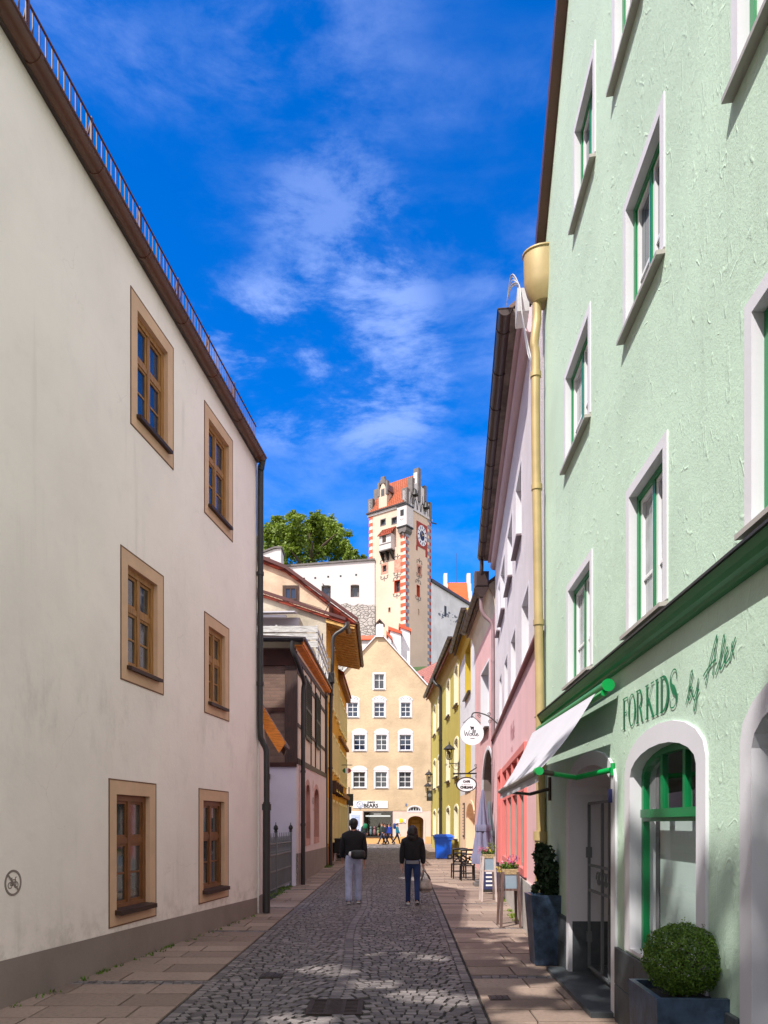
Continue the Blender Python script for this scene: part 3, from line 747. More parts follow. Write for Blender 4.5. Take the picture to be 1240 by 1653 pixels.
while u < L-.5:
    m.tube([fr.P(u, ztop(u)+.40, .13), fr.P(u, ztop(u)+.14, .06), fr.P(u, ztop(u)+.25, -.12)], .014, 6); m.box(fr, u-.016, u+.016, ztop(u)+.12, ztop(u)+.42, .12, .14); u += 1.12
m.build('snow_guard', rust_red, H1)
zt = ztop(L)
pipe(H1, [fr.P(L-.08, zt-.03, .14), fr.P(L-.05, zt-.20, .10), fr.P(L-.02, zt-.45, .075), fr.P(L-.02, 5., .07), fr.P(L-.02, 3.55, .07), fr.P(L+.02, 3.3, .10), fr.P(L+.06, 3.15, .16), fr.P(L+.06, 2.9, .17), fr.P(L+.06, 1.5, .17), fr.P(L+.05, .02, .16)], .058, dark_metal,
     rings=[fr.P(L-.02, 6.5, .07), fr.P(L-.02, 4.4, .07), fr.P(L+.06, 2.1, .17)])
m = MB(); m.tube([fr.P(L+.055, .02, .165), fr.P(L+.06, 2.05, .17)], .074, 12); m.tube([fr.P(L+.06, 1.98, .17), fr.P(L+.06, 2.1, .17)], .09, 12); m.build('standpipe', dark_metal, H1, True)
# wing behind the corner with its little larch roof
m = MB(); m.add([Vector(p) for p in ((-2.40, 14.30, -.3), (-2.40, 15.25, -.3), (-2.40, 15.25, 3.7), (-2.40, 14.30, 3.7))], [(0, 1, 2, 3)]); m.add([Vector(p) for p in ((-2.40, 15.25, -.3), (-4.4, 15.25, -.3), (-4.4, 15.25, 5.3), (-2.40, 15.25, 3.7))], [(0, 1, 2, 3)])
m.add([Vector(p) for p in ((-2.40, 14.30, -.3), (-2.40, 14.30, 3.7), (-2.62, 14.30, 3.7), (-2.62, 14.30, -.3))], [(0, 1, 2, 3)])
m.box(Fr((-2.40, 14.28), (-2.40, 15.27)), -.01, 1.0, -.3, .34, 0, .012, 1)
m.build('side_wall', [white_wall, plinth_m], H1)
m = MB(); slab(m, [(-1.98, 14.95, 3.33), (-1.98, 15.6, 3.33), (-3.6, 15.6, 5.95), (-3.6, 14.95, 5.95)], .05, 1)
b = [(-1.96, 3.34), (-3.6, 5.98), (-3.6, 5.56), (-2.10, 3.14)]
m.prism(Fr((0, 14.87), (1, 14.87)), b, 0, .05)
for k in range(1): y0 = 15.4+k*.6; m.prism(Fr((0, y0), (1, y0)), [(-2.02, 3.24), (-3.6, 5.84), (-3.6, 5.72), (-2.06, 3.12)], 0, .1, 2)
m.box(XY, -2.75, -2.5, 3.2, 3.36, -15.6, -14.95, 2)
m.build('lean_to_roof', [orange_wood, grey_tile, timber_h], H1)
# painted no-cycling sign
m = MB(); cu, cv_ = fr.u(21), 1.16; rr = .125
ring_ = lambda r: [(cu+r*math.cos(2*math.pi*i/32), cv_+r*math.sin(2*math.pi*i/32)) for i in range(32)]
m.ring(fr, ring_(rr), ring_(rr-.022), .001, .004)
for c in (-.045, .045): m.ring(fr, [(cu+c+.033*math.cos(a*.393), cv_-.022+.033*math.sin(a*.393)) for a in range(16)], [(cu+c+.024*math.cos(a*.393), cv_-.022+.024*math.sin(a*.393)) for a in range(16)], .001, .004)
for a, b in (((-.045, -.022), (-.02, .03)), ((-.02, .03), (.035, .03)), ((.035, .03), (.0, -.022)), ((-.02, .03), (0, -.022)), ((-.045, -.022), (0, -.022)), ((.045, -.022), (.03, .05)), ((.03, .05), (.05, .052)), ((-.02, .03), (-.025, .045)), ((-.037, .046), (-.012, .046))):
    m.ribbon(fr, [(cu+a[0], cv_+a[1]), (cu+b[0], cv_+b[1])], .009, .004)
m.ribbon(fr, [(cu-.08, cv_+.08), (cu+.08, cv_-.08)], .02, .0055)
m.build('painted_sign', plinth_m, H1)

# unseen low house added left of the viewer to block sun from the lane
ft = Fr((-5.6, -15), (-5.6, 4.9))
TH = thing('added_shade_house', 'unseen low grey plastered house added left of the lane to block the sun', 'house', ft.P(9, 0, -4))
hs_ = [window(TH, ft, u, u+1.1, v, v+1.4, ring=.1, trans=(.65,)) for v in (1.0, 3.8) for u in (2, 6, 10, 14, 17.5)]
m = MB(); m.holes(ft, [(0, -.3), (ft.L, -.3), (ft.L, 5.8), (0, 5.8)], hs_); shell(m, ft, ft.L, 5.8, 7); m.build('wall', old_plaster, TH)
gable_roof(TH, ft, ft.L, (5.8, 5.8), 7, 2.2, red_tile)

# ------------------------------------------------------------------ gate
G0, G1 = (-2.78, 16.3), (-2.56, 20.4); fg = Fr(G0, G1)
GT = thing('iron_gate', 'grey iron gate with spear tops closing the gap beside the cream house', 'gate', fg.P(fg.L/2, 0, 0))
m = MB()
for k in range(2):
    a, b = k*fg.L/2+.06, (k+1)*fg.L/2-.06
    m.box(fg, a, b, .12, .16, -.02, .02); m.box(fg, a, b, .55, .59, -.02, .02); m.box(fg, a, b, .95, .99, -.02, .02); m.box(fg, a, b, 1.22, 1.25, -.02, .02)
    n = 15
    for i in range(n+1):
        u = a+(b-a)*i/n; m.box(fg, u-.011, u+.011, .12, 1.40 if i % 2 else 1.30, -.011, .011)
        t = 1.40 if i % 2 else 1.30; m.prism(fg, [(u-.028, t), (u, t-.03), (u+.028, t), (u, t+.10)], -.008, .008)
        if i < n:
            c = u+(b-a)/n/2; m.ring(fg, [(c+.05*math.cos(q*.524), 1.105+.09*math.sin(q*.524)) for q in range(12)], [(c+.036*math.cos(q*.524), 1.105+.076*math.sin(q*.524)) for q in range(12)], -.006, .006)
    m.box(fg, a, b, .16, .95, -.006, .0)
m.build('gate_leaf', grey_iron, GT)
for u in (0, fg.L/2, fg.L):
    m = MB(); m.box(fg, u-.03, u+.03, 0, 1.5, -.03, .03); m.build('post', grey_iron, GT)
    m = MB(); m.lathe([(.02, 0), (.05, .02), (.035, .05), (.06, .10), (.05, .16), (.015, .2), (.008, .26)], fg.P(u, 1.5, 0), 10); m.build('finial', black_iron, GT.children[-1], True)

# ------------------------------------------------------------------ half-timbered house
f2 = Fr((-2.44, 20.6), (-2.40, 30.4)); L2 = f2.L; fs = Fr((-6.5, 20.6), (-2.44, 20.6))
H2 = thing('timber_house', 'half timbered house with pink ground floor and black louvred shutters', 'house', f2.P(L2/2, 0, -2))
def z2(u): return 6.6+.05*u
hs_ = []
for xa, xb in ((491, 497.5), (505, 512)):
    u0, u1 = f2.u(xa), f2.u(xb); m = MB()
    inn = op(u0, u1, 1.25, 2.65, .3); hs_.append(op(u0, u1, 1.25, 2.65, .3, .01))
    m.ring(f2, op(u0, u1, 1.25, 2.65, .3, .16, .2), inn, .046, .062, 0, -.09); o = m.build('niche', M('pale_terracotta_frame%d' % xa, S(206, 156, 142)), H2)
    m = MB(); m.poly(f2, inn, -.08); m.build('niche_panel', M('brown_niche_paint%d' % xa, S(118, 66, 52), var=.1), o)
wl = MB(); wl.holes(f2, [(0, -.3), (L2, -.3), (L2, 3.62), (0, 3.40)], hs_, .05, 0)
wl.add([f2.P(0, -.3, .05), f2.P(0, 3.4, .05), f2.P(0, 3.4, 0), f2.P(0, -.3, 0)], [(0, 1, 2, 3)], 0)
wl.add([f2.P(0, 3.40, .05), f2.P(L2, 3.62, .05), f2.P(L2, 3.62, 0), f2.P(0, 3.40, 0)], [(0, 1, 2, 3)], 0)
wl.poly(f2, [(0, 3.3), (L2, 3.5), (L2, z2(L2)), (0, z2(0))], 0, 1)
wl.poly(fs, [(0, -.3), (fs.L, -.3), (fs.L, 3.36), (0, 3.36)], .0, 2); wl.poly(fs, [(0, 3.36), (fs.L, 3.36), (fs.L, 6.6), (0, 6.6)], 0, 3)
wl.add([f2.P(L2, -.3, 0), f2.P(L2, z2(L2), 0), f2.P(L2, z2(L2), -4.1), f2.P(L2, -.3, -4.1)], [(0, 1, 2, 3)], 1)
wl.build('wall', [pink_smooth, cream_inf, lilac_white, nogging], H2)
m = MB(); m.poly(f2, [(0, -.3), (L2, -.3), (L2, .78), (0, .9)], .06); m.add([f2.P(0, -.3, .06), f2.P(0, .9, .06), f2.P(0, .9, -.02), f2.P(0, -.3, -.02)], [(0, 1, 2, 3)]); m.build('plinth', plinth_m, H2)
m = MB()
b = lambda u0, u1, v0, v1, w=.03: m.prism(f2, [(u0, v0(u0)), (u1, v0(u1)), (u1, v1(u1)), (u0, v1(u0))], 0, w)
lo = lambda u: 3.40+.0225*u
b(-.02, L2, lambda u: lo(u)-.02, lambda u: lo(u)+.14, .07); b(-.02, L2, lambda u: z2(u)-.30, lambda u: z2(u)-.14)
b(.2, L2, lambda u: lo(u)+1.05, lambda u: lo(u)+1.15); b(.2, L2, lambda u: lo(u)+2.55, lambda u: lo(u)+2.68)
for u in (.0, 1.45, 3.9, 5.4, 7.3, L2-.16): m.box(f2, u, u+.12, lo(u)+.14, z2(u)-.28, 0, .034)
m.build('timber_frame', timber, H2)
m = MB(); m.box(fs, fs.L-.30, fs.L+.035, 3.40, 6.5, -.02, .05); m.build('corner_post', timber, H2)
m = MB(); m.box(fs, 0, fs.L, 6.1, 6.55, -.02, .06); m.box(fs, 0, fs.L-.30, 4.82, 4.94, -.02, .035); m.box(fs, 0, fs.L+.02, 3.3, 3.42, -.02, .055); m.box(fs, 1.4, 1.55, 3.42, 6.1, -.02, .035)
m.prism(fs, [(2.0, 3.42), (2.2, 3.42), (3.4, 4.82), (3.2, 4.82)], -.02, .03); m.build('side_beams', M('red_brown_timber', S(70, 36, 26), var=.25, vs=3, bump=.1), H2)
for xa, xb, v0, v1 in ((490.5, 500.5, 4.35, 6.22), (508, 515, 4.42, 6.3)):
    u0, u1 = f2.u(xa), f2.u(xb); m = MB(); m.ring(f2, op(u0, u1, v0, v1), op(u0, u1, v0, v1, 0, -.08), .034, .075, 0, .034); v = v0+.1
    m.box(f2, u0+.07, u1-.07, (v0+v1)/2-.04, (v0+v1)/2+.04, .034, .07)
    while v < v1-.1: m.prism(Fr(f2.P(u0+.07, 0)[:2], f2.P(u1-.07, 0)[:2]), [(0, v), (u1-u0-.14, v), (u1-u0-.14, v+.02), (0, v+.02)], .036, .066); v += .065
    m.box(f2, u0+.05, u1-.05, v0+.05, v1-.05, .02, .037); m.build('shutter', black_iron, H2)
m = MB(); slab(m, [f2.P(-.35, 6.82, .30), f2.P(L2+.2, z2(L2)+.16, .30), f2.P(L2+.2, z2(L2)+.40, -4.2), f2.P(-.35, 7.0, -4.2)], .07, 0)
m.build('roof', dark_brown_metal, H2)
m = MB(); m.prism(f2, [(-.33, 6.62), (L2+.2, z2(L2)-.0), (L2+.2, z2(L2)+.10), (-.33, 6.74)], .20, .24); slab(m, [f2.P(-.3, 6.62, .20), f2.P(L2+.2, z2(L2), .20), f2.P(L2+.2, z2(L2)+.02, 0), f2.P(-.3, 6.62, 0)], .03); m.build('eaves_board', orange_wood, H2)
gutter(H2, fs.P(0, 6.75, .42), fs.P(fs.L+.25, 6.75, .42), .085, dark_metal, 2.)
pipe(H2, [fs.P(fs.L-.05, 6.7, .42), fs.P(fs.L-.05, 6.45, .40), fs.P(fs.L+.05, 6.2, .25), f2.P(.35, 5.75, .18), f2.P(.42, 5.4, .15), f2.P(.42, 4, .15), f2.P(.42, 2, .15), f2.P(.42, .0, .15)], .062, dark_metal, rings=[f2.P(.42, 3.2, .15), f2.P(.42, 1.7, .15)])
m = MB(); m.box(fs, 2.45, 3.12, -.1, 2.85, .0, .05); 
for k in range(6): m.box(fs, 2.46+k*.11, 2.555+k*.11, 0, 2.8, .05, .062)
m.build('door', door_wood, H2)
m = MB(); m.box(fs, 2.4, 3.35, 2.95, 3.10, 0, .10); m.tube([fs.P(2.9, 3.12, .06), fs.P(2.9, 3.22, .06)], .05, 8); m.build('sliding_rail', black_iron, H2)
m = MB(); slab(m, [fs.P(2.2, 2.9, .0), fs.P(3.15, 2.78, .0), fs.P(3.15, 2.62, .5), fs.P(2.2, 2.7, .5)], .16); m.build('door_canopy', cream_inf, H2)
# painted crest and two lines of faded letters between the niches
m = MB(); uu = f2.u(503.2); 
m.ring(f2, [(uu+.16*math.cos(q*.393), 3.0+.2*math.sin(q*.393)) for q in range(16)], [(uu+.1*math.cos(q*.393), 3.0+.13*math.sin(q*.393)) for q in range(16)], .051, .056, 1)
write(m, f2, 'ADA', .34, uu, 2.38, .056, 0); write(m, f2, 'HAUS', .13, uu, 2.16, .056, 0); m.build('painted_crest', [plinth_m, sand_sur], H2)

# terrace with weathered board railing on its roof
TR = thing('terrace_railing', 'weathered white board railing round the roof terrace', 'railing', (-3.6, 26, 6.9))
fa = Fr((-5.2, 25.5), (-2.27, 25.5)); fb = Fr((-2.27, 25.5), (-2.25, 30.2))
m = MB()
for z in (7.78, 8.04, 8.30): m.box(fa, 0, fa.L, z, z+.21, -.012, .012)
m.build('front_boards', weathered, TR)
m = MB()
for z in (7.75, 8.02, 8.28): m.box(fb, 0, fb.L, z, z+.13, -.012, .012)
for k in range(7): m.prism(fb, [(k*.65, 7.3), (k*.65+.1, 7.3), (k*.65+.6, 7.75), (k*.65+.5, 7.75)], -.01, .01)
m.build('side_boards', weathered, TR)
for f_, u in ((fa, 0.05), (fa, 1.5), (fa, 2.9), (fb, 2.2), (fb, 4.6)):
    m = MB(); m.box(f_, u-.03, u+.03, 6.9, 8.55, -.08, -.02); m.build('post', weathered, TR)
m = MB(); m.tube([(-2.45, 29.6, 6.95), (-2.45, 29.6, 9.3)], .02, 6); m.tube([(-2.6, 29.2, 6.95), (-2.6, 29.2, 9.0)], .018, 6); tag(m.build('terrace_poles', dark_metal, loc=(-2.5, 29.4, 7)), 'thin dark iron poles standing upright on the roof terrace', 'poles')

# ------------------------------------------------------------------ yellow house with the boarded eaves
f3 = Fr((-2.38, 30.6), (-2.40, 39.0)); L3 = f3.L; fp = Fr((-8.5, 30.6), (-2.38, 30.6)); fq = Fr((-9.5, 32.2), (-2.39, 32.2))
H3 = thing('yellow_house', 'ochre yellow house with wide boarded eaves and worn grey side wall', 'house', f3.P(4, 0, -3))
hs_ = []
for v0, v1 in ((1.0, 2.7), (4.2, 5.7), (7.0, 8.6)):
    for k in range(4):
        hs_.append(window(H3, f3, .9+k*2.1, 1.75+k*2.1, v0, v1, ring=.12, rmat=ochre_sur, rw=.11, depth=.08, fmat=white_sash, trans=(.65,), pmat=glass_grey))
wl = MB(); wl.holes(f3, [(0, -.3), (L3, -.3), (L3, 10.2), (0, 10.2)], hs_)
wl.poly(fp, [(0, -.3), (fp.L, -.3), (fp.L, 10.25), (0, 12.1)], 0, 1)
wl.poly(fq, [(0, 6), (fq.L, 6), (fq.L, 11.15), (fq.u(465), 12.55), (fq.u(410), 13.3), (0, 14.6)], 0, 2)
wl.add([f3.P(L3, -.3, 0), f3.P(L3, 10.2, 0), f3.P(L3, 11.6, -5), f3.P(L3, -.3, -5)], [(0, 1, 2, 3)], 0)
wl.build('wall', [ochre, old_plaster, old_beige], H3)
m = MB(); m.box(f3, 0, L3, -.2, .75, 0, .03); m.build('plinth', M('brown_plinth', S(150, 92, 60), var=.15), H3)
u0 = fq.u(458); u1 = fq.u(481); window(H3, fq, u0+.05, u1-.05, 11.42, 11.95, ring=.09, rmat=timber, rw=.05, depth=-.02, fmat=timber, pmat=glass_blue)
# roofs
m = MB()
def vz(x, a): return a
slab(m, [(-1.60, 30.45, 10.02), (-1.60, 32.2, 10.02), (-8.6, 32.2, 12.35), (-8.6, 30.45, 12.35)], .10)
slab(m, [(-1.22, 32.05, 10.46), (-1.22, 39.2, 10.09), (-4.25, 39.2, 12.5), (-4.25, 32.05, 12.72)], .12); slab(m, [(-4.25, 32.05, 12.72), (-4.25, 39.2, 12.5), (-9.5, 39.2, 14.9), (-9.5, 32.05, 14.85)], .12); m.build('roof', red_tile, H3)
m = MB()
slab(m, [(-1.24, 32.1, 10.30), (-1.24, 39.15, 9.93), (-2.4, 39.15, 10.16), (-2.39, 32.1, 10.50)], .03)
slab(m, [(-1.62, 30.5, 9.90), (-1.62, 32.1, 9.90), (-2.39, 32.1, 10.14), (-2.39, 30.5, 10.14)], .03)
k = 30.55
while k < 39.1:
    x = -1.66 if k < 32.1 else -1.28; zb = (9.86 if k < 32.1 else 10.24-(k-32.1)*.0525)
    m.prism(Fr((0, k), (1, k)), [(x, zb), (x, zb-.08), (-2.39, zb+.13), (-2.39, zb+.21)], 0, .09, 1); k += .42
m.build('soffit', [soffit_wood, soffit_wood], H3)
gutter(H3, (-1.52, 30.45, 10.0), (-1.52, 32.1, 10.0), .09, brown_metal, .6); gutter(H3, (-1.15, 32.0, 10.42), (-1.15, 39.2, 10.04), .08, brown_metal, .55)
m = MB(); 
m.prism(Fr((0, 32.0), (1, 32.0)), [(-1.1, 10.42), (-4.25, 12.70), (-9.5, 14.84), (-9.5, 14.99), (-4.25, 12.86), (-1.1, 10.57)], -.03, .06); m.prism(Fr((0, 30.42), (1, 30.42)), [(-1.58, 10.04), (-8.6, 12.37), (-8.6, 12.50), (-1.58, 10.16)], -.03, .05)
m.build('verge_flashing', rust_red, H3)
pipe(H3, [(-1.55, 30.42, 9.95), (-1.55, 30.40, 9.8), (-1.75, 30.38, 9.62), (-2.0, 30.38, 9.45), (-2.1, 30.38, 9.2), (-2.1, 30.38, 8.5), (-2.18, 30.38, 6), (-2.18, 30.38, 3), (-2.18, 30.38, 0)], .075, dark_metal, rings=[(-2.15, 30.38, 7.0), (-2.18, 30.38, 4)])
m = MB(); m.cham(Fr((-2.42, 30.15), (-2.02, 30.15)), 0, .40, 7.45, 7.88, -.22, .0, .03); m.build('rain_hopper', dark_metal, H3)
pipe(H3, [(-2.22, 30.25, 7.45), (-2.22, 30.25, 7.2), (-2.34, 30.25, 6.9), (-2.36, 30.25, 6.5), (-2.36, 30.25, 4), (-2.36, 30.25, 0)], .06, dark_metal)
m = MB(); slab(m, [(-8, 30.5, 10.30), (-3.55, 30.5, 10.38), (-3.55, 29.5, 10.18), (-8, 29.5, 10.1)], .05); m.box(Fr((-8, 29.7), (-4, 29.7)), 0, 4.1, 9.95, 10.05, -.1, .1); m.box(fp, 3.5, 5.0, 9.75, 10.2, 0, .05); m.build('awning', fabric_white, H3)
# wall letters over the shop, yellow
SG = thing('shop_awning', 'small bright yellow slatted awnings over the ochre house shop windows', 'awning', f3.P(4.4, 3.2, .2))
for a, b in ((2.2, 3.6), (4.2, 5.7), (6.3, 7.7)):
    m = MB()
    for k in range(4): slab(m, [f3.P(a, 3.62-k*.12, .06+k*.06), f3.P(b, 3.62-k*.12, .06+k*.06), f3.P(b, 3.53-k*.12, .12+k*.06), f3.P(a, 3.53-k*.12, .12+k*.06)], .02)
    m.build('slats', yellow_m, SG); m = MB(); m.box(f3, a-.04, a, 3.1, 3.64, .02, .3); m.box(f3, b, b+.04, 3.1, 3.64, .02, .3); m.build('bracket', timber, SG.children[-1])
# chimney block and iron roof rail
m = MB(); m.tube([(-2.3, 31.5, 10.4), (-2.3, 31.5, 11.5)], .02, 6); m.tube([(-2.3, 31.5, 11.5), (-2.6, 31.5, 11.9)], .02, 6); m.tube([(-2.3, 31.5, 11.1), (-2.6, 31.5, 10.5)], .02, 6)
for k in range(16): m.tube([(-2.7-k*.16, 31.0, 10.35+k*.05), (-2.7-k*.16, 31.0, 10.7+k*.05)], .01, 4)
m.tube([(-2.6, 31.0, 10.70), (-5.2, 31.0, 11.5)], .012, 4); tag(m.build('roof_rail', dark_metal, loc=(-3, 31.2, 10.4)), 'thin iron rail and aerial bracket on the lower red edged roof', 'railing')

f4 = Fr((-2.40, 39.1), (-2.34, 46.5)); L4 = f4.L
H4 = thing('ochre_house', 'deep ochre house with pale shop windows, last on the left', 'house', f4.P(4, 0, -3))
hs_ = []
for v0, v1 in ((.7, 2.7), (4.0, 5.6), (6.9, 8.4)):
    for k in range(4): hs_.append(window(H4, f4, .5+k*1.75, 1.5+k*1.75, v0, v1, ring=.13, rmat=ochre_sur, rw=.07, depth=.08, trans=(.7,), pmat=glass_grey))
wl = MB(); wl.holes(f4, [(0, -.3), (L4, -.3), (L4, 9.7), (0, 9.7)], hs_); shell(wl, f4, L4, 9.7, 6); wl.build('wall', ochre, H4)
m = MB(); m.box(f4, 0, L4+.1, 3.2, 3.4, 0, .2); m.box(f4, 0, L4+.1, 6.2, 6.35, 0, .16); m.box(f4, 0, L4+.15, 9.3, 9.72, 0, .25); m.build('cornice', M('brown_cornice', S(150, 100, 50), var=.1), H4)
gable_roof(H4, f4, L4, (9.72, 9.72), 6, 1.6, red_tile, over=.3)
m = MB(); m.box(f4, L4-.5, L4-.1, 0, 2.9, .0, .14); m.build('pilaster', white_paint, H4)
# ------------------------------------------------------------------ gabled house closing the lane
D5 = 64.5; f5 = Fr((-4.95, D5), (4.06, D5)); L5 = f5.L
H5 = thing('gable_house', 'sand yellow house with a steep pointed gable closing the lane', 'house', f5.P(L5/2, 0, -4))
pk = f5.u(613); hs_ = []
def win5(xa, xb, ya, yb, kind, gl=glass_blue, mull=(.5,), trans=(.36, .68)):
    u0, u1 = f5.u(xa), f5.u(xb); v0, v1 = f5.v(xa, yb), f5.v(xa, ya)
    hs_.append(window(H5, f5, u0, u1, v0, v1, ring=.13, rmat=white_paint, rw=.03, depth=.14, fmat=white_sash, fw=.055, mull=mull, trans=trans, pmat=gl, barw=.045, sill=(.06, .08, .05, -.06), smat=sill_grey))
    o = H5.children[-1]; m = MB(); c = (u0+u1)/2; hw = (u1-u0)/2+.17
    if kind == 'round':
        pts = [(c-hw, v1+.16)]+[(c+hw*math.cos(t), v1+.16+.38*math.sin(t)) for t in [math.pi*(1-i/12) for i in range(1, 12)]]+[(c+hw, v1+.16)]
        m.prism(f5, pts, -.002, .034)
    elif kind == 'wavy':
        pts = [(c-hw, v1+.16), (c-hw, v1+.30)]+[(c-hw+2*hw*i/14, v1+.30+.24*math.sin(math.pi*i/14)+.05*abs(math.sin(3*math.pi*i/14))) for i in range(1, 14)]+[(c+hw, v1+.30), (c+hw, v1+.16)]
        m.prism(f5, pts, -.002, .034)
        for q in (-1, 1):
            m.ribbon(f5, spline([(c+q*.08, v1+.28), (c+q*.3, v1+.42), (c+q*.45, v1+.30), (c+q*.3, v1+.25)], 5), .035, .038, 1)
    if kind: m.build('pediment', [white_paint, stone_grey], o)
win5(604, 620.5, 1088, 1112, None, glass_grey, (.5,), (.6,))
for xa, xb in ((561, 578), (604, 621), (647, 663)): win5(xa, xb, 1134, 1157, 'wavy', glass_blue)
for xa, xb in ((571, 590), (607, 625), (645, 664)): win5(xa, xb, 1186, 1211, 'round', glass_grey if xa == 607 else glass_blue)
for xa, xb in ((570, 590), (606, 625), (644, 664)): win5(xa, xb, 1246, 1271, 'round', glass_grey)
# shop window
u0, u1 = f5.u(587.5), f5.u(633); v0, v1 = f5.v(587, 1350), f5.v(587, 1310.5)
hs_.append(op(u0, u1, v0, v1)); m = MB(); m.ring(f5, op(u0, u1, v0, v1, 0, .06), op(u0, u1, v0, v1), -.01, .02, 0, -.3); SWO = m.build('shop_window', stone_grey, H5)
m = MB(); m.poly(f5, op(u0, u1, v0, v1), -.12); m.build('pane', clear, SWO)
m = MB(); m.poly(f5, op(u0, u1, v0, v1, 0, .3), -1.4); m.box(f5, u0, u1, v0-.1, v0, -1.4, -.3); m.add([f5.P(u0, v0, -.3), f5.P(u0, v1, -.3), f5.P(u0, v1, -1.4), f5.P(u0, v0, -1.4)], [(0, 1, 2, 3)]); m.add([f5.P(u1, v0, -.3), f5.P(u1, v1, -.3), f5.P(u1, v1, -1.4), f5.P(u1, v0, -1.4)], [(0, 1, 2, 3)])
m.build('display_room', M('olive_brown_room', S(92, 84, 64), var=.3, vs=1.5), SWO)
m = MB(); m.box(f5, u0+.15, u1-.15, v1-.42, v1-.30, -.2, -.16); m.box(f5, u0+.85, u0+1.5, v1-.26, v1-.12, -.2, -.16); m.build('light_strip', white_sash, SWO)
for k in range(7):
    m = MB(); c = u0+.25+k*.33; h = random.uniform(.3, .9); m.ball(f5.P(c, v0+.1+h*.3, -.6), (.12, .1, h*.35), 5); m.ball(f5.P(c, v0+.1+h*.75, -.6), .09, 5); m.build('soft_toy', [M('toy_fur_%d' % k, S(random.randint(90, 220), random.randint(90, 190), random.randint(80, 160)), var=.1)], SWO, True)
m = MB(); m.box(f5, u0-.1, u1+.1, v0-.10, v0-.0, -.05, .1); m.build('ledge', dark_metal, SWO)
# arched fanlight and arched passage
u0, u1 = f5.u(659), f5.u(680); v0 = f5.v(659, 1309.5)
hs_.append(window(H5, f5, u0, u1, v0, v0+.05, .36, ring=.1, rmat=white_paint, depth=.12, fmat=white_sash, mull=(.2, .4, .6, .8), pmat=glass_grey, barw=.04, name='fanlight'))
u0, u1 = f5.u(658.5), f5.u(684); v1 = f5.v(658, 1325)
hs_.append(op(u0, u1, -.2, v1, .42)); m = MB(); m.ring(f5, op(u0, u1, -.2, v1, .42, .14, 0), op(u0, u1, -.2, v1, .42), -.01, .03, 0, -1.6); DO5 = m.build('passage', rose_base, H5)
m = MB(); m.poly(f5, op(u0, u1, -.2, v1, .42), -1.5); m.build('passage_back', M('mustard_passage', S(150, 118, 40), var=.15), DO5)
m = MB(); m.box(f5, u0+.35, u0+1.1, 0, 1.75, -1.48, -1.4); m.box(f5, u0+.4, u0+1.05, 1.82, 2.05, -1.48, -1.42); m.build('door', M('dull_yellow_door', S(170, 140, 66), var=.1), DO5)
wl = MB(); wl.holes(f5, [(0, 2.85), (L5, 2.85), (L5, 13.4), (pk, 18.3), (0, 13.4)], [h for h in hs_ if max(q[1] for q in h) > 3.2])
wl.holes(f5, [(0, -.3), (L5, -.3), (L5, 2.85), (0, 2.85)], [h for h in hs_ if max(q[1] for q in h) <= 3.2 and min(q[1] for q in h) < 2.0], 0, 1)
shell(wl, f5, L5, 13.4, 12); wl.add([f5.P(0, 13.4, -12), f5.P(L5, 13.4, -12), f5.P(pk, 18.3, -12)], [(0, 1, 2)]); wl.build('wall', [sand_house, rose_base], H5)
m = MB()
for a, b in ((0, f5.u(658)-.2), (f5.u(684)+.2, L5+.03)): m = MB(); m.box(f5, a, b, -.2, .62, -.02, .05); m.build('plinth', tan_base, H5)
m = MB(); slab(m, [f5.P(-.25, 13.25, .12), f5.P(pk, 18.45, .12), f5.P(pk, 18.45, -12.2), f5.P(-.25, 13.25, -12.2)], .16); slab(m, [f5.P(L5+.25, 13.25, .12), f5.P(pk, 18.45, .12), f5.P(pk, 18.45, -12.2), f5.P(L5+.25, 13.25, -12.2)], .16); m.build('roof', gable_tile, H5)
m = MB()
for a in (-.28, L5+.28): m.prism(f5, [(a, 13.06), (pk, 18.28), (pk, 18.40), (a, 13.22)], .12, .17)
m.build('bargeboard', white_paint, H5)
m = MB(); m.box(f5, pk-.32, pk+.32, 17.9, 19.0, -.5, .24); m.build('finial', white_paint, H5); m = MB(); m.prism(f5, [(pk-.45, 18.95), (pk, 19.45), (pk+.45, 18.95), (pk+.36, 18.93), (pk, 19.3), (pk-.36, 18.93)], -.55, .30); m.build('cap', dark_brown_metal, H5.children[-1])
# writing: shop board, poster, house number, notice
u0, u1 = f5.u(570), f5.u(626); v0, v1 = f5.v(570, 1304.5), f5.v(570, 1293)
SB = thing('shop_board', 'white shop board reading BEARS over the toy shop window', 'sign', f5.P((u0+u1)/2, v0, 0))
m = MB(); m.box(f5, u0, u1, v0, v1, 0, .05); m.build('board', sign_white, SB)
m = MB(); ub = f5.u(599); write(m, f5, 'BEARS', .46, ub, v0+.06, .056, 0, bold=.02); write(m, f5, 'UMMZA', .2, f5.u(599.5), v0+.44, .056, 0, bold=.012); m.build('lettering', ink, SB)
m = MB(); c = (f5.u(581), (v0+v1)/2)
cc = lambda r, x=0, y=0: [(c[0]+x+r*math.cos(q*.314), c[1]+y+r*math.sin(q*.314)) for q in range(20)]
m.ring(f5, cc(.3), cc(.255), .05, .056); m.ring(f5, cc(.11, -.12, .09), cc(.08, -.12, .09), .05, .058); m.ring(f5, cc(.13, .1, .02), cc(.1, .1, .02), .05, .058); m.ribbon(f5, spline([(c[0]-.2, c[1]-.08), (c[0], c[1]-.2), (c[0]+.15, c[1]-.12)], 4), .04, .058); m.ribbon(f5, [(c[0]+.05, c[1]-.3), (c[0]-.02, c[1]-.42)], .06, .056)
m.build('emblem', ink_blue, SB)
u0, u1 = f5.u(564), f5.u(585); v0, v1 = f5.v(570, 1345), f5.v(570, 1310)
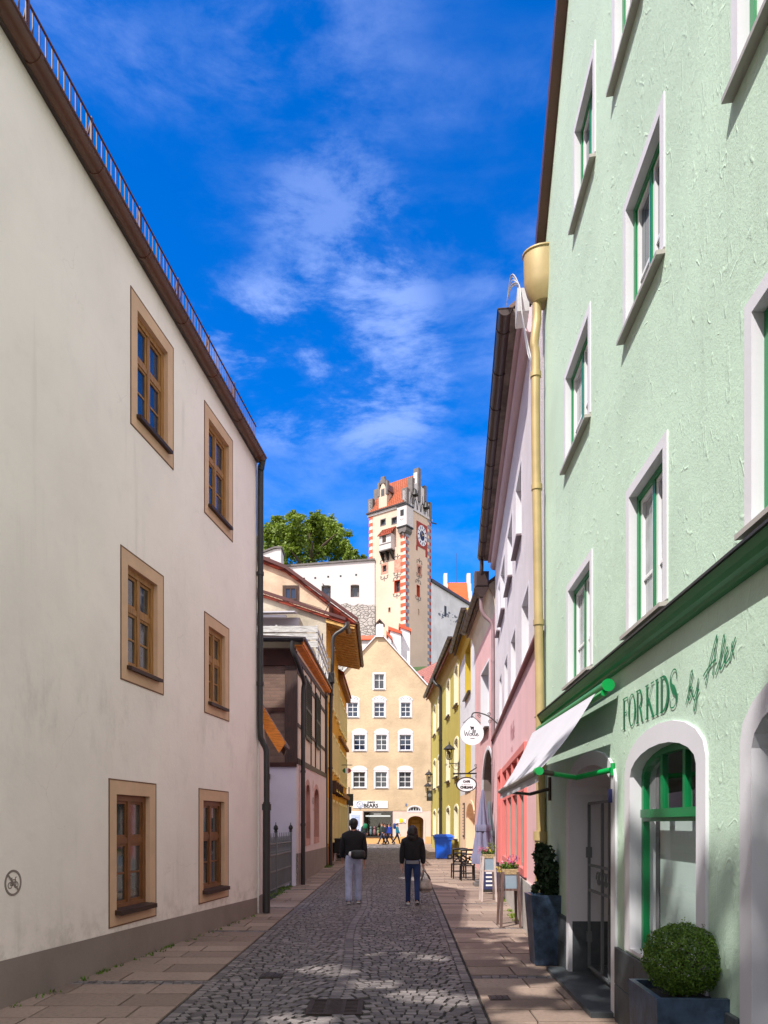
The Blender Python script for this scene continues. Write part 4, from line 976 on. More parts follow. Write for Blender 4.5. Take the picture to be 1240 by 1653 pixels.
PO = thing('wall_poster', 'pale blue poster in a white surround beside the toy shop window', 'poster', f5.P((u0+u1)/2, v0, 0))
m = MB(); m.box(f5, u0-.1, u1, v0-.6, v1, 0, .04); m.build('surround', sign_white, PO); m = MB(); m.box(f5, u0+.15, u1-.15, v0, v1-.25, .04, .05); m.build('print', pale_blue, PO)
m = MB(); write(m, f5, 'BEAR', .13, (u0+u1)/2+.1, v1-.55, .054, 0)
for k in range(5): m.box(f5, u0+.5, u1-.3, v1-.75-k*.12, v1-.71-k*.12, .05, .053)
m.build('lettering', ink_blue, PO)
u0, u1 = f5.u(640), f5.u(655); v0, v1 = f5.v(650, 1339), f5.v(650, 1323)
NB = thing('notice_board', 'small white notice board with a yellow sun left of the arched passage', 'sign', f5.P((u0+u1)/2, v0, 0))
m = MB(); m.box(f5, u0, u1, v0+.55, v1, 0, .04); m.build('board', sign_white, NB); m = MB(); m.ball(f5.P((u0+u1)/2, v1-.1, .05), (.2, .02, .2), 8); m.build('emblem', yellow_m, NB)
m = MB(); m.box(f5, u0+.3, u1-.05, v0+.6, v0+.68, .04, .045); m.build('lettering', ink_blue, NB)
m = MB(); m.box(f5, f5.u(654.5), f5.u(657), f5.v(655, 1301), f5.v(655, 1297), .0, .04); m.build('house_number', ink_blue, H5)

# rose roofed house to the right, behind
RH = thing('rose_roofed_house', 'house with a rose pink tiled roof behind the sand yellow gable', 'house', (8, 72, 0))
r0, r1 = Vector((3.0, 84, 18.6)), Vector((8.2, 70.5, 18.6)); dn = Vector((-.933, -.36, 0))
m = MB(); slab(m, [r0+dn*6.5+Vector((0, 0, -6)), r1+dn*6.5+Vector((0, 0, -6)), r1, r0], .2); slab(m, [r0-dn*6.5+Vector((0, 0, -6)), r1-dn*6.5+Vector((0, 0, -6)), r1, r0], .2); m.build('roof', gable_tile, RH)
m = MB(); ff = [r0+dn*6-Vector((0, 0, 5.6)), r1+dn*6-Vector((0, 0, 5.6)), r1-dn*6-Vector((0, 0, 5.6)), r0-dn*6-Vector((0, 0, 5.6))]
for i in range(4): a, b = ff[i], ff[(i+1) % 4]; m.add([a, b, Vector((b.x, b.y, -.2)), Vector((a.x, a.y, -.2))], [(0, 1, 2, 3)])
m.add([ff[0], ff[3], r0], [(0, 1, 2)]); m.add([ff[1], ff[2], r1], [(0, 1, 2)]); m.build('wall', old_beige, RH)
m = MB(); 
for k in (.2, .45, .7):
    q = r0.lerp(r1, k)+dn*3+Vector((0, 0, -2.6)); m.box(Fr(q[:2], (q.x-.36, q.y+.93)), -.06, .06, q.z, q.z+.3, -.06, .06)
m.build('snow_hook', dark_metal, RH)
m = MB(); m.tube([r0.lerp(r1, .3)+dn*3.4+Vector((0, 0, -3.1)), r0.lerp(r1, .3)+dn*3.4+Vector((0, 0, -1.9))], .1, 6); m.build('vent_pipe', stone_grey, RH)

# ------------------------------------------------------------------ castle on the hill
CW = thing('castle_wall', 'long white castle wall with loopholes on the hill left of the tower', 'castle wall', (-9, 105, 22))
fc = Fr((-24, 105), (-1.3, 105)); Lc = fc.L
hs_ = []
for xa, xb, ya, yb in ((519, 534, 946, 971), (566, 580, 945, 964)):
    u0, u1 = fc.u(xa), fc.u(xb); v0, v1 = fc.v(xa, yb), fc.v(xa, ya)
    hs_.append(window(CW, fc, u0, u1, v0, v1, .12, ring=0, rmat=castle_white, depth=.6, fmat=stone_grey, fw=.3, mull=(), pmat=glass_grey, name='niche_window'))
wl = MB(); wl.holes(fc, [(0, 15), (Lc, 15), (Lc, 38.95), (fc.u(460), 38.0), (0, 37.7)], hs_)
wl.add([fc.P(0, 15, 0), fc.P(0, 37.7, 0), fc.P(0, 37.7, -1.2), fc.P(0, 15, -1.2)], [(0, 1, 2, 3)]); wl.add([fc.P(0, 15, -1.2), fc.P(0, 37.7, -1.2), fc.P(Lc, 38.9, -1.2), fc.P(Lc, 15, -1.2)], [(0, 1, 2, 3)])
wl.build('wall', castle_white, CW)
m = MB(); m.prism(fc, [(0, 37.7), (fc.u(460), 38.0), (Lc, 38.95), (Lc, 39.2), (fc.u(460), 38.25), (0, 37.95)], -1.4, .2); m.build('coping', stone_grey, CW)
for x, y in ((491, 934), (509, 933), (530, 931), (550, 930), (575, 928)):
    m = MB(); m.box(fc, fc.u(x)-.13, fc.u(x)+.13, fc.v(x, y)-.13, fc.v(x, y)+.13, -.3, .012); m.build('loophole', bin_dark, CW)
a = fc.u(545); top = [(a, 31.9), (a+.5, 32.7), (a+1.3, 32.9), (a+2.2, 32.5), (a+3, 32.8), (a+4, 32.6), (Lc, 32.7)]
m = MB(); m.prism(fc, [(a-.6, 15), (a-.3, 29)]+top+[(Lc, 15)], 0, .12); m.build('rubble_base', rubble_m, CW)
BK = thing('castle_block', 'small white castle turret block on the left below the tree', 'turret', (-15.6, 105, 36))
fk = Fr((-18.2, 103.5), (-14.35, 103.5)); m = MB(); m.prism(fk, [(0, 30), (fk.L, 30), (fk.L, 40.1), (fk.L-.9, 40.0), (0, 38.9)], -3, 0); m.build('wall', castle_white, BK)
m = MB(); m.prism(fk, [(-.2, 38.9), (fk.L-.9, 40.05), (fk.L+.15, 40.12), (fk.L+.15, 40.35), (fk.L-.9, 40.3), (-.2, 39.15)], -3.2, .2); m.build('coping', stone_grey, BK)
m = MB(); m.box(fk, 1.5, 2.35, 38.0, 38.75, 0, .4); m.build('chimney', stone_grey, BK)

TH_ = R(36.5); CN = Vector((2.975, 102)); UF = Vector((-math.cos(TH_), math.sin(TH_))); UR = Vector((math.sin(TH_), math.cos(TH_))); TS = 6.35
pF = CN+UF*TS; pR = CN+UR*TS
tf = Fr(pF, CN, 1); tr = Fr(CN, pR, 1)              # lit front face (u from left corner to near corner), shaded right face
TW = thing('clock_tower', 'tall cream castle clock tower with red quoins and orange roof', 'tower', (CN.x, CN.y+4, 20))
EV = 45.75; hs_f, hs_r = [], []
def tw(f, hs, xa, xb, ya, yb, fm=stone_grey, ring=.12, rm=None, dep=.3, gl=glass_blue, mull=()):
    u0, u1 = f.u(xa), f.u(xb); v0, v1 = f.v(xa, yb), f.v(xa, ya)
    hs.append(window(TW, f, u0, u1, v0, v1, ring=ring, rmat=rm or tower_wall, rw=.03, depth=dep, fmat=fm, fw=.07, mull=mull, pmat=gl))
dull = M('rose_fresco_paint', S(206, 150, 130), var=.25, vs=2)
tw(tf, hs_f, 615, 622, 840, 848.5, rm=stone_grey); tw(tf, hs_f, 633, 641.5, 837, 846, rm=stone_grey)
tw(tf, hs_f, 618, 624, 913.5, 923.5, ring=.3, rm=dull)
tw(tf, hs_f, 637, 646, 938, 957, rm=quoin_red, ring=.06, dep=.5, gl=glass_grey)
tw(tf, hs_f, 627, 630.5, 981, 988.5, ring=.06)
tw(tr, hs_r, 675, 679, 914, 925, ring=.3, rm=dull); tw(tr, hs_r, 673, 677.5, 944, 962, rm=quoin_red, ring=.05, dep=.4)
tw(tr, hs_r, 675, 676.6, 983, 992, ring=.04)
wl = MB(); wl.holes(tf, [(0, 14), (TS, 14), (TS, EV), (0, EV)], hs_f); wl.holes(tr, [(0, 14), (TS, 14), (TS, EV), (0, EV)], hs_r); wl.add([tf.P(0, 14, 0), tf.P(0, EV, 0), tf.P(0, EV, -TS), tf.P(0, 14, -TS)], [(0, 1, 2, 3)]); wl.add([tf.P(0, 14, -TS), tf.P(0, EV, -TS), tf.P(TS, EV, -TS), tf.P(TS, 14, -TS)], [(0, 1, 2, 3)]); wl.build('wall', tower_wall, TW)
# painted frescoes, stains
m = MB(); a = tf.u(636.5); b_ = tf.v(640, 912); m.prism(tf, [(a, b_-1.1), (a+1.35, b_-1.1), (a+1.35, b_+.9), (a, b_+.7)], -.01, .012); m.build('fresco', dull, TW)
m = MB()
for (f, x, y, s) in ((tf, 620, 905, 1), (tf, 620.5, 933, -1), (tf, 641, 933, 1), (tf, 641, 961, -1), (tf, 642, 899, 1), (tf, 642, 927, -1), (tr, 677, 906, 1), (tr, 676.5, 930, -1), (tr, 675, 938, 1), (tr, 675, 967, -1)):
    c = (f.u(x), f.v(x, y))
    for q in (-1, 1): m.ribbon(f, spline([(c[0], c[1]-.1*s), (c[0]+q*.3, c[1]+.15*s), (c[0]+q*.62, c[1]-.05*s), (c[0]+q*.45, c[1]-.25*s), (c[0]+q*.75, c[1]-.3*s)], 4), .09, .035)
    m.ribbon(f, [(c[0], c[1]-.3*s), (c[0], c[1]+.45*s)], .11, .035)
m.build('scrollwork', stone_grey, TW)
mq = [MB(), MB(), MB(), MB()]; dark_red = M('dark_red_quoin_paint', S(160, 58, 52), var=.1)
EW = TS; z = 24.
k = 0
while z < EV-.4:
    h = .47; hi = z+h
    if z < EV-.5:
        if z > 25: mq[0].box(tf, -.01, .66, z, hi, -.02, .05, 0); mq[0].box(tf, .30, .62, hi, z+.95, -.02, .045, 1)
        if z < 42.1: mq[1].box(tf, EW-.84, EW-.0, z, hi, -.02, .05, 0); mq[1].box(tf, EW-.42, EW-.0, hi, z+.95, -.02, .045, 1)
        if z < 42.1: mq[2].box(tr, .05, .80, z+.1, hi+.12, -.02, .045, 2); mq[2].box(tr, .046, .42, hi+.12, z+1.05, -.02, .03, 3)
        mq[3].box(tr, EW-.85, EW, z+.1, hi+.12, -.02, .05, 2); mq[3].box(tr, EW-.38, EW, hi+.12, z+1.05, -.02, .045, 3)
    z += .95
for m in mq: m.build('quoin_column', [quoin_red, quoin_white, quoin_blue, dark_red], TW)
m = MB(); m.box(tf, -.2, TS+.2, EV-.42, EV-.1, -.05, .16, 0); m.box(tr, -.1, TS+.2, EV-.42, EV-.1, -.05, .14, 0); m.box(tf, -.25, TS+.1, EV-.1, EV+.1, -.05, .38, 1); m.build('cornice', [quoin_white, dark_brown_metal], TW)
RG = 51.0; hf = TS/2
m = MB(); slab(m, [tf.P(.3, EV+.05, .32), tf.P(TS-.3, EV+.05, .32), tf.P(TS-.3, EV+1.5, -.55), tf.P(.3, EV+1.5, -.55)], .12); slab(m, [tf.P(.3, EV+1.5, -.55), tf.P(TS-.3, EV+1.5, -.55), tf.P(TS-.3, RG, -hf), tf.P(.3, RG, -hf)], .12)
slab(m, [tf.P(.3, EV, -TS-.2), tf.P(TS-.3, EV, -TS-.2), tf.P(TS-.3, RG, -hf), tf.P(.3, RG, -hf)], .12); m.build('roof', orange_tile, TW)
# stepped gables with their piers
def stepgable(f, mirror, name):
    m = MB(); out = [(0, EV-.1)]
    st = [(0., 47.6), (.17, 47.6), (.17, 47.0), (.25, 47.0), (.25, 49.0), (.38, 49.3), (.38, 49.4), (.42, 49.4), (.42, 51.0), (.58, 51.0), (.58, 49.4), (.62, 49.4), (.62, 49.3), (.75, 49.3), (.75, 47.0), (.83, 47.0), (.83, 47.6), (1, 47.6)]
    m.holes(f, [(0, EV-.1)]+[(a*TS, z) for a, z in st]+[(TS, EV-.1)], [], .06); m.holes(f, [(0, EV-.1)]+[(a*TS, z) for a, z in st]+[(TS, EV-.1)], [], -.5)
    lp = [(0, EV-.1)]+[(a*TS, z) for a, z in st]+[(TS, EV-.1)]
    for (a, b), (c, d) in zip(lp, lp[1:]): m.add([f.P(a, b, .06), f.P(c, d, .06), f.P(c, d, -.5), f.P(a, b, -.5)], [(0, 1, 2, 3)])
    o = m.build('gable', castle_white, TW)
    m = MB()
    for a, zb, zt_, wd in ((.0, EV-.4, 47.9, .55), (.25, 46.2, 49.8, .48), (.5, 47, 51.7, .62), (.75, 46.2, 49.8, .48), (1., EV-.4, 47.9, .55)):
        c = min(max(a*TS, wd/2), TS-wd/2); m.box(f, c-wd/2, c+wd/2, zb, zt_, -.62, .18)
    m.build('pier', stone_grey, o)
    return o
og = stepgable(tr, 0, 'gable')
m = MB()
for u in (1.3, 2.3, 3.2, 4.1, 5.1): m.ribbon(tr, spline([(u-.4, EV-.2), (u-.25, EV+.9), (u, EV+1.3), (u+.25, EV+.9), (u+.4, EV-.2)], 5), .16, .075); m.ribbon(tr, [(u, EV+1.2), (u, EV+2.6-abs(u-3.2)*.3)], .12, .075)
m.build('tracery', dark_metal, og)
tl = Fr(pF+UR*TS, pF, 1); stepgable(tl, 1, 'gable')
# bells hung in the gable
for u, v in ((1.75, 47.4), (4.6, 46.6)):
    m = MB(); c = tr.P(u, v, .35); m.lathe([(.5, -.1), (.46, .05), (.33, .3), (.28, .6), (.16, .78), (.05, .85)], c, 14); m.ball(c+Vector((0, 0, -.15)), .12, 6); m.tube([c+Vector((0, 0, .8)), tr.P(u, v+1.2, 0)], .05, 6); m.build('bell', black_iron, TW, True)
m = MB(); m.tube([tr.P(TS, EV-.6, 0), tr.P(TS+1.0, EV-.55, .3)], .1, 6); m.build('waterspout', dark_metal, TW)
# dormer with its own small stepped gable
fd = Fr(tf.P(1.75, 0, .15)[:2], tf.P(3.35, 0, .15)[:2]); m = MB(); m.prism(fd, [(.1, EV+.15), (1.5, EV+.15), (1.5, EV+2.5), (.8, EV+4.0), (.1, EV+2.5)], -2.4, 0); od = m.build('dormer', tower_wall, TW)
m = MB()
for a in (-.06, 1.32): m.box(fd, a, a+.34, EV+2.0, EV+3.9, -.35, .08)
m.box(fd, .5, 1.1, EV+3.7, EV+4.6, -.35, .08); m.box(fd, .35, .6, EV+3.6, EV+4.2, -.35, .06); m.box(fd, 1.0, 1.25, EV+3.6, EV+4.2, -.35, .06); m.build('gablet', stone_grey, od)
m = MB(); slab(m, [fd.P(1.75, EV+2.5, 0), fd.P(.8, EV+4.05, 0), fd.P(.8, EV+4.05, -2.5), fd.P(1.75, EV+2.5, -2.5)], .1); m.build('roof', dark_brown_metal, od)
m = MB(); m.box(fd, .5, 1.1, EV+1.9, EV+2.9, -.1, .03); m.build('window', stone_grey, od); m = MB(); m.box(fd, .6, 1.0, EV+2.0, EV+2.8, .03, .045); m.build('pane', glass_grey, od.children[-1])
# oriel on the front face, with tiled roof and brackets
fo = Fr(tf.P(tf.u(619), 0, .95)[:2], tf.P(tf.u(637.5), 0, .95)[:2]); Lo = fo.L; vb, vt = tf.v(628, 891), tf.v(628, 866)
m = MB(); m.box(fo, 0, Lo, vb, vt, -.95, 0); oo = m.build('oriel', quoin_white, TW)
m = MB(); m.add([fo.P(-.2, vt-.05, .25), fo.P(Lo+.2, vt-.05, .25), fo.P(Lo+.2, vt+1.15, -.9), fo.P(-.2, vt+1.15, -.9)], [(0, 1, 2, 3)]); slab(m, [fo.P(-.2, vt-.05, .25), fo.P(Lo+.2, vt-.05, .25), fo.P(Lo+.2, vt+1.15, -.9), fo.P(-.2, vt+1.15, -.9)], .12); m.build('roof', tiles('oriel_roof_tiles', S(190, 88, 60), R(-36.5), .3, .3), oo)
m = MB(); m.box(fo, .55, 1.15, vb+1.1, vb+1.95, 0, .04); m.build('window', timber, oo); m = MB(); m.box(fo, .02, Lo-.02, vb+.82, vb+.92, 0, .05); m.box(fo, -.05, Lo+.05, vb-.08, vb+.08, -.95, .06); m.build('band', stone_grey, oo)
for u in (.15, Lo/2, Lo-.15):
    m = MB(); m.prism(Fr(fo.P(u-.1, 0, 0)[:2], fo.P(u-.1, 0, -1)[:2]), [(0, vb-.08), (.95, vb-.08), (.95, vb-1.2), (.6, vb-.9)], -.1, .1); m.build('bracket', black_iron, oo)
# corner turret box
c0 = CN+UF*1.15-UR*.45; c1 = CN-UF*.45-UR*.45; fx = Fr(c0, c1); vb, vt = 42.45, 45.35
m = MB(); m.box(fx, 0, fx.L, vb, vt, -1.6, 0); ob = m.build('corner_turret', quoin_white, TW)
m = MB(); m.box(fx, -.08, fx.L+.08, vt-.08, vt+.12, -1.7, .08); m.box(fx, -.06, fx.L+.06, vb-.06, vb+.12, -1.66, .06); m.build('band', black_iron, ob)
m = MB(); m.prism(fx, [(.1, vb-.06), (.1, vb-.55), (.35, vb-.85), (fx.L/2, vb-.6), (fx.L-.35, vb-.85), (fx.L-.1, vb-.55), (fx.L-.1, vb-.06)], -1.5, -.03); m.prism(fx, [(.55, vb-.6), (fx.L/2+.2, vb-1.5), (fx.L-.5, vb-.6)], -1.2, -.2); m.build('corbel', stone_grey, ob)
m = MB(); m.box(fx, .6, 1.15, vb+1.5, vb+2.3, 0, .05); m.build('window', black_iron, ob); m = MB(); m.ribbon(fx, spline([(.5, vb+1.1), (.8, vb+.9), (1.1, vb+1.15)], 4), .06, .02); m.build('scrollwork', stone_grey, ob)
# clock on the shaded face
cu, cv_ = tr.u(681), tr.v(681, 865)
m = MB(); m.box(tr, cu-1.35, cu+1.35, cv_-1.75, cv_+1.75, -.02, .06); m.box(tr, cu-1.45, cu-1.1, cv_-2.4, cv_-1.75, -.02, .05); m.box(tr, cu+.95, cu+1.4, cv_-2.7, cv_-1.75, -.02, .05); oc = m.build('clock', dark_red, TW)
circ = lambda r: [(cu+r*.95*math.cos(q*.2094), cv_+r*1.15*math.sin(q*.2094)) for q in range(30)]
m = MB(); m.poly(tr, circ(1.25), .075); m.build('dial', white_paint, oc); m = MB(); m.poly(tr, circ(.62), .09)
for h in range(12):
    a = h*math.pi/6; q = (math.cos(a)*.95, math.sin(a)*1.15); m.ribbon(tr, [(cu+q[0]*.82, cv_+q[1]*.82), (cu+q[0]*1.15, cv_+q[1]*1.15)], .16, .092)
m.build('numerals', M('dark_blue_clock_paint', S(30, 40, 90), var=.1), oc)
m = MB(); m.ribbon(tr, [(cu, cv_), (cu-.3, cv_+.75)], .12, .1); m.ribbon(tr, [(cu, cv_), (cu+.5, cv_+.2)], .14, .1); m.build('hand', gold_metal, oc)
# weathered wing right of the tower and the orange roof behind
CR = thing('castle_wing', 'shaded stained castle wing right of the clock tower', 'castle wing', (pR.x+5, pR.y+6, 20))
fw_ = Fr(pR+UR*.1, pR+UR*13.5); m = MB(); m.holes(fw_, [(0, 14), (fw_.L, 14), (fw_.L, 35.6), (0, 36.6)], []); shell(m, fw_, fw_.L, (36.6, 35.6), 4, z0=14); m.build('wall', stained_wall, CR)
m = MB(); m.prism(fw_, [(-.2, 36.6), (fw_.L, 35.6), (fw_.L, 36.0), (-.2, 37.0)], -4, .3); m.build('roof_edge', dark_brown_metal, CR)
for x, y, h in ((719, 987, 1.6), (740, 1003, .6)): m = MB(); u = fw_.u(x); v = fw_.v(x, y); m.box(fw_, u-.3, u+.3, v-h/2, v+h/2, -.2, .02); m.build('slit_window', black_iron, CR)
m = MB()
for k in range(34):
    x = random.gauss(712+k*.9, 3); y = 990+k*.45+random.gauss(0, 4); u = fw_.u(x); v = fw_.v(x, y); a = random.uniform(.08, .4); m.poly(fw_, [(u+a*random.uniform(.5, 1)*math.cos(q), v+.6*a*random.uniform(.5, 1.2)*math.sin(q)) for q in [i*.785 for i in range(8)]], .006+k*.0004)
m.build('stain', M('grey_blue_bare_patch', S(120, 124, 140), var=.2), CR)
OR = thing('orange_roofed_wing', 'castle building with bright orange roof between two white stepped gables', 'castle building', (13, 127, 25))
fo2 = Fr((10.3, 125), (14.9, 125)); m = MB(); slab(m, [fo2.P(.55, 38.6, 0), fo2.P(fo2.L-.55, 38.6, 0), fo2.P(fo2.L-.55, 43.4, -3.4), fo2.P(.55, 43.4, -3.4)], .2); m.build('roof', orange_front, OR)
m = MB(); m.box(fo2, .2, fo2.L-.2, 15, 38.5, -6, -.3); m.build('wall', castle_white, OR)
for u, s in ((0, 1), (fo2.L-.6, 1)):
    m = MB()
    for k, (z, w0) in enumerate(((39.6, .1), (41.2, -1.0), (42.8, -2.0), (44.9, -3.0))): m.box(fo2, u, u+.6, 15, z, w0-1.3-(.003*k), w0-.0)
    m.build('stepped_gable', castle_white, OR)
m = MB(); m.tube([fo2.P(2.2, 43.4, -3.4), fo2.P(2.2, 48.5, -3.4)], .04, 5); m.build('lightning_rod', dark_metal, OR)
FW = thing('castle_forewall', 'stepped white retaining wall with red tile caps at the foot of the tower', 'wall', (1.8, 97, 20))
for x0, x1, ya, yb, d in ((627, 632, 1024, 1034, 96), (630, 647.5, 1017, 1024, 97), (647, 662, 1012, 1020, 98)):
    a, b = at(x0, ya, d), at(x1, yb, d); f_ = Fr((a.x, d), (b.x, d)); m = MB(); m.prism(f_, [(0, 14), (f_.L, 14), (f_.L, b.z), (0, a.z)], -1.5, 0); o = m.build('wall', stained_wall, FW)
    m = MB(); m.prism(f_, [(-.25, a.z), (f_.L+.15, b.z), (f_.L+.15, b.z+.35), (-.25, a.z+.45)], -1.7, .2); m.build('tile_cap', quoin_red, o)
SR = thing('low_red_roof', 'low red tiled roof left of the pointed gable, under the rubble wall', 'building', (-3.6, 92, 22))
a, b = at(575, 1030, 92), at(606, 1020, 92); f_ = Fr((a.x, 92), (b.x, 92)); m = MB(); m.box(f_, 0, f_.L, 12, a.z-.1, -4, 0); m.build('wall', castle_white, SR); m = MB(); slab(m, [f_.P(-.2, a.z-.15, .25), f_.P(f_.L+.2, a.z-.15, .25), f_.P(f_.L+.2, a.z+1.3, -4), f_.P(-.2, a.z+1.3, -4)], .15); m.build('roof', quoin_red, SR)

# ------------------------------------------------------------------ leaves
def leaves(m, c, r, n, size, squash=1., shell_=.5, up=.3):
    c = Vector(c); r = r if isinstance(r, (tuple, list)) else (r, r, r)
    for _ in range(n):
        q = Vector((random.gauss(0, 1), random.gauss(0, 1), random.gauss(0, 1))).normalized(); t = random.random()**shell_
        p = c+Vector((q.x*r[0]*t, q.y*r[1]*t, q.z*r[2]*t))
        nrm = (q+Vector((random.gauss(0, .7), random.gauss(0, .7), random.gauss(up, .7)))).normalized()
        a = nrm.orthogonal().normalized(); b = nrm.cross(a); an = random.uniform(0, 6.28); a, b = a*math.cos(an)+b*math.sin(an), b*math.cos(an)-a*math.sin(an)
        s = size*random.uniform(.6, 1.3); m.add([p-a*s*.5, p+b*s*.32, p+a*s*.5, p-b*s*.32], [(0, 1, 2, 3)])
TE = thing('chestnut_tree', 'broad leafy green tree rising behind the white castle wall', 'tree', (-12.2, 122, 22))
m = MB(); m.tube([(-12.2, 122, 20), (-12.1, 122, 30), (-12.3, 122, 38), (-12, 122, 45), (-12.2, 122, 50)], [1, .85, .7, .45, .15], 10)
for k in range(9):
    a = k*.7; z0 = 33+k*1.4; m.tube([(-12.2, 122, z0), (-12.2+3*math.cos(a), 122+3*math.sin(a), z0+2.5), (-12.2+6*math.cos(a), 122+5*math.sin(a), z0+4)], [.35, .22, .06], 7)
m.build('trunk', bark, TE, True)
m = MB()
lob = []
for px, py, pr in ((500, 872, 34), (455, 868, 30), (432, 885, 26), (418, 905, 24), (540, 870, 26), (520, 850, 24), (480, 848, 24), (450, 850, 17), (530, 848, 17), (545, 895, 24), (568, 900, 15), (583, 906, 10), (500, 905, 34), (455, 905, 30), (560, 885, 11), (435, 862, 14), (508, 838, 12), (545, 858, 12), (470, 880, 26), (525, 880, 24)):
    d = 122+random.uniform(-3.5, 3.5); p = at(px, py, d); lob.append((p, pr*d/FOC))
for p, r in lob:
    leaves(m, p, r*.82, int(260+r*r*62), .5, shell_=.42)
    for k in range(int(7+r*3)):
        q = Vector((random.gauss(0, 1), random.gauss(0, 1), random.gauss(.2, 1))).normalized()
        leaves(m, p+q*r*random.uniform(.75, 1.0), r*random.uniform(.18, .34), 62, .45, shell_=.5)
m.build('crown', leaf_tree, TE)

# unseen tree added left of the viewer to shade and dapple the near lane
YT = thing('added_shade_tree', 'unseen dense tree added left of the viewer to shade and dapple the lane', 'tree', (-8.2, -1.5, 0))
m = MB(); m.tube([(-8.2, -1.5, 0), (-8.1, -1.5, 4), (-8.3, -1.4, 8), (-8.2, -1.5, 12), (-8.1, -1.5, 15.5)], [.5, .42, .34, .22, .06], 10)
for k in range(10):
    a = k*.9; z0 = 6+k*.85; m.tube([(-8.2, -1.5, z0), (-8.2+1.6*math.cos(a), -1.5+2.2*math.sin(a), z0+1.3), (-8.2+2.6*math.cos(a), -1.5+4*math.sin(a), z0+2)], [.16, .1, .03], 6)
m.build('trunk', bark, YT, True)
kx, ky = math.sin(SUN_AZ)/math.tan(SUN_EL), math.cos(SUN_AZ)/math.tan(SUN_EL)
gaps = []  # crown openings shaped along sun rays to imitate sun patches reflected by windows
for px, py, n, rr, da in ((478, 1650, 3, .17, .10), (528, 1568, 4, .16, .13), (590, 1588, 3, .12, .13), (703, 1611, 4, .17, .12), (682, 1545, 2, .13, .12), (568, 1536, 4, .12, .14), (512, 1523, 4, .13, .12), (885, 1644, 4, .20, .16), (618, 1590, 1, .10, 0), (860, 1600, 1, .10, 0)):
    d = CAMZ*FOC/(py-HOR); x = (px-620)*d/FOC
    for i in range(n): gaps.append((x+(i-(n-1)/2)*da, d-(i-(n-1)/2)*da*.45, rr+.02))
m = MB(); cnt = 0
while cnt < 21000:
    y = random.uniform(-10, 4.6); z = random.uniform(4.5, 17.4); x = random.uniform(-10.8, -5.4)
    # crown outline: rounded top, a straighter flank towards the lane
    top = 13.9+3.3*(1-((y+5)/9.6)**2) if y > -5 else 17.2-.06*(y+5)**2
    if z > top or (y > 3.4 and z < 6): continue
    if ((x+8.1)/2.75)**2+max(0, (8-z)/6)**2 > 1: continue
    gx, gy = x+kx*z, y+ky*z                              # where this leaf's shadow meets the ground
    if any((gx-a)**2+(gy-b)**2 < (r+.15)**2 for a, b, r in gaps): continue
    p = Vector((x, y, z)); nrm = (SV+Vector((random.gauss(0, .5), random.gauss(0, .5), random.gauss(0, .5)))).normalized(); a = nrm.orthogonal().normalized(); b = nrm.cross(a); s = random.uniform(.24, .40)
    m.add([p-a*s*.5, p+b*s*.42, p+a*s*.5, p-b*s*.42], [(0, 1, 2, 3)]); cnt += 1
m.build('crown', leaf_tree, YT)
# ------------------------------------------------------------------ right side: the mint green house
fg_ = Fr((1.863, 1.0), (2.165, 10.05), -1); LG = fg_.L
G = thing('green_house', 'mint green plastered house with white framed windows and dark green cornice, nearest on the right', 'house', fg_.P(LG/2, 0, -4))
hs_ = []
gk = dict(ring=.085, eb=.0, rmat=white_paint, rw=.012, depth=.10, fmat=green_paint, fw=.05, mull=(.5,), sub=(.36,), barw=.05, sill=(.035, .065, .085, -.04), smat=sill_grey)
def gwin(xa, xb, z0, z1, gl=glass_blue, width=None):
    if width is None: ua, ub = fg_.u(xb), fg_.u(xa)
    else: ub = fg_.u(xa); ua = ub-width
    hs_.append(window(G, fg_, ua+.085, ub-.085, z0+.06, z1-.085, pmat=gl, **gk))
curt = pane('net_curtain_glass', (.40, .41, .44, 1), .06, .03, .6)
gwin(916, 957, 3.25, 4.46, curt); gwin(1012.5, 1079, 3.25, 4.5, curt); gwin(1205, 0, 3.25, 4.52, glass_blue, 1.08)
gwin(912, 954, 5.80, 6.97, curt); gwin(1007.5, 1074, 5.78, 6.95, glass_blue); gwin(1183, 0, 5.78, 6.95, glass_blue, 1.08)
gwin(926.5, 962, 8.24, 9.39, glass_blue); gwin(990, 1042, 8.22, 9.39, glass_blue); gwin(1145, 0, 8.22, 9.39, glass_blue, 1.05)
# shop window with arched head
ub, ua = fg_.u(1012), fg_.u(1143); a, b, z0, z1, ar = ua+.14, ub-.15, .70, 2.10, .20
hs_.append(op(a, b, z0, z1, ar, .01)); m = MB(); m.ring(fg_, op(a, b, z0, z1, ar, .15, .03), op(a, b, z0, z1, ar), -.004, .02, 0, -.19); SWG = m.build('shop_window', white_paint, G)
m = MB(); dp = -.10; m.ring(fg_, op(a, b, z0, z1, ar), op(a, b, z0, z1, ar, -.05), dp-.04, dp+.025, 0, dp-.03)
tz = 1.80; m.box(fg_, a+.05, b-.05, tz-.03, tz+.035, dp-.03, dp+.05); m.box(fg_, a+.03, b-.03, tz-.06, tz-.03, dp-.03, dp+.03)
for q in (.34, .67): c = a+(b-a)*q; m.box(fg_, c-.026, c+.026, tz, z1+ar*.93, dp-.03, dp+.02)
m.build('frame', green_paint, SWG)
m = MB(); m.poly(fg_, op(a, b, z0, z1, ar, -.03), dp); m.build('pane', clear, SWG)
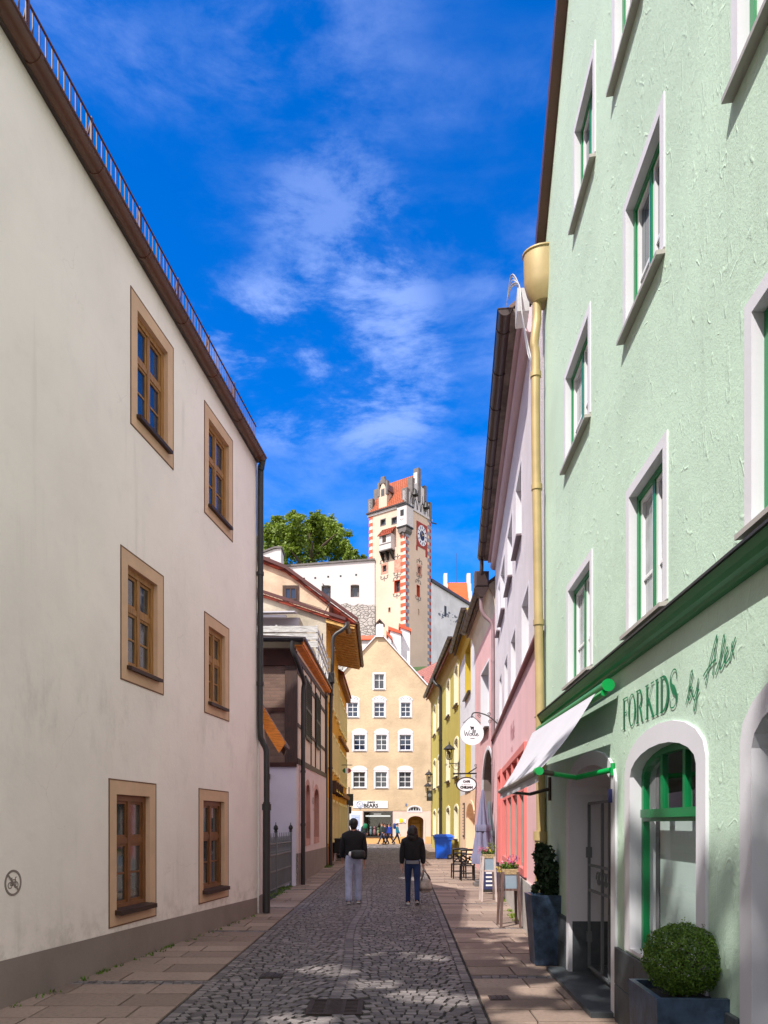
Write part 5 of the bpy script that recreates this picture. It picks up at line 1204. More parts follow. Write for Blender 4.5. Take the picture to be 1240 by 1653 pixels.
m = MB(); m.box(fg_, a-.3, b+.3, z0-.02, z0+.02, -1.3, dp-.04); m.poly(fg_, [(a-.3, z0), (b+.3, z0), (b+.3, 2.7), (a-.3, 2.7)], -1.3); m.poly(Fr(fg_.P(b+.3, 0, -.2)[:2], fg_.P(b+.3, 0, -1.3)[:2]), [(0, z0), (1.1, z0), (1.1, 2.7), (0, 2.7)]); m.poly(Fr(fg_.P(a-.3, 0, -.2)[:2], fg_.P(a-.3, 0, -1.3)[:2]), [(0, z0), (1.1, z0), (1.1, 2.7), (0, 2.7)])
m.add([fg_.P(a-.3, 2.7, -.2), fg_.P(b+.3, 2.7, -.2), fg_.P(b+.3, 2.7, -1.3), fg_.P(a-.3, 2.7, -1.3)], [(0, 1, 2, 3)]); m.build('display_room', room_dark, SWG)
m = MB(); m.box(fg_, a+.05, b-.05, z0+.03, z0+1.08, -.23, -.21); m.build('display_panel', M('pale_mint_panel', S(220, 234, 230), var=.03), SWG)
# door niche with iron grille
ub, ua = fg_.u(917), fg_.u(992); da, db = ua+.05, ub-.14
hs_.append(op(da, db, .02, 2.05, .26, .01)); m = MB(); m.ring(fg_, op(da, db, .02, 2.05, .26, .14, 0), op(da, db, .02, 2.05, .26), -.004, .02, 0, -.62); DN = m.build('door_niche', white_paint, G)
m = MB(); m.poly(fg_, op(da, db, .02, 2.05, .26), -.6); m.build('door', M('off_white_door_paint', S(206, 202, 200), var=.05), DN)
m = MB(); m.box(fg_, db-.004, db+.03, .0, .62, -.59, -.02); m.box(fg_, da-.1, db+.3, -.05, .05, -.6, .22); m.box(fg_, da, db, .05, .13, -.6, -.22); m.build('threshold', slab_dark, DN)
m = MB(); gw = -.20
gb = db-.03
for u in (da+.02, da+.30, da+.58, da+.86, da+1.14, gb):
    if u <= gb: m.box(fg_, u-.014, u+.014, .10, 1.95, gw-.014, gw+.014)
for v in (.12, .98, 1.26, 1.95): m.box(fg_, da, gb, v-.014, v+.014, gw-.012, gw+.012)
for k in range(5):
    c = da+.16+k*.28
    for s in (-1, 1): m.tube([fg_.P(c+s*(.03+.08*math.cos(t)*(1-t/9)), 1.12+.1*math.sin(t)*(1-t/9), gw) for t in [i*.45 for i in range(15)]], .009, 5)
for v in (.45, 1.4): m.box(fg_, gb-.01, gb+.05, v-.06, v+.06, gw-.03, gw+.03)
m.build('grille', grey_iron, DN)
# second arched opening, cut by the picture edge
b = fg_.u(1200)-.14; a = b-1.25; z0, z1, ar = .2, 2.12, .24
hs_.append(op(a, b, z0, z1, ar, .01)); m = MB(); m.ring(fg_, op(a, b, z0, z1, ar, .14, .03), op(a, b, z0, z1, ar), -.004, .02, 0, -.30); SD = m.build('shop_door', white_paint, G)
m = MB(); dp = -.24; m.ring(fg_, op(a, b, z0, z1, ar), op(a, b, z0, z1, ar, -.08), dp-.04, dp+.04, 0, dp-.03); m.box(fg_, a+.05, b-.05, 1.9, 1.98, dp-.03, dp+.06); m.box(fg_, a+.05, b-.05, .24, .5, dp-.03, dp+.04); m.build('frame', green_paint, SD)
m = MB(); m.poly(fg_, op(a, b, z0, z1, ar, -.04), dp); m.build('pane', glass_pale, SD)
wl = MB(); wl.holes(fg_, [(0, -.3), (LG, -.3), (LG, 9.42), (0, 9.42)], hs_); pkg = 4.55
wl.poly(fg_, [(0, 9.42), (LG, 9.42), (pkg, 14.7)], 0); shell(wl, fg_, LG, 9.42, 9); wl.build('wall', green_wall, G)
m = MB()
cut = [(db+.15, LG), (ua+.05-.19+.14 if 0 else fg_.u(1143)-.05, fg_.u(992)-.09), (fg_.u(1200)+.02, fg_.u(1143)-.05)]
for i, (p, q) in enumerate(((db+.15, LG), (fg_.u(1200)+.02, da-.15), (0, b-1.41))):
    uu = p; m = MB()
    while uu < q-.01:
        e = min(uu+.62, q); m.cham(fg_, uu+.002, e-.002, -.2, .32, -.02, .030, .004); m.cham(fg_, uu+.002, e-.002, .324, .645, -.02, .030, .004); uu = e
    m.build('plinth', slab_dark, G)
m = MB()
prof = [(0, 3.045), (.045, 3.045), (.052, 3.065), (.082, 3.075), (.098, 3.105), (.115, 3.15), (0, 3.16)]
def extrude(prof, u0, u1, mm=0, f=fg_):
    n = len(prof); m.add([f.P(u0, v, w) for w, v in prof]+[f.P(u1, v, w) for w, v in prof], [tuple(range(n)), tuple(range(2*n-1, n-1, -1))]+[(i, (i+1) % n, n+(i+1) % n, n+i) for i in range(n)], mm)
extrude(prof, 0, LG-.03); extrude([(-.0, 3.165), (.13, 3.152), (.13, 3.168), (0, 3.20)], 0, LG, 1); m.build('cornice', [green_paint, dark_metal], G)
# roof with brown verge
m = MB(); 
for s in (0, LG): 
    e = -.25 if s == 0 else LG+.05; ze = 9.42-(.29 if s == 0 else .06); slab(m, [fg_.P(e, ze, -.03), fg_.P(pkg, 14.72, -.03), fg_.P(pkg, 14.72, -9.2), fg_.P(e, ze, -9.2)], .10)
m.build('roof', red_tile, G)
m = MB(); m.prism(fg_, [(LG+.08, 9.30), (pkg, 14.66), (pkg, 14.90), (LG+.08, 9.55)], .0, .12); m.prism(fg_, [(-.28, 9.06), (pkg, 14.66), (pkg, 14.90), (-.28, 9.31)], .0, .12); m.build('verge_board', brown_metal, G)
# lettering on the wall: u runs towards the viewer's left, so text goes the other way
m = MB(); wv = .009; uL = fg_.u(1007); uR = fg_.u(1094); H = .258; W = uL-uR
def gl(strokes, x, wd):
    for pts, ws in strokes: m.ribbon(fg_, [(uL-(x+p[0]*wd)*W, 2.522+p[1]*H) for p in pts], ws if isinstance(ws, list) else ws, wv)
tn, tk = .010, .034
arc = lambda cx, cy, rx, ry, a0, a1, n=12: [(cx+rx*math.cos(R(a0+(a1-a0)*i/n)), cy+ry*math.sin(R(a0+(a1-a0)*i/n))) for i in range(n+1)]
gl([([(.22, 0), (.22, 1)], tk), ([(0, .01), (.5, .01)], tn), ([(0, .99), (.95, .99)], tn), ([(.95, 1), (.95, .8)], tn*1.3), ([(.22, .52), (.7, .52)], tn), ([(.7, .6), (.7, .44)], tn)], .0, .115)
gl([(arc(.5, .5, .42, .5, 0, 360, 28), [tn+(tk-tn)*abs(math.cos(R(360*i/28)))**2 for i in range(29)])], .125, .155)
gl([([(.2, 0), (.2, 1)], tk), ([(0, .01), (.42, .01)], tn), ([(0, .99), (.5, .99)], tn), (arc(.45, .74, .33, .25, 90, -90, 12), [tn+(tk-tn)*abs(math.cos(R(90-180*i/12))) for i in range(13)]), ([(.42, .49), (.62, .40), (.85, .03), (1.02, .02)], [tn, tk, tk, tn])], .29, .14)
gl([([(.2, 0), (.2, 1)], tk), ([(0, .01), (.4, .01)], tn), ([(0, .99), (.4, .99)], tn), ([(.24, .42), (.82, .98)], tn), ([(.65, .99), (1., .99)], tn), ([(.38, .56), (.9, .02)], tk*1.15), ([(.72, .01), (1.1, .01)], tn)], .475, .16)
gl([([(.5, 0), (.5, 1)], tk*1.1), ([(.15, .01), (.85, .01)], tn), ([(.15, .99), (.85, .99)], tn)], .65, .075)
gl([([(.2, 0), (.2, 1)], tk), ([(0, .01), (.4, .01)], tn), ([(0, .99), (.4, .99)], tn), (arc(.3, .5, .62, .49, 90, -90, 16), [tn+(tk*1.3-tn)*abs(math.cos(R(90-180*i/16))) for i in range(17)])], .735, .145)
gl([(spline([(.92, .76), (.86, .96), (.5, 1.0), (.14, .86), (.2, .64), (.55, .47), (.88, .3), (.82, .08), (.45, 0), (.1, .06), (.05, .26)], 4), [tn+(tk*1.9-tn)*max(0, 1-abs(i-20)/9)**1.2 for i in range(41)]), ([(.05, .1), (.05, .3)], tn), ([(.92, .72), (.92, .94)], tn)], .895, .115)
m.build('painted_lettering', green_letter, G); m = MB()
def sc(px, ws=.012):
    pts = [(fg_.u(x), fg_.v(x, y)) for x, y in px]; q = spline(pts, 6); m.ribbon(fg_, q, ws, wv)
def z6(l): return [(990+x*.1774, 1020+y*.1774) for x, y in l]
sc(z6([(672, 660), (700, 540), (730, 400), (732, 352), (718, 380), (702, 500), (694, 600), (704, 618), (724, 560), (716, 500), (700, 540)]))
sc(z6([(735, 500), (730, 560), (748, 590), (770, 520), (788, 425), (775, 530), (765, 660), (752, 715), (745, 690), (762, 600), (796, 520)]))
sc(z6([(850, 488), (880, 330), (920, 160), (957, 30), (940, 180), (917, 395)])); sc(z6([(832, 405), (850, 372), (870, 340), (910, 285), (952, 250)]))
sc(z6([(940, 392), (985, 250), (1025, 90), (1022, 28), (1010, 80), (990, 220), (980, 320), (992, 335), (1015, 290), (1035, 220), (1055, 165), (1048, 140), (1030, 200), (1025, 260), (1040, 285), (1075, 230)]))
sc(z6([(1075, 260), (1090, 170), (1128, 45)])); sc(z6([(1100, 85), (1092, 140), (1112, 212)]))
m.build('painted_script', green_letter, G)
# awning over the door
AW = None
cu1, cu0 = fg_.u(884), fg_.u(980, .10)
m = MB()
top = [fg_.P(cu0, 2.86, .20), fg_.P(cu1, 2.92, .20)]; bot = [Vector((1.31+.01, fg_.P(cu0, 0).y-.12, 2.17)), Vector((1.40, 8.95, 2.11))]
nn = 8; vs = []
for i in range(nn+1):
    t = i/nn
    for j in range(13):
        s_ = j/12; a = top[0].lerp(top[1], s_); b_ = bot[0].lerp(bot[1], s_); p = a.lerp(b_, t); p.z -= .05*math.sin(math.pi*t); vs.append(p)
m.add(vs, [(i*13+j, i*13+j+1, (i+1)*13+j+1, (i+1)*13+j) for i in range(nn) for j in range(12)])
m.add([b_+Vector((0, 0, dz)) for b_ in bot for dz in (0, -.09)], [(0, 1, 3, 2)])
AW = m.build('awning', fabric_white, G, True)
m = MB(); m.tube([fg_.P(cu0-.03, 2.92, .10), fg_.P(cu1+.03, 2.96, .10)], .052, 14); m.build('cassette', green_paint, AW, True)
m = MB(); m.tube([fg_.P(cu0-.045, 2.925, .10), fg_.P(cu0-.03, 2.925, .10)], .056, 14); m.tube([fg_.P(cu0-.0, 2.865, .125), fg_.P(cu1+.0, 2.905, .125)], .03, 8); m.build('cassette_cap', green_bright, AW, True)
m = MB(); m.tube([bot[0]+Vector((0, -.03, 0)), bot[1]+Vector((0, .02, 0))], .028, 8); m.build('front_bar', sill_grey, AW, True)
m = MB(); m.tube([bot[0]+Vector((0, -.05, 0)), bot[0]+Vector((0, .05, 0))], .037, 10); m.tube([fg_.P(fg_.u(993), 2.15, .02), fg_.P(fg_.u(993), 2.26, .02)], .02, 8)
e = fg_.P(fg_.u(992), 2.20, .03); k1 = fg_.P(fg_.u(975), 2.155, .26); m.tube([e, k1], .026, 10); m.tube([k1, bot[0].lerp(k1, .35)], .024, 10); m.build('arm', green_bright, AW, True)
m = MB(); m.tube([bot[0].lerp(k1, .36), bot[0]], .022, 10); e2 = fg_.P(cu1-.25, 2.17, .02); k2 = fg_.P(cu1-.3, 2.10, .28); m.tube([e2, k2], .022, 8); m.tube([k2, bot[1]], .02, 8); m.tube([e2-Vector((0, 0, .15)), e2+Vector((0, 0, .15))], .02, 8); m.build('brace', M('brown_black_tube', S(70, 52, 46), var=.1, rough=.4), AW, True)
m = MB(); uu = fg_.u(991); m.tube([fg_.P(uu, 2.2, .03), fg_.P(uu, 1.6, .035), fg_.P(uu+.06, .9, .03)], .004, 5); cd = m.build('crank_cord', dark_metal, AW); m = MB(); m.box(fg_, uu-.025, uu+.025, 1.91, 2.03, .02, .045); m.build('tag', M('dark_blue_label', S(46, 50, 104)), G)
# golden hopper and downpipe at the corner
cP = Vector((2.06, 9.92, 0)); m = MB(); n = 14
prof = [(cP.x+.13, 0)]; hp = []
for zq, k in ((8.66, .62), (8.76, .86), (8.92, 1.), (9.30, 1.03)):
    hp.append([Vector((2.17-.30*k*math.sin(math.pi*j/n), 9.92-.21*k*math.cos(math.pi*j/n), zq)) for j in range(n+1)])
vs = [p for l in hp for p in l]; q = n+1
m.add(vs, [(i*q+j, i*q+j+1, (i+1)*q+j+1, (i+1)*q+j) for i in range(3) for j in range(n)]+[tuple(range(q))]+[(i*q, (i+1)*q, (i+1)*q+n, i*q+n) for i in range(3)]); m.tube([p for p in hp[3]], .018, 6)
m.build('rain_hopper', gold_metal, G, True)
pipe(G, [(2.04, 9.92, 8.70), (2.04, 9.92, 8.45), (2.02, 9.9, 8.3), (2.0, 9.9, 8.1), (2.02, 9.9, 7.9), (2.02, 9.9, 7), (2.05, 9.9, 5), (2.08, 9.9, 3), (2.09, 9.9, 1.5), (2.10, 9.9, -.05)], .060, gold_metal, rings=[(2.02, 9.9, 7.7), (2.035, 9.9, 6.2), (2.06, 9.9, 4.4), (2.08, 9.9, 2.6)])
m = MB(); m.tube([(2.10, 9.9, -.05), (2.09, 9.9, 1.55)], .084, 12); m.tube([(2.09, 9.9, 1.5), (2.09, 9.9, 1.62)], .1, 12); m.build('standpipe', gold_metal, G, True)

# ------------------------------------------------------------------ pink and lilac house
f6 = Fr((2.186, 10.06), (3.45, 23.1), -1); L6 = f6.L
P6 = thing('pink_house', 'lilac roughcast house with salmon pink shop floor and black gutter', 'house', f6.P(L6/2, 0, -3))
hs_ = []; pk6 = dict(ring=.05, rmat=white_paint, rw=.004, depth=.20, fmat=white_sash, fw=.06, trans=(.66,), sill=(.04, .10, .03, -.04), smat=M('mauve_sill', S(126, 110, 118), rough=.5))
for xa, xb in ((842.5, 853.5), (825, 832.3), (814.6, 819.5), (806.5, 810)):
    a, b = sorted((f6.u(xa), f6.u(xb))); kk = dict(pk6); kk['sill'] = None; hs_.append(window(P6, f6, a, b, 4.42, 5.72, pmat=glass_grey, **kk))
for xa, xb in ((833, 842), (819.5, 827), (808.5, 815), (804.6, 807)):
    a, b = sorted((f6.u(xa), f6.u(xb))); hs_.append(window(P6, f6, a, b, 7.1, 8.45, pmat=glass_blue, **pk6))
wl = MB(); U6 = 1.85; wl.holes(f6, [(0, 4.2), (L6, 4.2), (L6, 10.05), (U6, 10.05), (U6, 8.9), (0, 8.9)], hs_); shell(wl, f6, L6, 10.05, 8, u0=U6); wl.add([f6.P(0, 8.9, 0), f6.P(U6, 8.9, 0), f6.P(U6, 8.9, -8), f6.P(0, 8.9, -8)], [(0, 1, 2, 3)]); wl.build('wall', lilac_rough, P6)
h6 = []
a, b = sorted((f6.u(817.5), f6.u(856.5))); SW6 = None
m = MB(); m.ring(f6, op(a-.02, b+.02, .85, 3.06), op(a+.12, b-.12, .97, 2.94), .05, .105, 0, -.10); n3 = [a+(b-a)*q for q in (.25, .5, .75)]
for c in n3: m.box(f6, c-.09, c+.09, .97, 2.94, -.12, .095)
m.box(f6, a+.1, b-.1, 2.28, 2.38, -.12, .085); SW6 = m.build('shop_front_frame', salmon_red, P6); h6.append(op(a, b, .87, 3.04))
grey_sash = M('warm_grey_sash', S(168, 160, 152), rough=.5); xs = [a+.12]+n3+[b-.12]
for p, q in zip(xs, xs[1:]):
    m = MB(); m.ring(f6, op(p+.09, q-.09, .97, 2.28), op(p+.09, q-.09, .97, 2.28, 0, -.07), -.12, .03); m.build('sash', grey_sash, SW6)
m = MB(); m.poly(f6, op(a, b, .87, 3.04), -.10); m.build('pane', glass_grey, SW6)
a, b = sorted((f6.u(808.5), f6.u(814.5))); m = MB(); m.ring(f6, op(a, b, 0, 3.1), op(a+.14, b-.14, .02, 2.96), .05, .10, 0, -.3); m.box(f6, a+.1, b-.1, 2.2, 2.3, -.3, .03); h6.append(op(a+.02, b-.02, -.1, 3.08)); o = m.build('shop_door', salmon_red, P6); m = MB(); m.poly(f6, op(a, b, 0, 3.1), -.28); m.build('pane', glass_blue, o)
a, b = f6.u(883), f6.u(872.5); h6.append(op(a, b, .02, 1.95, .38)); m = MB(); inn = op(a, b, .02, 1.95, .38); nI = len(inn); m.add([f6.P(u, v, .06) for u, v in inn]+[f6.P(u, v, -.5) for u, v in inn], [(i, (i+1) % nI, nI+(i+1) % nI, nI+i) for i in range(nI)]); o = m.build('arched_door', salmon, P6); m = MB(); m.poly(f6, inn, -.48); m.box(f6, a+.1, b-.1, .1, 1.95, -.48, -.44); m.build('door_leaf', M('red_brown_door', S(140, 78, 70), var=.1), o)
m = MB(); m.holes(f6, [(-.02, -.2), (L6, -.2), (L6, 4.3), (-.02, 4.3)], h6, .06); m.add([f6.P(0, 4.3, .06), f6.P(L6, 4.3, .06), f6.P(L6, 4.3, 0), f6.P(0, 4.3, 0)], [(0, 1, 2, 3)]); m.add([f6.P(L6, -.2, .06), f6.P(L6, 4.3, .06), f6.P(L6, 4.3, -.1), f6.P(L6, -.2, -.1)], [(0, 1, 2, 3)]); m.build('ground_floor', salmon, P6)
m = MB(); m.prism(Fr(f6.P(0, 0)[:2], f6.P(L6, 0)[:2], -1), [(.0, 4.29), (L6, 4.29), (L6, 4.34), (.0, 4.34)], -.02, .13); m.build('flashing', M('dark_red_flashing', S(120, 52, 56), rough=.5), P6)
m = MB(); m.box(f6, f6.u(871), f6.u(815), -.2, .80, .05, .10); m.build('plinth', M('pale_grey_granite', S(186, 180, 174), var=.12, vs=8, rough=.5), P6)
m = MB(); m.tube([f6.P(U6, 9.72, .03), f6.P(L6, 9.72, .03)], .12, 10); m.box(f6, U6, L6, 9.84, 10.0, -.05, .22); m.build('moulding', lilac_smooth, P6, True)
m = MB(); slab(m, [f6.P(U6, 10.04, .36), f6.P(L6+.05, 10.04, .36), f6.P(L6+.05, 13.4, -4), f6.P(U6, 13.4, -4)], .07); slab(m, [f6.P(U6, 10.04, -8.3), f6.P(L6+.05, 10.04, -8.3), f6.P(L6+.05, 13.4, -4), f6.P(U6, 13.4, -4)], .07)
m.add([f6.P(U6, 10, 0), f6.P(U6, 10, -8), f6.P(U6, 13.3, -4)], [(0, 1, 2)]); m.add([f6.P(L6, 10, 0), f6.P(L6, 10, -8), f6.P(L6, 13.3, -4)], [(0, 1, 2)]); m.build('roof', grey_tile, P6)
gutter(P6, f6.P(U6-.05, 9.97, .42), f6.P(L6-.1, 9.97, .42), .115, dark_brown_metal, 1.15)
m = MB(); m.box(f6, U6, L6, 9.9, 9.985, .05, .34); m.build('soffit', M('stained_grey_soffit', S(140, 128, 120), var=.35, vs=2), P6)
pipe(P6, [f6.P(L6-.2, 9.9, .42), f6.P(L6-.2, 9.6, .42), f6.P(L6-.1, 9.35, .45), f6.P(L6+.05, 9.1, .5), f6.P(L6+.15, 8.9, .5)], .06, dark_brown_metal)
# faint brush lettering on the pink plaster
faded_rose = M('faded_rose_paint', S(206, 140, 146), var=.1); m = MB(); uu = f6.u(832); write(m, f6, 'Wolle', .55, uu, 3.42, .064, 0, flip=-1, slant=.2, sx=.8); m.build('painted_lettering', faded_rose, P6); m = MB(); write(m, f6, 'WOLLE', .16, uu+.1, 3.2, .064, 0, flip=-1); m.build('painted_lettering', faded_rose, P6)
CB = MB()
for k in range(9):
    o_ = random.uniform(-.05, .05); CB.tube(spline([f6.P(1.75+o_, 10.0, .4), f6.P(1.5+o_, 10.15+random.uniform(-.1, .15), .35), f6.P(1.25+o_, 9.9, .25), f6.P(1.1+o_, 9.4+o_, .22), f6.P(1.2+o_*2, 8.9, .12), f6.P(1.0, 8.5+o_, .05)], 5), .007, 5)
CB.box(f6, 1.2, 1.6, 9.5, 9.85, .1, .28); tag(CB.build('cable_bundle', M('pale_grey_cable', S(196, 196, 196), rough=.5), loc=f6.P(1, 9.8, .2)), 'tangle of pale grey cables and a box hanging beside the golden rain hopper', 'cables')

# ------------------------------------------------------------------ rose house with the great arch
f7 = Fr((3.48, 23.2), (3.63, 29.6), -1); L7 = f7.L
P7 = thing('rose_house', 'narrow rose roughcast house with a great dark arch and cream curved eaves', 'house', f7.P(L7/2, 0, -3))
hs_ = []
a, b = sorted((f7.u(776.5), f7.u(789.5))); hs_.append(window(P7, f7, a, b, 5.0, 7.2, ring=.08, rmat=white_paint, rw=.006, depth=.35, trans=(.65,), pmat=glass_grey, sill=(.06, .16, .05, -.05), smat=dark_brown_metal))
a, b = .45, 3.75; ar = 1.35; hs_.append(op(a, b, .02, 2.9, ar, .01)); m = MB(); m.ring(f7, op(a, b, .02, 2.9, ar, .13, 0), op(a, b, .02, 2.9, ar), -.004, .015, 0, -.05); OA = m.build('great_arch', white_paint, P7)
m = MB(); inn = op(a, b, .02, 2.9, ar); nI = len(inn); m.add([f7.P(u, v, -.04) for u, v in inn]+[f7.P(u, v, -.75) for u, v in inn], [(i, (i+1) % nI, nI+(i+1) % nI, nI+i) for i in range(nI)]); m.build('soffit', M('grey_brown_arch_soffit', S(134, 118, 112), var=.1), OA)
m = MB(); m.poly(f7, inn, -.7); m.build('pane', glass_grey, OA); m = MB(); 
for q in (.33, .66): c = a+(b-a)*q; m.box(f7, c-.05, c+.05, .1, 4.0, -.7, -.62)
m.box(f7, a, b, 2.5, 2.62, -.7, -.6); m.box(f7, a, b, .05, .7, -.7, -.6); m.build('frame', grey_iron, OA)
wl = MB(); wl.holes(f7, [(0, -.3), (L7, -.3), (L7, 9.2), (0, 9.2)], hs_); shell(wl, f7, L7, 9.2, 7); wl.build('wall', pink_rough, P7)
m = MB(); prof = [(0, 8.35), (.05, 8.75), (.16, 9.05), (.34, 9.22), (.36, 9.3), (0, 9.3)]; extrude(prof, 0, L7, 0, f7); m.build('cove', M('cream_cove', S(214, 200, 180), var=.08), P7)
gable_roof(P7, f7, L7, (9.35, 9.35), 7, 2.6, grey_tile, over=.34, end=.02)
gutter(P7, f7.P(.0, 9.32, .46), f7.P(L7, 9.32, .46), .10, dark_brown_metal, .8)
m = MB(); e = f7.P(.0, 9.35, .45); m.cham(Fr((e.x-.22, e.y-.25), (e.x+.22, e.y-.25)), 0, .44, 9.05, 9.55, -.4, .0, .05); m.prism(Fr((e.x-.22, e.y-.25), (e.x+.22, e.y-.25)), [(0, 9.05), (.44, 9.05), (.28, 8.75), (.16, 8.75)], -.38, -.02); m.build('rain_hopper', dark_brown_metal, P7)
pipe(P7, [(e.x, e.y-.05, 8.8), (e.x, e.y-.05, 8.45), (e.x+.1, e.y-.05, 8.2), (3.36, e.y-.05, 7.95), (3.39, e.y-.05, 7.5), (3.4, e.y-.05, 6.5), (3.4, e.y-.05, 4), (3.4, e.y-.05, 0)], .055, M('mauve_downpipe', S(150, 124, 128), rough=.4), rings=[(3.4, e.y-.05, 6.8), (3.4, e.y-.05, 3.6)])

# ------------------------------------------------------------------ narrow white house and olive house
f8 = Fr((3.635, 29.65), (3.82, 37.3), -1); L8 = f8.L
W8 = thing('white_house', 'narrow white roughcast house with mustard window reveals and a peach shop floor', 'house', f8.P(L8/2, 0, -3))
hs_ = []
for v0, v1 in ((7.4, 9.6), (3.4, 5.9)):
    a, b = sorted((f8.u(751.5), f8.u(760))); hs_.append(window(W8, f8, a, b, v0, v1, ring=.10, rmat=mustard, rw=.01, depth=.45, trans=(.6,), pmat=glass_pale, sill=(.06, .14, .05, -.05), smat=dark_brown_metal))
a, b = sorted((f8.u(753.5), f8.u(766))); hs_.append(op(a, b, .02, 2.0, .6, .01)); m = MB(); inn = op(a, b, .02, 2.0, .6); m.ring(f8, op(a, b, .02, 2.0, .6, .14, 0), inn, -.004, .03, 0, -.9); o = m.build('arched_door', peach, W8); m = MB(); m.poly(f8, inn, -.85); m.build('door_leaf', M('white_grey_door', S(214, 212, 222)), o)
wl = MB(); wl.holes(f8, [(0, -.3), (L8, -.3), (L8, 3.1), (0, 3.1)], [h for h in hs_ if h[0][1] < 2], 0, 1); wl.holes(f8, [(0, 3.1), (L8, 3.1), (L8, 10.3), (0, 10.3)], [h for h in hs_ if h[0][1] > 2]); shell(wl, f8, L8, 10.3, 7); wl.build('wall', [white_rough, peach], W8)
m = MB(); extrude([(0, 9.6), (.06, 9.95), (.2, 10.2), (.34, 10.28), (.34, 10.34), (0, 10.34)], 0, L8, 0, f8); m.build('cove', mustard, W8)
gable_roof(W8, f8, L8, (10.36, 10.36), 7, 2.6, grey_tile, over=.34, end=.02); gutter(W8, f8.P(0, 10.34, .46), f8.P(L8, 10.34, .46), .10, dark_brown_metal, .8)
NBD = thing('menu_board', 'dark framed menu board on the peach wall beside the arched door', 'sign', f8.P(5.9, 1, 0)); uu = f8.u(749.5); m = MB(); m.box(f8, uu-.35, uu+.35, 1.1, 2.7, .0, .05); m.build('frame', dark_brown_metal, NBD); m = MB(); m.box(f8, uu-.28, uu+.28, 1.2, 2.6, .05, .058); m.build('sheet', peach, NBD)
m = MB()
for k in range(9): m.box(f8, uu-.22, uu+.1+.1*random.random(), 1.3+k*.14, 1.35+k*.14, .058, .062)
m.build('lettering', ink, NBD)
f9 = Fr((3.83, 37.4), (3.52, 55), -1); L9 = f9.L
Y9 = thing('olive_house', 'olive yellow house with three rows of pale windows and a dark downpipe', 'house', f9.P(L9/2, 0, -3))
hs_ = []
for v0, v1, ar in ((7.95, 9.8, .18), (4.2, 6.0, .18), (.95, 2.45, .2)):
    for d0, d1 in ((38.2, 39.8), (42.2, 44.0), (47.6, 49.6), (51.2, 53.2)):
        hs_.append(window(Y9, f9, d0-37.4, d1-37.4, v0, v1, ar, ring=.13, rmat=pale_sur, rw=.035, depth=.3, trans=(.6,), pmat=glass_pale, sill=(.07, .14, .04, -.06), smat=dark_brown_metal))
wl = MB(); wl.holes(f9, [(0, -.3), (L9, -.3), (L9, 11.1), (0, 11.1)], hs_); shell(wl, f9, L9, 11.1, 8); wl.build('wall', olive, Y9)
m = MB(); extrude([(0, 10.25), (.06, 10.65), (.22, 10.95), (.4, 11.05), (.4, 11.12), (0, 11.12)], 0, L9, 0, f9); m.build('cove', M('olive_cove', S(170, 140, 70), var=.1), Y9)
gable_roof(Y9, f9, L9, (11.15, 11.15), 8, 3, gable_tile, over=.4, end=.15); gutter(Y9, f9.P(-.1, 11.12, .52), f9.P(L9+.1, 11.12, .52), .11, dark_brown_metal, .8)
pu = f9.u(711.5, .1); pipe(Y9, [f9.P(pu+.3, 11, .5), f9.P(pu+.3, 10.75, .5), f9.P(pu+.1, 10.5, .35), f9.P(pu, 10.3, .14), f9.P(pu, 9.5, .12), f9.P(pu, 6, .12), f9.P(pu, 3, .12), f9.P(pu, 0, .12)], .09, dark_metal, rings=[f9.P(pu, 7, .12), f9.P(pu, 3.3, .12)])
f10 = Fr((3.9, 55.2), (9, 56.2), -1)

# ------------------------------------------------------------------ hanging signs and lanterns
def scroll(m, c, r, s, rad=.008, turns=1.6, ax=Vector((1, 0, 0))):
    m.tube([Vector(c)+ax*(s*r*(1-t/12)*math.cos(t))+Vector((0, 0, r*(1-t/12)*math.sin(t))) for t in [i*.5 for i in range(int(turns*12.6))]], rad, 5)
dW = 21.8; pw = Vector((3.29, dW, 0)); HS1 = thing('hanging_sign', 'round white drop shaped enamel sign reading Wolle on a curled iron bracket', 'sign', (2.6, dW, 4))
m = MB(); q = lambda x, y: at(x, y, dW)
m.tube([q(803.5, 1161), q(803.5, 1180)], .022, 6); m.tube(spline([q(803, 1168), q(790, 1157), q(777, 1151.5), q(766, 1150.5), q(762, 1154), q(762, 1159)], 6), .018, 6)
for x, y, s in ((774, 1156, -1), (790, 1153, -1), (791, 1165, 1)): scroll(m, q(x, y), .06, s)
m.build('bracket', dark_metal, HS1)
c = q(762, 1184); rr = .345; pts = [(rr*math.cos(t), rr*math.sin(t)) for t in [R(135)+R(270)*i/30 for i in range(31)]]; pts = pts+spline([(rr*math.cos(R(45)), rr*math.sin(R(45))), (.12, .40), (0, .45), (-.12, .40), (rr*math.cos(R(135)), rr*math.sin(R(135)))], 4)[1:-1]
fsn = frame_at(c, 0); m = MB(); m.prism(fsn, pts, -.015, .015); BD = m.build('board', sign_white, HS1)
m = MB(); m.tube([c+Vector((-.26, 0, .30)), c+Vector((0, 0, .52)), c+Vector((.26, 0, .30))], .014, 6); m.tube([c+Vector((0, 0, .52)), q(762, 1159)], .01, 5); m.build('hanger', grey_iron, HS1)
m = MB()
sx = lambda l, ws=.017: m.ribbon(fsn, spline([(x*.00118*1.0, y*.00118) for x, y in l], 5), ws, .018)
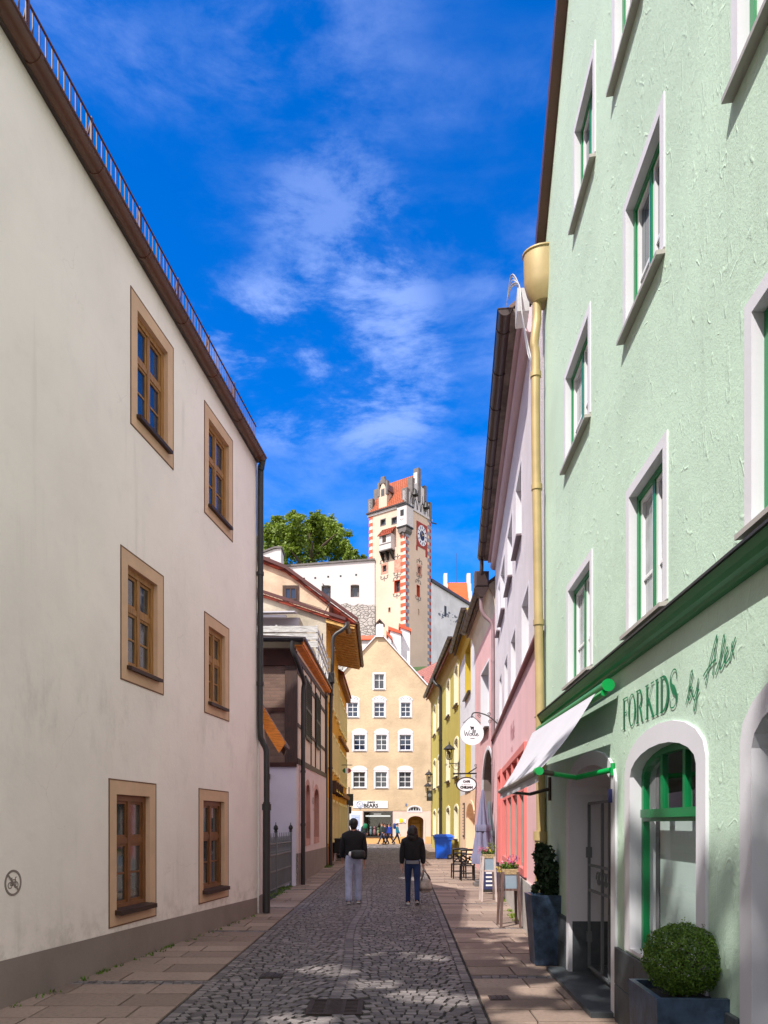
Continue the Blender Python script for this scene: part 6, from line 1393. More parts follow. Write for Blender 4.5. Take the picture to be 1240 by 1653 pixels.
sx([(-195, 75), (-185, 20), (-165, -60), (-135, 35), (-110, -60), (-75, 40), (-65, 78)]); sx([(-28, 0), (-55, -12), (-55, -50), (-28, -62), (-4, -30), (-28, 0), (5, -8)]); sx([(5, -35), (38, 40), (36, 88), (18, 70), (18, -30), (32, -60), (50, -45)]); sx([(50, -35), (83, 40), (81, 84), (63, 66), (63, -30), (77, -60), (98, -40)]); sx([(98, -38), (140, -22), (132, 0), (108, -12), (106, -48), (135, -64), (178, -34)])
m.box(fsn, -.05, .07, -.152, -.140, .015, .018); write(m, fsn, 'WOLLE', .04, .01, -.16, .0185, 0)
m.prism(fsn, [(-.035, .13), (.05, .13), (.06, .17), (.055, .2), (-.01, .195), (-.035, .215), (-.065, .2), (-.045, .18)], .015, .018)
for x in (-.03, -.012, .03, .048): m.box(fsn, x-.006, x+.006, .10, .135, .015, .018)
m.build('lettering', ink, BD)
dC = 29.0; HS2 = thing('hanging_sign', 'oval white sign with black rim reading CAFE, hung on a straight iron bracket', 'sign', (3, dC, 3)); q = lambda x, y: at(x, y, dC)
m = MB(); m.tube([q(772, 1230), q(772, 1262)], .03, 6); m.tube([q(733, 1249), q(772, 1248.5)], .03, 6); m.ball(q(733, 1249), .045, 6); m.tube([q(755, 1248.5), q(768, 1240), q(771, 1238)], .022, 6)
for x, y in ((768, 1236), (769, 1254)): scroll(m, q(x, y), .06, 1)
m.tube([q(744, 1249), q(744, 1256)], .008, 5); m.tube([q(759, 1249), q(759, 1255)], .008, 5); m.build('bracket', black_iron, HS2)
c = q(753, 1266.3); fo_ = frame_at(c, 0); el = lambda k: [(.395*k*math.cos(t), .285*k*math.sin(t)) for t in [i*math.pi/20 for i in range(40)]]
m = MB(); m.prism(fo_, el(.95), -.02, .02); BD = m.build('board', sign_white, HS2); m = MB(); m.ring(fo_, el(1.03), el(.92), -.03, .032, 0, -.03); m.build('rim', black_iron, BD)
m = MB(); write(m, fo_, 'CAFE', .115, 0, .075, .024, 0, bold=.008); write(m, fo_, 'MIT MEHR GENUSS', .045, 0, -.015, .024, 0); write(m, fo_, 'CHILIAN', .125, 0, -.155, .024, 0, bold=.012); m.build('lettering', ink, BD)
HS3 = thing('hanging_sign', 'small red white and green oval sign on a thin bar from the ochre house', 'sign', (-2, 40, 4)); q = lambda x, y: at(x, y, 41)
m = MB(); m.tube([(-2.38, 41, q(0, 1235).z), q(569, 1235)], .02, 6); m.tube([q(560, 1235), q(560, 1240)], .012, 5); m.build('bracket', dark_metal, HS3); c = q(560, 1244); fo_ = frame_at(c, 0)
for k, mt in enumerate((italian_green, sign_white, italian_red)):
    a0 = -.24+.16*k; pts = [(x, s*.15*math.sqrt(max(0, 1-(x/.242)**2))) for s, xs in ((-1, [a0+.16*i/6 for i in range(7)]), (1, [a0+.16-.16*i/6 for i in range(7)])) for x in xs]; m = MB(); m.prism(fo_, pts, -.03, .03); m.build('colour_field', mt, HS3)

def lantern(loc, label, arm):
    """street lantern on an iron arm; arm = vector from the lantern to its wall fixing"""
    t = thing('wall_lantern', label, 'lantern', loc, 'old wall lanterns on the right'); c = Vector(loc); m = MB()
    m.lathe([(.02, -.42), (.03, -.36), (.012, -.3), (.02, -.02), (.13, 0), (.145, .03)], c, 8); m.tube([c+Vector((0, 0, -.2)), c+arm*1+Vector((0, 0, -.2))], .02, 6)
    w_ = c+arm; m.tube([w_+Vector((0, 0, -.55)), w_+Vector((0, 0, .45))], .032, 6); m.tube(spline([c+Vector((0, 0, -.15)), c+arm*.45+Vector((0, 0, -.48)), c+arm*.75+Vector((0, 0, -.5)), w_+Vector((0, 0, -.3))], 5), .012, 5)
    ax = arm.normalized(); scroll(m, c-ax*.17+Vector((0, 0, -.28)), .07, 1, .01, 1.5, ax); scroll(m, c+arm*.6+Vector((0, 0, -.3)), .07, 1, .01, 1.5, ax); m.build('bracket', black_iron, t)
    m = MB()
    for k in range(6):
        a = k*math.pi/3; m.tube([c+Vector((.14*math.cos(a), .14*math.sin(a), .03)), c+Vector((.21*math.cos(a), .21*math.sin(a), .50))], .013, 5)
    m.lathe([(.215, .49), (.225, .50), (.225, .52), (.215, .53)], c, 6); m.build('cage', black_iron, t)
    m = MB(); m.lathe([(.135, .03), (.205, .49)], c, 6); m.build('glass', lamp_glass, t)
    m = MB(); m.lathe([(.29, .50), (.30, .53), (.20, .64), (.09, .72), (.05, .76), (.03, .80), (.045, .83), (.03, .86), (.01, .92)], c, 12); m.build('lamp_roof', dark_metal, t, True)
    m = MB(); m.lathe([(.035, .06), (.045, .25), (.06, .3), (.05, .38), (.02, .42)], c, 8); m.build('lamp_holder', sign_back, t, True)
    return t
l0 = at(725.5, 1226, 37.5); l0.z -= 0; lantern(l0, 'large old iron lantern on a scrolled arm in front of the olive wall', Vector((3.85-l0.x, 0, 0)))
l1 = at(692.5, 1262, 54.0); lantern(l1, 'farther old iron lantern at the far end of the olive wall, upper of two', Vector((3.55-l1.x, 0, 0)))
l2 = at(690.5, 1280, 57.0); lantern(l2, 'farthest old iron lantern, lower of the two by the sand yellow house', Vector((3.75-l2.x, 0, 0)))
SPK = thing('box_sign', 'dark square box sign with a round mark at the far end of the olive wall', 'sign', at(693.5, 1286, 54)); fb_ = frame_at(at(689, 1295, 54), 0); m = MB(); m.box(fb_, 0, .42, .1, .85, -.2, 0); m.box(fb_, .42, .7, .4, .45, -.12, -.08); m.build('box', dark_metal, SPK); m = MB(); m.lathe([(.14, 0), (.10, .01)], (0, 0, 0), 16); m.v = [fb_.P(.21+v.x, .5+v.y, .012+v.z) for v in m.v]; m.build('disc', grey_iron, SPK)
TS_ = thing('traffic_sign', 'grey backs of two traffic signs on a post at the end of the ochre house', 'sign', (-2.35, 50, 0)); q = at(563.5, 1300, 50)
m = MB(); m.tube([(q.x, 50.05, 0), (q.x, 50.05, 4.2)], .04, 8); m.build('post', grey_iron, TS_)
for ya, yb, xa, xb in ((1281.5, 1301, 555, 570.5), (1302, 1313.5, 555.5, 567.5)): fb_ = Fr(at(xa, 0, 50)[:2], at(xb, 0, 50)[:2]); m = MB(); m.cham(fb_, 0, fb_.L, at(0, yb, 50).z, at(0, ya, 50).z, -.03, .0, .01); m.build('panel', sign_back, TS_)
# ------------------------------------------------------------------ street furniture on the right
def blossoms(m, c, r, n, size): leaves(m, c, r, n, size, 1, .6, .8)
# two tall-legged flower stands with zinc boxes
def flower_stand(loc, label, wmat, h, flowers, rot=0.):
    t = thing('flower_stand', label, 'flower stand', loc, 'flower stands along the pink shop'); x, y, z = loc
    for sx in (-1, 1):
        for sy in (-1, 1):
            m = MB(); a = Vector((x+sx*.16, y+sy*.19, 0)); b = Vector((x+sx*.125, y+sy*.13, h)); d = .026
            vs = [a+Vector((p*.7*d, q*.7*d, 0)) for p, q in ((-1, -1), (1, -1), (1, 1), (-1, 1))]+[b+Vector((p*d, q*d, 0)) for p, q in ((-1, -1), (1, -1), (1, 1), (-1, 1))]
            m.add(vs, [(3, 2, 1, 0), (4, 5, 6, 7)]+[(i, (i+1) % 4, 4+(i+1) % 4, 4+i) for i in range(4)]); m.build('leg', wmat, t)
    m = MB(); f = frame_at((x, y, 0), 0)
    for s in (-1, 1): m.box(f, -.115, .115, h*.66, h*.70, s*.135-.014, s*.135+.014); m.box(f, s*.13-.014, s*.13+.014, h*.66, h*.70, -.125, .125)
    m.build('rail', wmat, t)
    m = MB(); z0, z1 = h*.70, h+.03
    def sq(k, zq): return [Vector((x+p*.165*k*.68, y+q*.2*k*.68, zq)) for p, q in ((-1, -1), (1, -1), (1, 1), (-1, 1))]
    l = [sq(.95, z0), sq(1.05, z1-.08), sq(1.08, z1-.07), sq(1.1, z1), sq(1.02, z1), sq(1., z1-.05)]; vs = [p for q in l for p in q]
    m.add(vs, [(3, 2, 1, 0), (20, 21, 22, 23)]+[(k*4+i, k*4+(i+1) % 4, k*4+4+(i+1) % 4, k*4+4+i) for k in range(5) for i in range(4)]); b = m.build('flower_box', bucket_blue, t)
    m = MB(); l = [sq(1.13, z1-.07), sq(1.16, z1+.015), sq(1.0, z1+.02)]; vs = [p for q in l for p in q]; m.add(vs, [(k*4+i, k*4+(i+1) % 4, k*4+4+(i+1) % 4, k*4+4+i) for k in range(2) for i in range(4)]); m.build('liner', wicker, b)
    m = MB(); 
    for s in (-.07, .0, .07): leaves(m, (x+s, y, z1+.06), (.09, .12, .07), 150, .05)
    m.build('foliage', leaf_box, t)
    for k, (mt, pts) in enumerate(flowers):
        m = MB()
        for p in pts: blossoms(m, (x+p[0], y+p[1], z1+p[2]), p[3], int(p[4]), .024)
        m.build('blossom', mt, t)
    return t
sp = [(random.uniform(-.02, .16), random.uniform(-.1, .1), random.uniform(.10, .24), (.012, .012, .045), 16) for _ in range(16)]
flower_stand((2.10, 12.5, 0), 'dark wooden flower stand with pale blue box of lavender and pink flowers, nearer of two', stand_wood, .92,
             [(petal_pink, [(-.12+.05*k, random.uniform(-.1, .05), .08+random.uniform(0, .04), .05, 40) for k in range(5)]), (petal_yellow, [(-.2, -.1, .03, .06, 45), (-.17, .02, .0, .05, 30)]), (petal_purple, sp)])
flower_stand((2.32, 16.6, 0), 'pale wooden flower stand with white box of pink and yellow flowers, farther of two', stand_pale, 1.0,
             [(petal_pink, [(-.16, -.06, .16, .09, 70), (-.08, -.1, .12, .08, 60), (-.2, -.02, .08, .06, 40)]), (petal_yellow, [(.05, -.08, .10, .05, 30), (.0, 0, .16, .05, 30)]), (leaf_lime, [(.12, 0, .18, .1, 120), (.06, .02, .24, .07, 80)])])
# tall glazed planter
def planter(loc, w0, w1, d0, d1, h, mat, name, label, cat, rot=0.):
    t = thing(name, label, cat, loc); f = frame_at(loc, rot); m = MB()
    def sq(k0, zq, e=0):
        hw = (w0+(w1-w0)*k0)/2-e; hd = (d0+(d1-d0)*k0)/2-e; return [f.P(p*hw, zq, q*hd) for p, q in ((-1, -1), (1, -1), (1, 1), (-1, 1))]
    l = [sq(0, 0, .01), sq(0.02, .015), sq(.99, h-.012), sq(1, h), sq(1, h, .035), sq(1, h-.07, .04)]; vs = [p for q in l for p in q]
    m.add(vs, [(3, 2, 1, 0), (20, 21, 22, 23)]+[(k*4+i, k*4+(i+1) % 4, k*4+4+(i+1) % 4, k*4+4+i) for k in range(5) for i in range(4)]); m.build('pot', mat, t)
    m = MB(); m.add(sq(1, h-.05, .038), [(0, 1, 2, 3)]); m.build('soil', joint_m, t); return t
tp = planter((2.00, 9.15, 0), .34, .46, .34, .46, .86, planter_blue, 'tall_planter', 'tall tapering dark blue planter with a dark laurel, beside the golden downpipe', 'planter')
m = MB(); m.tube([(2.0, 9.15, .8), (1.98, 9.15, 1.2), (1.98, 9.15, 1.45)], .015, 6)
for k in range(6): a = k*1.1; m.tube([(2.0, 9.15, .82+k*.08), (2+.12*math.cos(a), 9.15+.12*math.sin(a), 1.0+k*.08)], .007, 5)
m.build('stem', bark, tp); m = MB()
for c, r, n in (((1.97, 9.15, 1.33), .135, 420), ((1.98, 9.12, 1.17), .14, 420), ((2.03, 9.15, 1.05), .13, 330), ((1.95, 9.13, .98), .10, 220), ((2.05, 9.12, .92), .12, 260), ((1.86, 9.12, .93), .07, 60), ((2.1, 9.1, 1.2), .06, 80), ((1.93, 9.1, 1.43), .07, 90)): leaves(m, c, r, n, .075, 1, .5)
m.build('foliage', leaf_dark, tp)
# box ball in its square planter
bp = planter((1.80, 4.52, 0), .42, .46, .50, .56, .72, planter_blue, 'box_planter', 'low square dark blue glazed planter holding a clipped box ball', 'planter', R(-2))
bp.location.y = 4.52
m = MB(); m.tube([(1.80, 4.52, .6), (1.80, 4.52, .9)], .02, 7); 
for k in range(7): a = k*.9; m.tube([(1.8, 4.52, .75), (1.8+.15*math.cos(a), 4.52+.15*math.sin(a), .95)], .006, 5)
m.build('stem', bark, bp)
m = MB(); bc = Vector((1.815, 4.52, .90))
for _ in range(15000):
    q = Vector((random.gauss(0, 1), random.gauss(0, 1), random.gauss(0, 1))).normalized()
    lump = .90+.085*math.sin(q.x*7+1)*math.sin(q.y*8+2)*math.sin(q.z*7)+.04*math.sin(q.x*17+q.z*13)*math.sin(q.y*15-q.z*9)
    r = .252*lump*(1-.26*random.random()**2.0); p = bc+Vector((q.x*r, q.y*r, q.z*r*.94))
    if random.random() < .02: p = bc+q*.265*lump
    nrm = (q+Vector((random.gauss(0, .75), random.gauss(0, .75), random.gauss(.2, .75)))).normalized(); a = nrm.orthogonal().normalized(); b = nrm.cross(a); an = random.uniform(0, 6.28); a, b = a*math.cos(an)+b*math.sin(an), b*math.cos(an)-a*math.sin(an)
    s = random.uniform(.011, .02); m.add([p-a*s*.5, p+b*s*.34, p+a*s*.5, p-b*s*.34], [(0, 1, 2, 3)])
m.build('foliage', leaf_box, bp)

# closed parasols
def parasol(loc, label, mat, h=2.15, r=.27):
    t = thing('closed_parasol', label, 'parasol', loc, 'closed parasols of the cafe'); c = Vector(loc)
    m = MB(); m.lathe([(.022, 0), (.022, h+.02)], c, 8); m.build('pole', grey_iron, t, True)
    m = MB(); z0 = .62; prof = [(r*(.9+.05*math.sin(k)), z0+.02*k) if k == 0 else (r*(1.0-.86*((k/14)**.85)), z0+(h-z0)*k/14) for k in range(15)]
    fold = lambda a, z: 1+.20*math.sin(a*6+z*1.7)*(1 if z < h*.9 else .3)+.07*math.sin(a*11+z*3)
    m.lathe(prof+[(.02, h+.05)], c, 48, 0, fold); cn = m.build('canopy', mat, t, True)
    m = MB(); m.lathe([(r*.66, h*.58), (r*.68, h*.60), (r*.68, h*.63), (r*.64, h*.65)], c, 24, 0, lambda a, z: 1+.12*math.sin(a*6+z*1.7)); m.build('tie', mat, cn, True)
    m = MB(); f = frame_at(loc, 0); m.box(f, -.25, .25, 0, .09, -.25, .25); m.box(f, -.2, .2, .09, .16, -.2, .2); m.lathe([(.04, .16), (.035, .45)], c, 8); m.build('base', stone_grey, t); return t
parasol((2.74, 20.6, 0), 'closed grey violet parasol standing in front of the pink shop', fabric_grey, 2.62, .30)
parasol((3.12, 22.0, 0), 'closed slate green parasol half hidden behind the grey violet one', fabric_teal, 2.35, .24)
# cafe chairs (cross backs towards the viewer) and table
def chair(loc, label, rz):
    t = thing('cafe_chair', label, 'chair', loc, 'black cross backed cafe chairs'); x, y, _ = loc; T = lambda a, b, c: Vector((x+a, y+b, c))
    m = MB(); f = frame_at(loc, 0); m.prism(f, [(-.21, .44), (.21, .44), (.21, .47), (-.21, .47)], -.2, .2); m.build('seat', chair_m, t)
    for sx in (-1, 1):
        m = MB(); m.tube([T(sx*.2, -.19, 0), T(sx*.19, -.18, .45), T(sx*.2, -.2, .7), T(sx*.21, -.25, .93)], [.021, .025, .024, .022], 8); m.build('leg', chair_m, t, True)
        m = MB(); m.tube([T(sx*.2, .2, 0), T(sx*.19, .19, .45)], [.02, .025], 8); m.build('leg', chair_m, t, True)
    m = MB(); m.tube(spline([T(-.235, -.25, .925), T(-.1, -.265, .94), T(.1, -.265, .94), T(.235, -.25, .925)], 4), .034, 8); m.tube(spline([T(-.2, -.215, .80), T(0, -.235, .81), T(.2, -.215, .80)], 4), .024, 8); m.tube([T(-.19, -.19, .53), T(.19, -.19, .53)], .022, 8); m.build('back_rail', chair_m, t, True)
    m = MB()
    for s in (-1, 1): m.tube(spline([T(s*.19, -.19, .54), T(s*.04, -.215, .66), T(s*-.1, -.22, .74), T(s*-.19, -.215, .80)], 4), .020, 6); m.tube(spline([T(s*.19, -.215, .79), T(s*.06, -.21, .68), T(s*.0, -.2, .54)], 4), .019, 6)
    m.build('cross_back', chair_m, t, True)
    m = MB(); 
    for a, b in (((-.19, -.18), (.19, -.18)), ((-.19, .19), (.19, .19)), ((-.19, -.18), (-.19, .19)), ((.19, -.18), (.19, .19))): m.tube([T(a[0], a[1], .22), T(b[0], b[1], .22)], .010, 6)
    m.build('stretcher', chair_m, t, True); return t
ch = chair((2.53, 22.6, 0), 'black cross backed cafe chair, nearer of the two left of the table', 0)
dup(ch, (2.36, 23.5, 0), 'black cross backed cafe chair, farther of the two left of the table', R(4))
CT = thing('cafe_table', 'small cafe table with pale grey top and black foot beside the chairs', 'table', (2.98, 22.6, 0)); f = frame_at((2.98, 22.6, 0), 0)
m = MB(); m.box(f, -.38, .34, .71, .745, -.34, .34); m.build('tabletop', table_grey, CT); m = MB(); m.tube([(2.98, 22.6, .04), (2.98, 22.6, .71)], .035, 10); m.build('pedestal', black_iron, CT, True); m = MB(); m.lathe([(.27, 0), (.27, .02), (.08, .05), (.04, .1)], (2.98, 22.6, 0), 20); m.build('foot', black_iron, CT, True)
SB_ = thing('storage_box', 'dark grey slatted storage box on the pavement below the pale flower stand', 'box', (2.72, 19.2, 0)); f = frame_at((2.72, 19.2, 0), 0)
m = MB()
for k in range(4): m.box(f, -.22, .22, .02+k*.1, .11+k*.1, -.25, .25)
m.build('crate', stone_grey, SB_); m = MB(); m.box(f, -.23, .23, .42, .46, -.26, .26); m.build('lid', dark_metal, SB_)
MC = thing('chalk_board', 'white and blue printed pavement board leaning behind the pale flower stand', 'sign', (2.62, 18.2, 0)); f = frame_at((2.62, 18.2, 0), 0)
m = MB(); m.box(f, -.2, .2, .05, .78, -.02, .02); m.build('frame', dark_metal, MC); m = MB(); m.box(f, -.17, .17, .12, .74, .02, .026); m.build('print', M('navy_print', S(60, 66, 110), var=.2), MC); m = MB()
for k in range(5): m.box(f, -.13, .06+.06*(k % 2), .2+k*.1, .24+k*.1, .026, .03)
m.build('lettering', sign_white, MC)
# blue wheeled bin
BB = thing('blue_bin', 'bright blue wheeled rubbish bin standing by the olive wall', 'bin', (2.9, 36.3, 0)); x, y = 2.88, 36.3
m = MB()
def bq(w, d, z, ox=0): return [Vector((x+ox+p*w, y+q*d, z)) for p, q in ((-1, -1), (1, -1), (1, 1), (-1, 1))]
l = [bq(.33, .30, .05), bq(.40, .36, .95), bq(.44, .40, .95), bq(.44, .40, 1.04)]; vs = [p for q in l for p in q]; m.add(vs, [(3, 2, 1, 0), (12, 13, 14, 15)]+[(k*4+i, k*4+(i+1) % 4, k*4+4+(i+1) % 4, k*4+4+i) for k in range(3) for i in range(4)]); m.build('tub', bin_blue, BB)
m = MB(); l = [bq(.47, .42, 1.05), bq(.47, .43, 1.10), bq(.40, .36, 1.20), bq(.30, .28, 1.22)]; vs = [p for q in l for p in q]; m.add(vs, [(3, 2, 1, 0), (12, 13, 14, 15)]+[(k*4+i, k*4+(i+1) % 4, k*4+4+(i+1) % 4, k*4+4+i) for k in range(3) for i in range(4)]); m.tube([(x+.44, y-.3, 1.1), (x+.54, y-.3, 1.08), (x+.54, y+.3, 1.08), (x+.44, y+.3, 1.1)], .02, 6); m.build('lid', bin_blue, BB)
for s in (-1, 1):
    m = MB(); m.tube([(x+.30, y+s*.40-.04, .13), (x+.30, y+s*.40+.04, .13)], .13, 16); wv_ = m.build('wheel', bin_dark, BB, True); m = MB(); m.tube([(x+.30, y+s*.445-.01, .13), (x+.30, y+s*.445+.01, .13)], .06, 12); m.build('hub', stone_grey, wv_)
m = MB()
for k in range(10): a = R(90+k*10); a2 = R(100+k*10); m.add([Vector((x+.33+.24*math.cos(q), y-.375-.02*dd, .10+.24*math.sin(q))) for q in (a, a2) for dd in (0, 1)]+[Vector((x+.33+.2*math.cos(q), y-.375-.02*dd, .10+.2*math.sin(q))) for q in (a, a2) for dd in (0, 1)], [(0, 1, 3, 2), (1, 5, 7, 3), (4, 5, 7, 6), (0, 4, 6, 2)])
m.build('wheel_arch', M('dark_blue_plastic', S(8, 60, 150)), BB)
# covered table on the left
CV = thing('covered_table', 'black covered outdoor table with pale legs against the ochre house', 'table', (-1.95, 34.6, 0)); f = frame_at((-1.98, 34.6, 0), 0)
m = MB(); m.cham(f, -.36, .36, .38, 1.0, -.9, .3, .03); m.box(f, -.40, .36, .96, 1.04, -.95, .36); m.build('cover', bin_dark, CV)
for a in (-.3, .3):
    for b in (-.8, .22): m = MB(); m.tube([f.P(a, 0, b), f.P(a*.95, .4, b)], .028, 6); m.build('leg', white_paint, CV)
m = MB(); m.box(f, -.28, .28, .3, .34, .2, .24); m.build('rail', stone_grey, CV)
CV2 = thing('planter_trough', 'low dark planter trough with sparse greenery behind the covered table', 'planter', (-1.95, 37.2, 0)); f = frame_at((-1.98, 37.2, 0), 0); m = MB(); m.cham(f, -.3, .35, .0, .8, -1.2, .3, .03); m.build('trough', bin_dark, CV2); m = MB(); leaves(m, (-1.95, 37.5, .95), (.3, .5, .18), 260, .08); m.build('foliage', leaf_box, CV2)

# ------------------------------------------------------------------ people
def skin(name, pts, edges, rad, mat, parent, loc, rz, root=0, sub=2):
    me = bpy.data.meshes.new(name+'_cage'); me.from_pydata(pts, edges, []); o = bpy.data.objects.new(name+'_cage', me); C.objects.link(o)
    o.modifiers.new('skin', 'SKIN'); sv = me.skin_vertices[0].data
    for i, r in enumerate(rad): sv[i].radius = r if isinstance(r, tuple) else (r, r); sv[i].use_root = (i == root)
    o.modifiers['skin'].use_smooth_shade = True
    s_ = o.modifiers.new('sub', 'SUBSURF'); s_.levels = s_.render_levels = sub
    dg = bpy.context.evaluated_depsgraph_get(); dg.update(); ev = o.evaluated_get(dg); nm = bpy.data.meshes.new_from_object(ev)
    bpy.data.objects.remove(o); bpy.data.meshes.remove(me)
    nm.materials.clear(); nm.materials.append(mat); n = bpy.data.objects.new(name, nm); C.objects.link(n); n.parent = parent; OFF[n.name] = Vector(loc)
    for p in nm.polygons: p.use_smooth = True
    return n
skin_m = M('skin', S(206, 150, 124), rough=.55, var=.05)
hair_dark = wood('dark_hair', S(34, 24, 22), S(18, 13, 12), (14, 14, 1), .5)
def person(x, y, h, rz, label, c, leg=(.32, -.3), knee=(.05, .25), arm=(-.2, .22), bend=(.25, .2), build=1., hair='short', wide=False, sink=0.):
    """rz = 0 walks away from the camera (+y). c: jacket, trousers, shoe and sole materials"""
    s = h/1.75; loc = (x, y, 0); t = thing('person', label, 'person', loc); t.rotation_euler = (0, 0, rz); B = build
    J = {}
    low = 9
    for k, sx in enumerate((-1, 1)):
        hp = Vector((sx*.095, 0, .92)); a = leg[k]; kn = hp+Vector((sx*.005, math.sin(a)*.44, -math.cos(a)*.44)); b = a-knee[k]; an = kn+Vector((0, math.sin(b)*.42, -math.cos(b)*.42)); f = b*.7
        toe = an+Vector((sx*.02, math.cos(f)*.16, -.055+math.sin(f)*.16)); heel = an+Vector((0, -.045*math.cos(f), -.055-.045*math.sin(f)))
        J[k] = (hp, kn, an, toe, heel); low = min(low, toe.z-.025, heel.z-.025)
    dz = -low
    sh = {}
    for k, sx in enumerate((-1, 1)):
        a = arm[k]; S0 = Vector((sx*.185*B, 0, 1.41)); el = S0+Vector((sx*.035, math.sin(a)*.29, -math.cos(a)*.29)); b = a+bend[k]; wr = el+Vector((sx*.01, math.sin(b)*.25, -math.cos(b)*.25)); dr = (wr-el).normalized(); sh[k] = (S0, el, wr, dr)
    pts, ed, rad = [], [], []
    def add(p, r, par=None):
        pts.append((Vector(p)+Vector((0, 0, dz)))*s); rad.append((r[0]*s, r[1]*s) if isinstance(r, tuple) else r*s)
        if par is not None: ed.append((par, len(pts)-1))
        return len(pts)-1
    pel = add((0, 0, .95), (.15*B, .115)); sp = add((0, -.0, 1.14), (.13*B, .10), pel); chs = add((0, -.005, 1.34), (.16*B, .115), sp); nk = add((0, .0, 1.49), .056, chs); hb = add((0, .02, 1.57), (.066, .075), nk); hm_ = add((0, .02, 1.65), (.076, .092), hb); add((0, .01, 1.725), (.05, .06), hm_)
    add((0, .115, 1.615), .014, hb)
    for sx in (-1, 1): add((sx*.083, .01, 1.62), (.012, .022), hm_)
    for k in (0, 1):
        hp, kn, an, toe, heel = J[k]; i = add(hp, .085*B, pel); i = add(kn, .056, i); i = add(an, .034, i); add(toe, .016, i); add(heel, .016, i)
        S0, el, wr, dr = sh[k]; i = add(S0, .058, chs); i = add(el, .043, i); i = add(wr, .028, i); pm = add(wr+dr*.07, (.036, .022), i); sx = -1 if k == 0 else 1
        side = Vector((0, 1, 0)); 
        for q in range(4):
            b0 = wr+dr*.105+side*(.027-.018*q); l = (.07, .078, .073, .058)[q]; j = add(b0, .0095, pm); j = add(b0+dr*l*.55+Vector((-sx*.008, 0, 0)), .0085, j); add(b0+dr*l+Vector((-sx*.026, 0, 0)), .007, j)
        j = add(wr+dr*.045+side*.035, .011, pm); add(wr+dr*.10+side*.052+Vector((-sx*.012, 0, 0)), .009, j)
    bd = skin('body', pts, ed, rad, skin_m, t, loc, rz, 0, 1)
    for sx in (-1, 1):
        m = MB(); m.ball(Vector(loc)+(Vector((sx*.03, .102, 1.645))+Vector((0, 0, dz)))*s, .011*s, 4); m.build('eye', ink, bd)
    # trousers
    pts, ed, rad = [], [], []; W = 1.25 if wide else 1.0
    a0 = add((0, 0, 1.06), (.145*B, .115)); pel = add((0, -.01, .95), (.165*B, .135), a0)
    for k in (0, 1):
        hp, kn, an, toe, heel = J[k]; i = add(hp+Vector((0, -.005, -.04)), .10*B*(1.02 if wide else 1), pel); i = add(hp.lerp(kn, .5), .086*B*(1.05 if wide else 1), i); i = add(kn, .068*W, i); i = add(kn.lerp(an, .5), .062*W*1.02, i); add(an+(an-kn).normalized()*(.062 if wide else .05), .05*W*1.3 if wide else .058, i)
    skin('trousers', pts, ed, rad, c[1], t, loc, rz, 0, 2)
    # jacket
    pts, ed, rad = [], [], []
    a0 = add((0, -.005, .93), (.185*B, .145)); a1 = add((0, -.005, 1.08), (.185*B, .145), a0); a2 = add((0, -.01, 1.26), (.19*B, .145), a1); a3 = add((0, -.01, 1.39), (.150*B, .12), a2); add((0, -.005, 1.54), .082, a3)
    for k in (0, 1):
        S0, el, wr, dr = sh[k]; i = add(S0+Vector((0, -.005, -.02)), .080, a3); i = add(S0.lerp(el, .55), .078, i); i = add(el, .070, i); i = add(el.lerp(wr, .6), .062, i); add(wr+dr*-.01, .05, i)
    skin('jacket', pts, ed, rad, c[0], t, loc, rz, 0, 2)
    # shoes
    for k in (0, 1):
        hp, kn, an, toe, heel = J[k]; pts, ed, rad = [], [], []; d = toe-heel; i = add(heel+Vector((0, 0, .015)), (.05, .045)); j = add(an+Vector((0, 0, .02)), .056, i); q = add(heel.lerp(toe, .55)+Vector((0, 0, .012)), (.052, .046), i); add(toe, (.044, .036), q)
        so = skin('shoe', pts, ed, rad, c[2], t, loc, rz, 0, 1)
        m = MB(); up = Vector((0, 0, 1)); p0, p1 = heel-Vector((0, .03, .026)), toe+Vector((0, .03, -.022)); vs = []
        for p, wd in ((p0, .036), (p0.lerp(p1, .6), .046), (p1, .034)):
            for sx in (-1, 1):
                for zq in (0, .022): vs.append(Vector(loc)+(p+Vector((sx*wd, 0, zq))+Vector((0, 0, dz)))*s)
        m.add(vs, [(0, 1, 3, 2), (8, 10, 11, 9)]+[(a+x_, a+y_, a+4+y_, a+4+x_) for a in (0, 4) for x_, y_ in ((0, 1), (1, 3), (3, 2), (2, 0))]); m.build('sole', c[3], so)
    # hair
    m = MB(); hc = Vector(loc)+(Vector((0, .0, 1.655))+Vector((0, 0, dz)))*s
    if hair == 'long':
        def fn(q): return 1+(.40 if q.z < -.2 and q.y < .3 else 0)*min(1, -q.z*1.2)+.05*math.sin(q.x*9)*math.sin(q.z*7)
        m.ball(hc+Vector((0, -.025*s, -.02*s)), (.115*s, .122*s, .125*s), 12, 0, lambda q: fn(q) if q.y < .45 or q.z > .3 else .72); m.ball(hc+Vector((0, -.06*s, -.16*s)), (.135*s, .085*s, .12*s), 10)
    elif hair == 'beanie': m.ball(hc+Vector((0, -.008*s, .012*s)), (.098*s, .115*s, .108*s), 10, 0, lambda q: 1 if q.z > -.35 or q.y < .1 else .7); m.ball(hc+Vector((0, -.05*s, -.05*s)), (.078*s, .06*s, .07*s), 8)
    else: m.ball(hc+Vector((0, -.012*s, .012*s)), (.092*s, .108*s, .10*s), 10, 0, lambda q: 1 if q.z > -.25 or q.y < -.1 else .7)
    m.build('hair', c[4] if len(c) > 4 else hair_dark, t, True)
    t['_s'] = s
    return t, dz, s, sh
cloth = lambda n, r, g, b: M(n, S(r, g, b), rough=.9, var=.14, vs=9, bump=.25, bs=14)
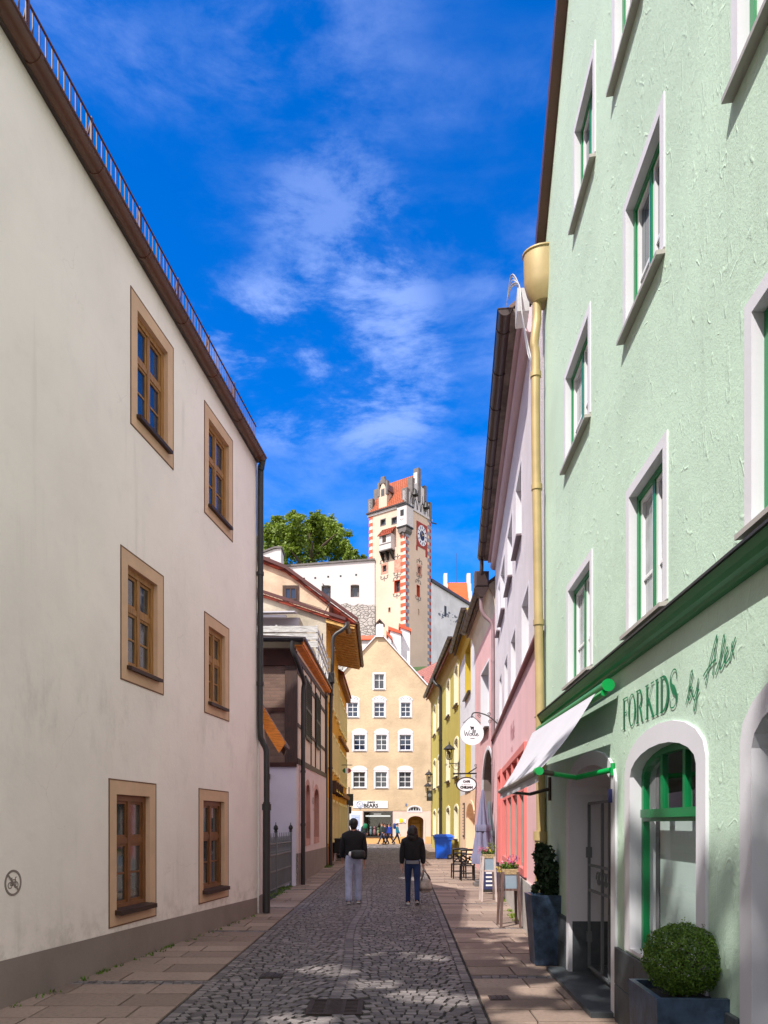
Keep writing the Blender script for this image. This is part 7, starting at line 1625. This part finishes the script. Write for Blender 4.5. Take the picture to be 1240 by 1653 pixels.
black_c = cloth('black_jacket_cloth', 24, 24, 28); pale_jean = cloth('pale_blue_denim', 178, 184, 214); dark_jean = cloth('dark_blue_denim', 30, 50, 96); shoe_b = M('black_shoe', S(26, 26, 28), rough=.5); sole_w = M('white_sole', S(224, 222, 220), rough=.6)
navy = cloth('navy_trousers', 34, 40, 62); dgreen = cloth('dark_grey_green_jacket', 40, 52, 50); royal = cloth('royal_blue_jacket', 26, 62, 170); teal = cloth('teal_jacket', 24, 124, 150); redc = cloth('red_jacket', 168, 40, 42); pinkc = cloth('pink_jacket', 206, 140, 150); skin_c = (black_c,)
mt_, mdz, ms, msh = person(-.655, 16.0, 1.79, R(3), 'person walking away in black jacket and wide pale jeans, left of two', (black_c, pale_jean, shoe_b, sole_w), leg=(-.06, .13), knee=(.12, .05), arm=(.12, .04), bend=(.55, .12), build=1.04, hair='beanie', wide=True)
wt_, wdz, ws_, wsh = person(.61, 15.9, 1.67, R(-2), 'person walking away in black hooded jacket and dark blue jeans, right of two', (black_c, dark_jean, shoe_b, sole_w), leg=(.16, -.22), knee=(.06, .32), arm=(-.06, .03), bend=(.10, .05), build=1.06, hair='long')
m = MB(); c0 = Vector((.61, 15.9, 0)); m.lathe([(.165, .93), (.168, .96), (.16, 1.0)], c0+Vector((0, -.005, wdz-.075)), 20, 0, lambda a, z: (1 if abs(math.cos(a)) > .5 else .9)*ws_); o = m.build('shirt_hem', M('grey_jersey', S(120, 122, 128), var=.1), wt_, True)
# crossbody bag of the man
mb_ = thing('belt_bag', 'black belt bag with a white tag, worn by the person in pale jeans', 'bag', (-.60, 15.82, 1.06)); m = MB()
m.ball((-.555, 15.82, 1.07), (.155, .075, .10), 10, 0, lambda q: 1/max(.8, (abs(q.x)**4+abs(q.y)**4+abs(q.z)**4)**.25)); m.build('pouch', M('black_nylon', S(30, 30, 32), rough=.45), mb_, True)
m = MB(); m.tube([(-.68, 15.83, 1.12), (-.60, 15.755, 1.125), (-.50, 15.75, 1.13), (-.43, 15.82, 1.12)], .011, 6); m.build('zip', dark_metal, mb_); m = MB(); m.ball((-.715, 15.79, 1.08), (.04, .025, .055), 6); m.build('tag', sign_white, mb_, True)
# handbag: hangs from the right hand
wr = wsh[1][2]; dr = wsh[1][3]; hand = Vector((.61, 15.9, 0))+(wr+dr*.13+Vector((0, 0, wdz)))*ws_
HB = thing('handbag', 'shiny beige handbag with long straps held by the person in dark jeans', 'bag', hand+Vector((0, 0, -.6))); m = MB(); bc = hand+Vector((.04, 0, -.31))
m.ball(bc, (.145, .07, .16), 12, 0, lambda q: (1/max(.82, (abs(q.x)**4+abs(q.y)**4+abs(q.z)**4)**.25))*(1-.22*max(0, q.z))*(1+.05*math.sin(q.x*14))); m.build('bag_body', M('pearly_beige_leather', S(206, 190, 180), rough=.32, var=.3, vs=9, bump=.3, bs=14), HB, True)
m = MB(); m.tube(spline([bc+Vector((-.10, .02, .10)), bc+Vector((-.05, .01, .21)), hand+Vector((-.01, 0, .0)), hand+Vector((.02, 0, -.01)), bc+Vector((.06, .01, .2)), bc+Vector((.10, .02, .10))], 5), .011, 6); m.tube(spline([bc+Vector((-.09, -.04, .10)), bc+Vector((-.04, -.02, .22)), hand+Vector((0, -.01, -.005)), bc+Vector((.07, -.02, .2)), bc+Vector((.11, -.04, .10))], 5), .011, 6); m.build('strap', M('brown_strap', S(112, 84, 76), rough=.5), HB, True)
m = MB(); m.lathe([(.15, 0), (.152, .02), (.15, .04)], bc+Vector((0, 0, -.11)), 18, 0, lambda a, z: .62+.36*abs(math.cos(a))); m.build('trim', M('grey_brown_trim', S(112, 96, 90), rough=.5), HB, True)
# passers-by at the end of the lane
DP = 61.6
def far(px, h, rz, label, c, **k): return person((px-620)*DP/FOC, DP+random.uniform(-.5, .5), h, rz, label, c, **k)
far(571.5, 1.86, R(-60), 'person in dark clothes standing before the pale poster', (cloth('charcoal_coat', 38, 34, 46), navy, shoe_b, shoe_b), leg=(.05, -.05), knee=(0, .05))
far(588, 1.78, R(180), 'person in dark jacket facing the lane with a green bag on the chest', (dgreen, navy, shoe_b, sole_w), leg=(.12, -.15))
far(617, 1.82, R(120), 'person in dark grey green jacket striding left past the shop window', (dgreen, navy, shoe_b, shoe_b), leg=(.5, -.35), knee=(.05, .15))
far(628.5, 1.76, R(100), 'person in royal blue jacket striding past the shop window', (royal, navy, shoe_b, shoe_b), leg=(-.42, .35), knee=(.2, .05))
far(641.5, 1.76, R(-85), 'person in teal jacket with a blue rucksack walking right', (teal, navy, shoe_b, sole_w), leg=(.3, -.42), knee=(.05, .25))
far(622, 1.74, R(110), 'person in navy jacket half hidden between the striding and the royal blue one', (cloth('navy_jacket', 30, 38, 80), navy, shoe_b, shoe_b), leg=(.3, -.3))
far(578.5, 1.25, R(190), 'child in a pink jacket standing behind the person in dark clothes', (pinkc, navy, shoe_b, sole_w), leg=(.05, -.05))
tr_, _, _, _ = person(-2.95, 52.5, 1.74, R(150), 'person in red jacket half hidden behind the ochre house', (redc, navy, shoe_b, shoe_b), leg=(.1, -.1)); tr_.location.x = -2.62; 
m = MB(); m.ball(at(589.5, 1333.5, DP-.35), (.19, .10, .2), 8, 0, lambda q: 1/max(.82, (abs(q.x)**4+abs(q.y)**4+abs(q.z)**4)**.25)); bg_ = m.build('chest_bag', M('bright_green_nylon', S(20, 122, 84), rough=.5), smooth=True, loc=at(589, 1334, DP-.3)); tag(bg_, 'bright green bag on the chest of the person in a dark jacket', 'bag')
m = MB(); m.ball(at(637, 1333.5, DP), (.12, .17, .24), 8, 0, lambda q: 1/max(.82, (abs(q.x)**4+abs(q.y)**4+abs(q.z)**4)**.25)); bg_ = m.build('rucksack', M('deep_blue_nylon', S(34, 60, 130), rough=.5), smooth=True, loc=at(637, 1333.5, DP)); tag(bg_, 'deep blue rucksack on the back of the person in teal', 'rucksack')
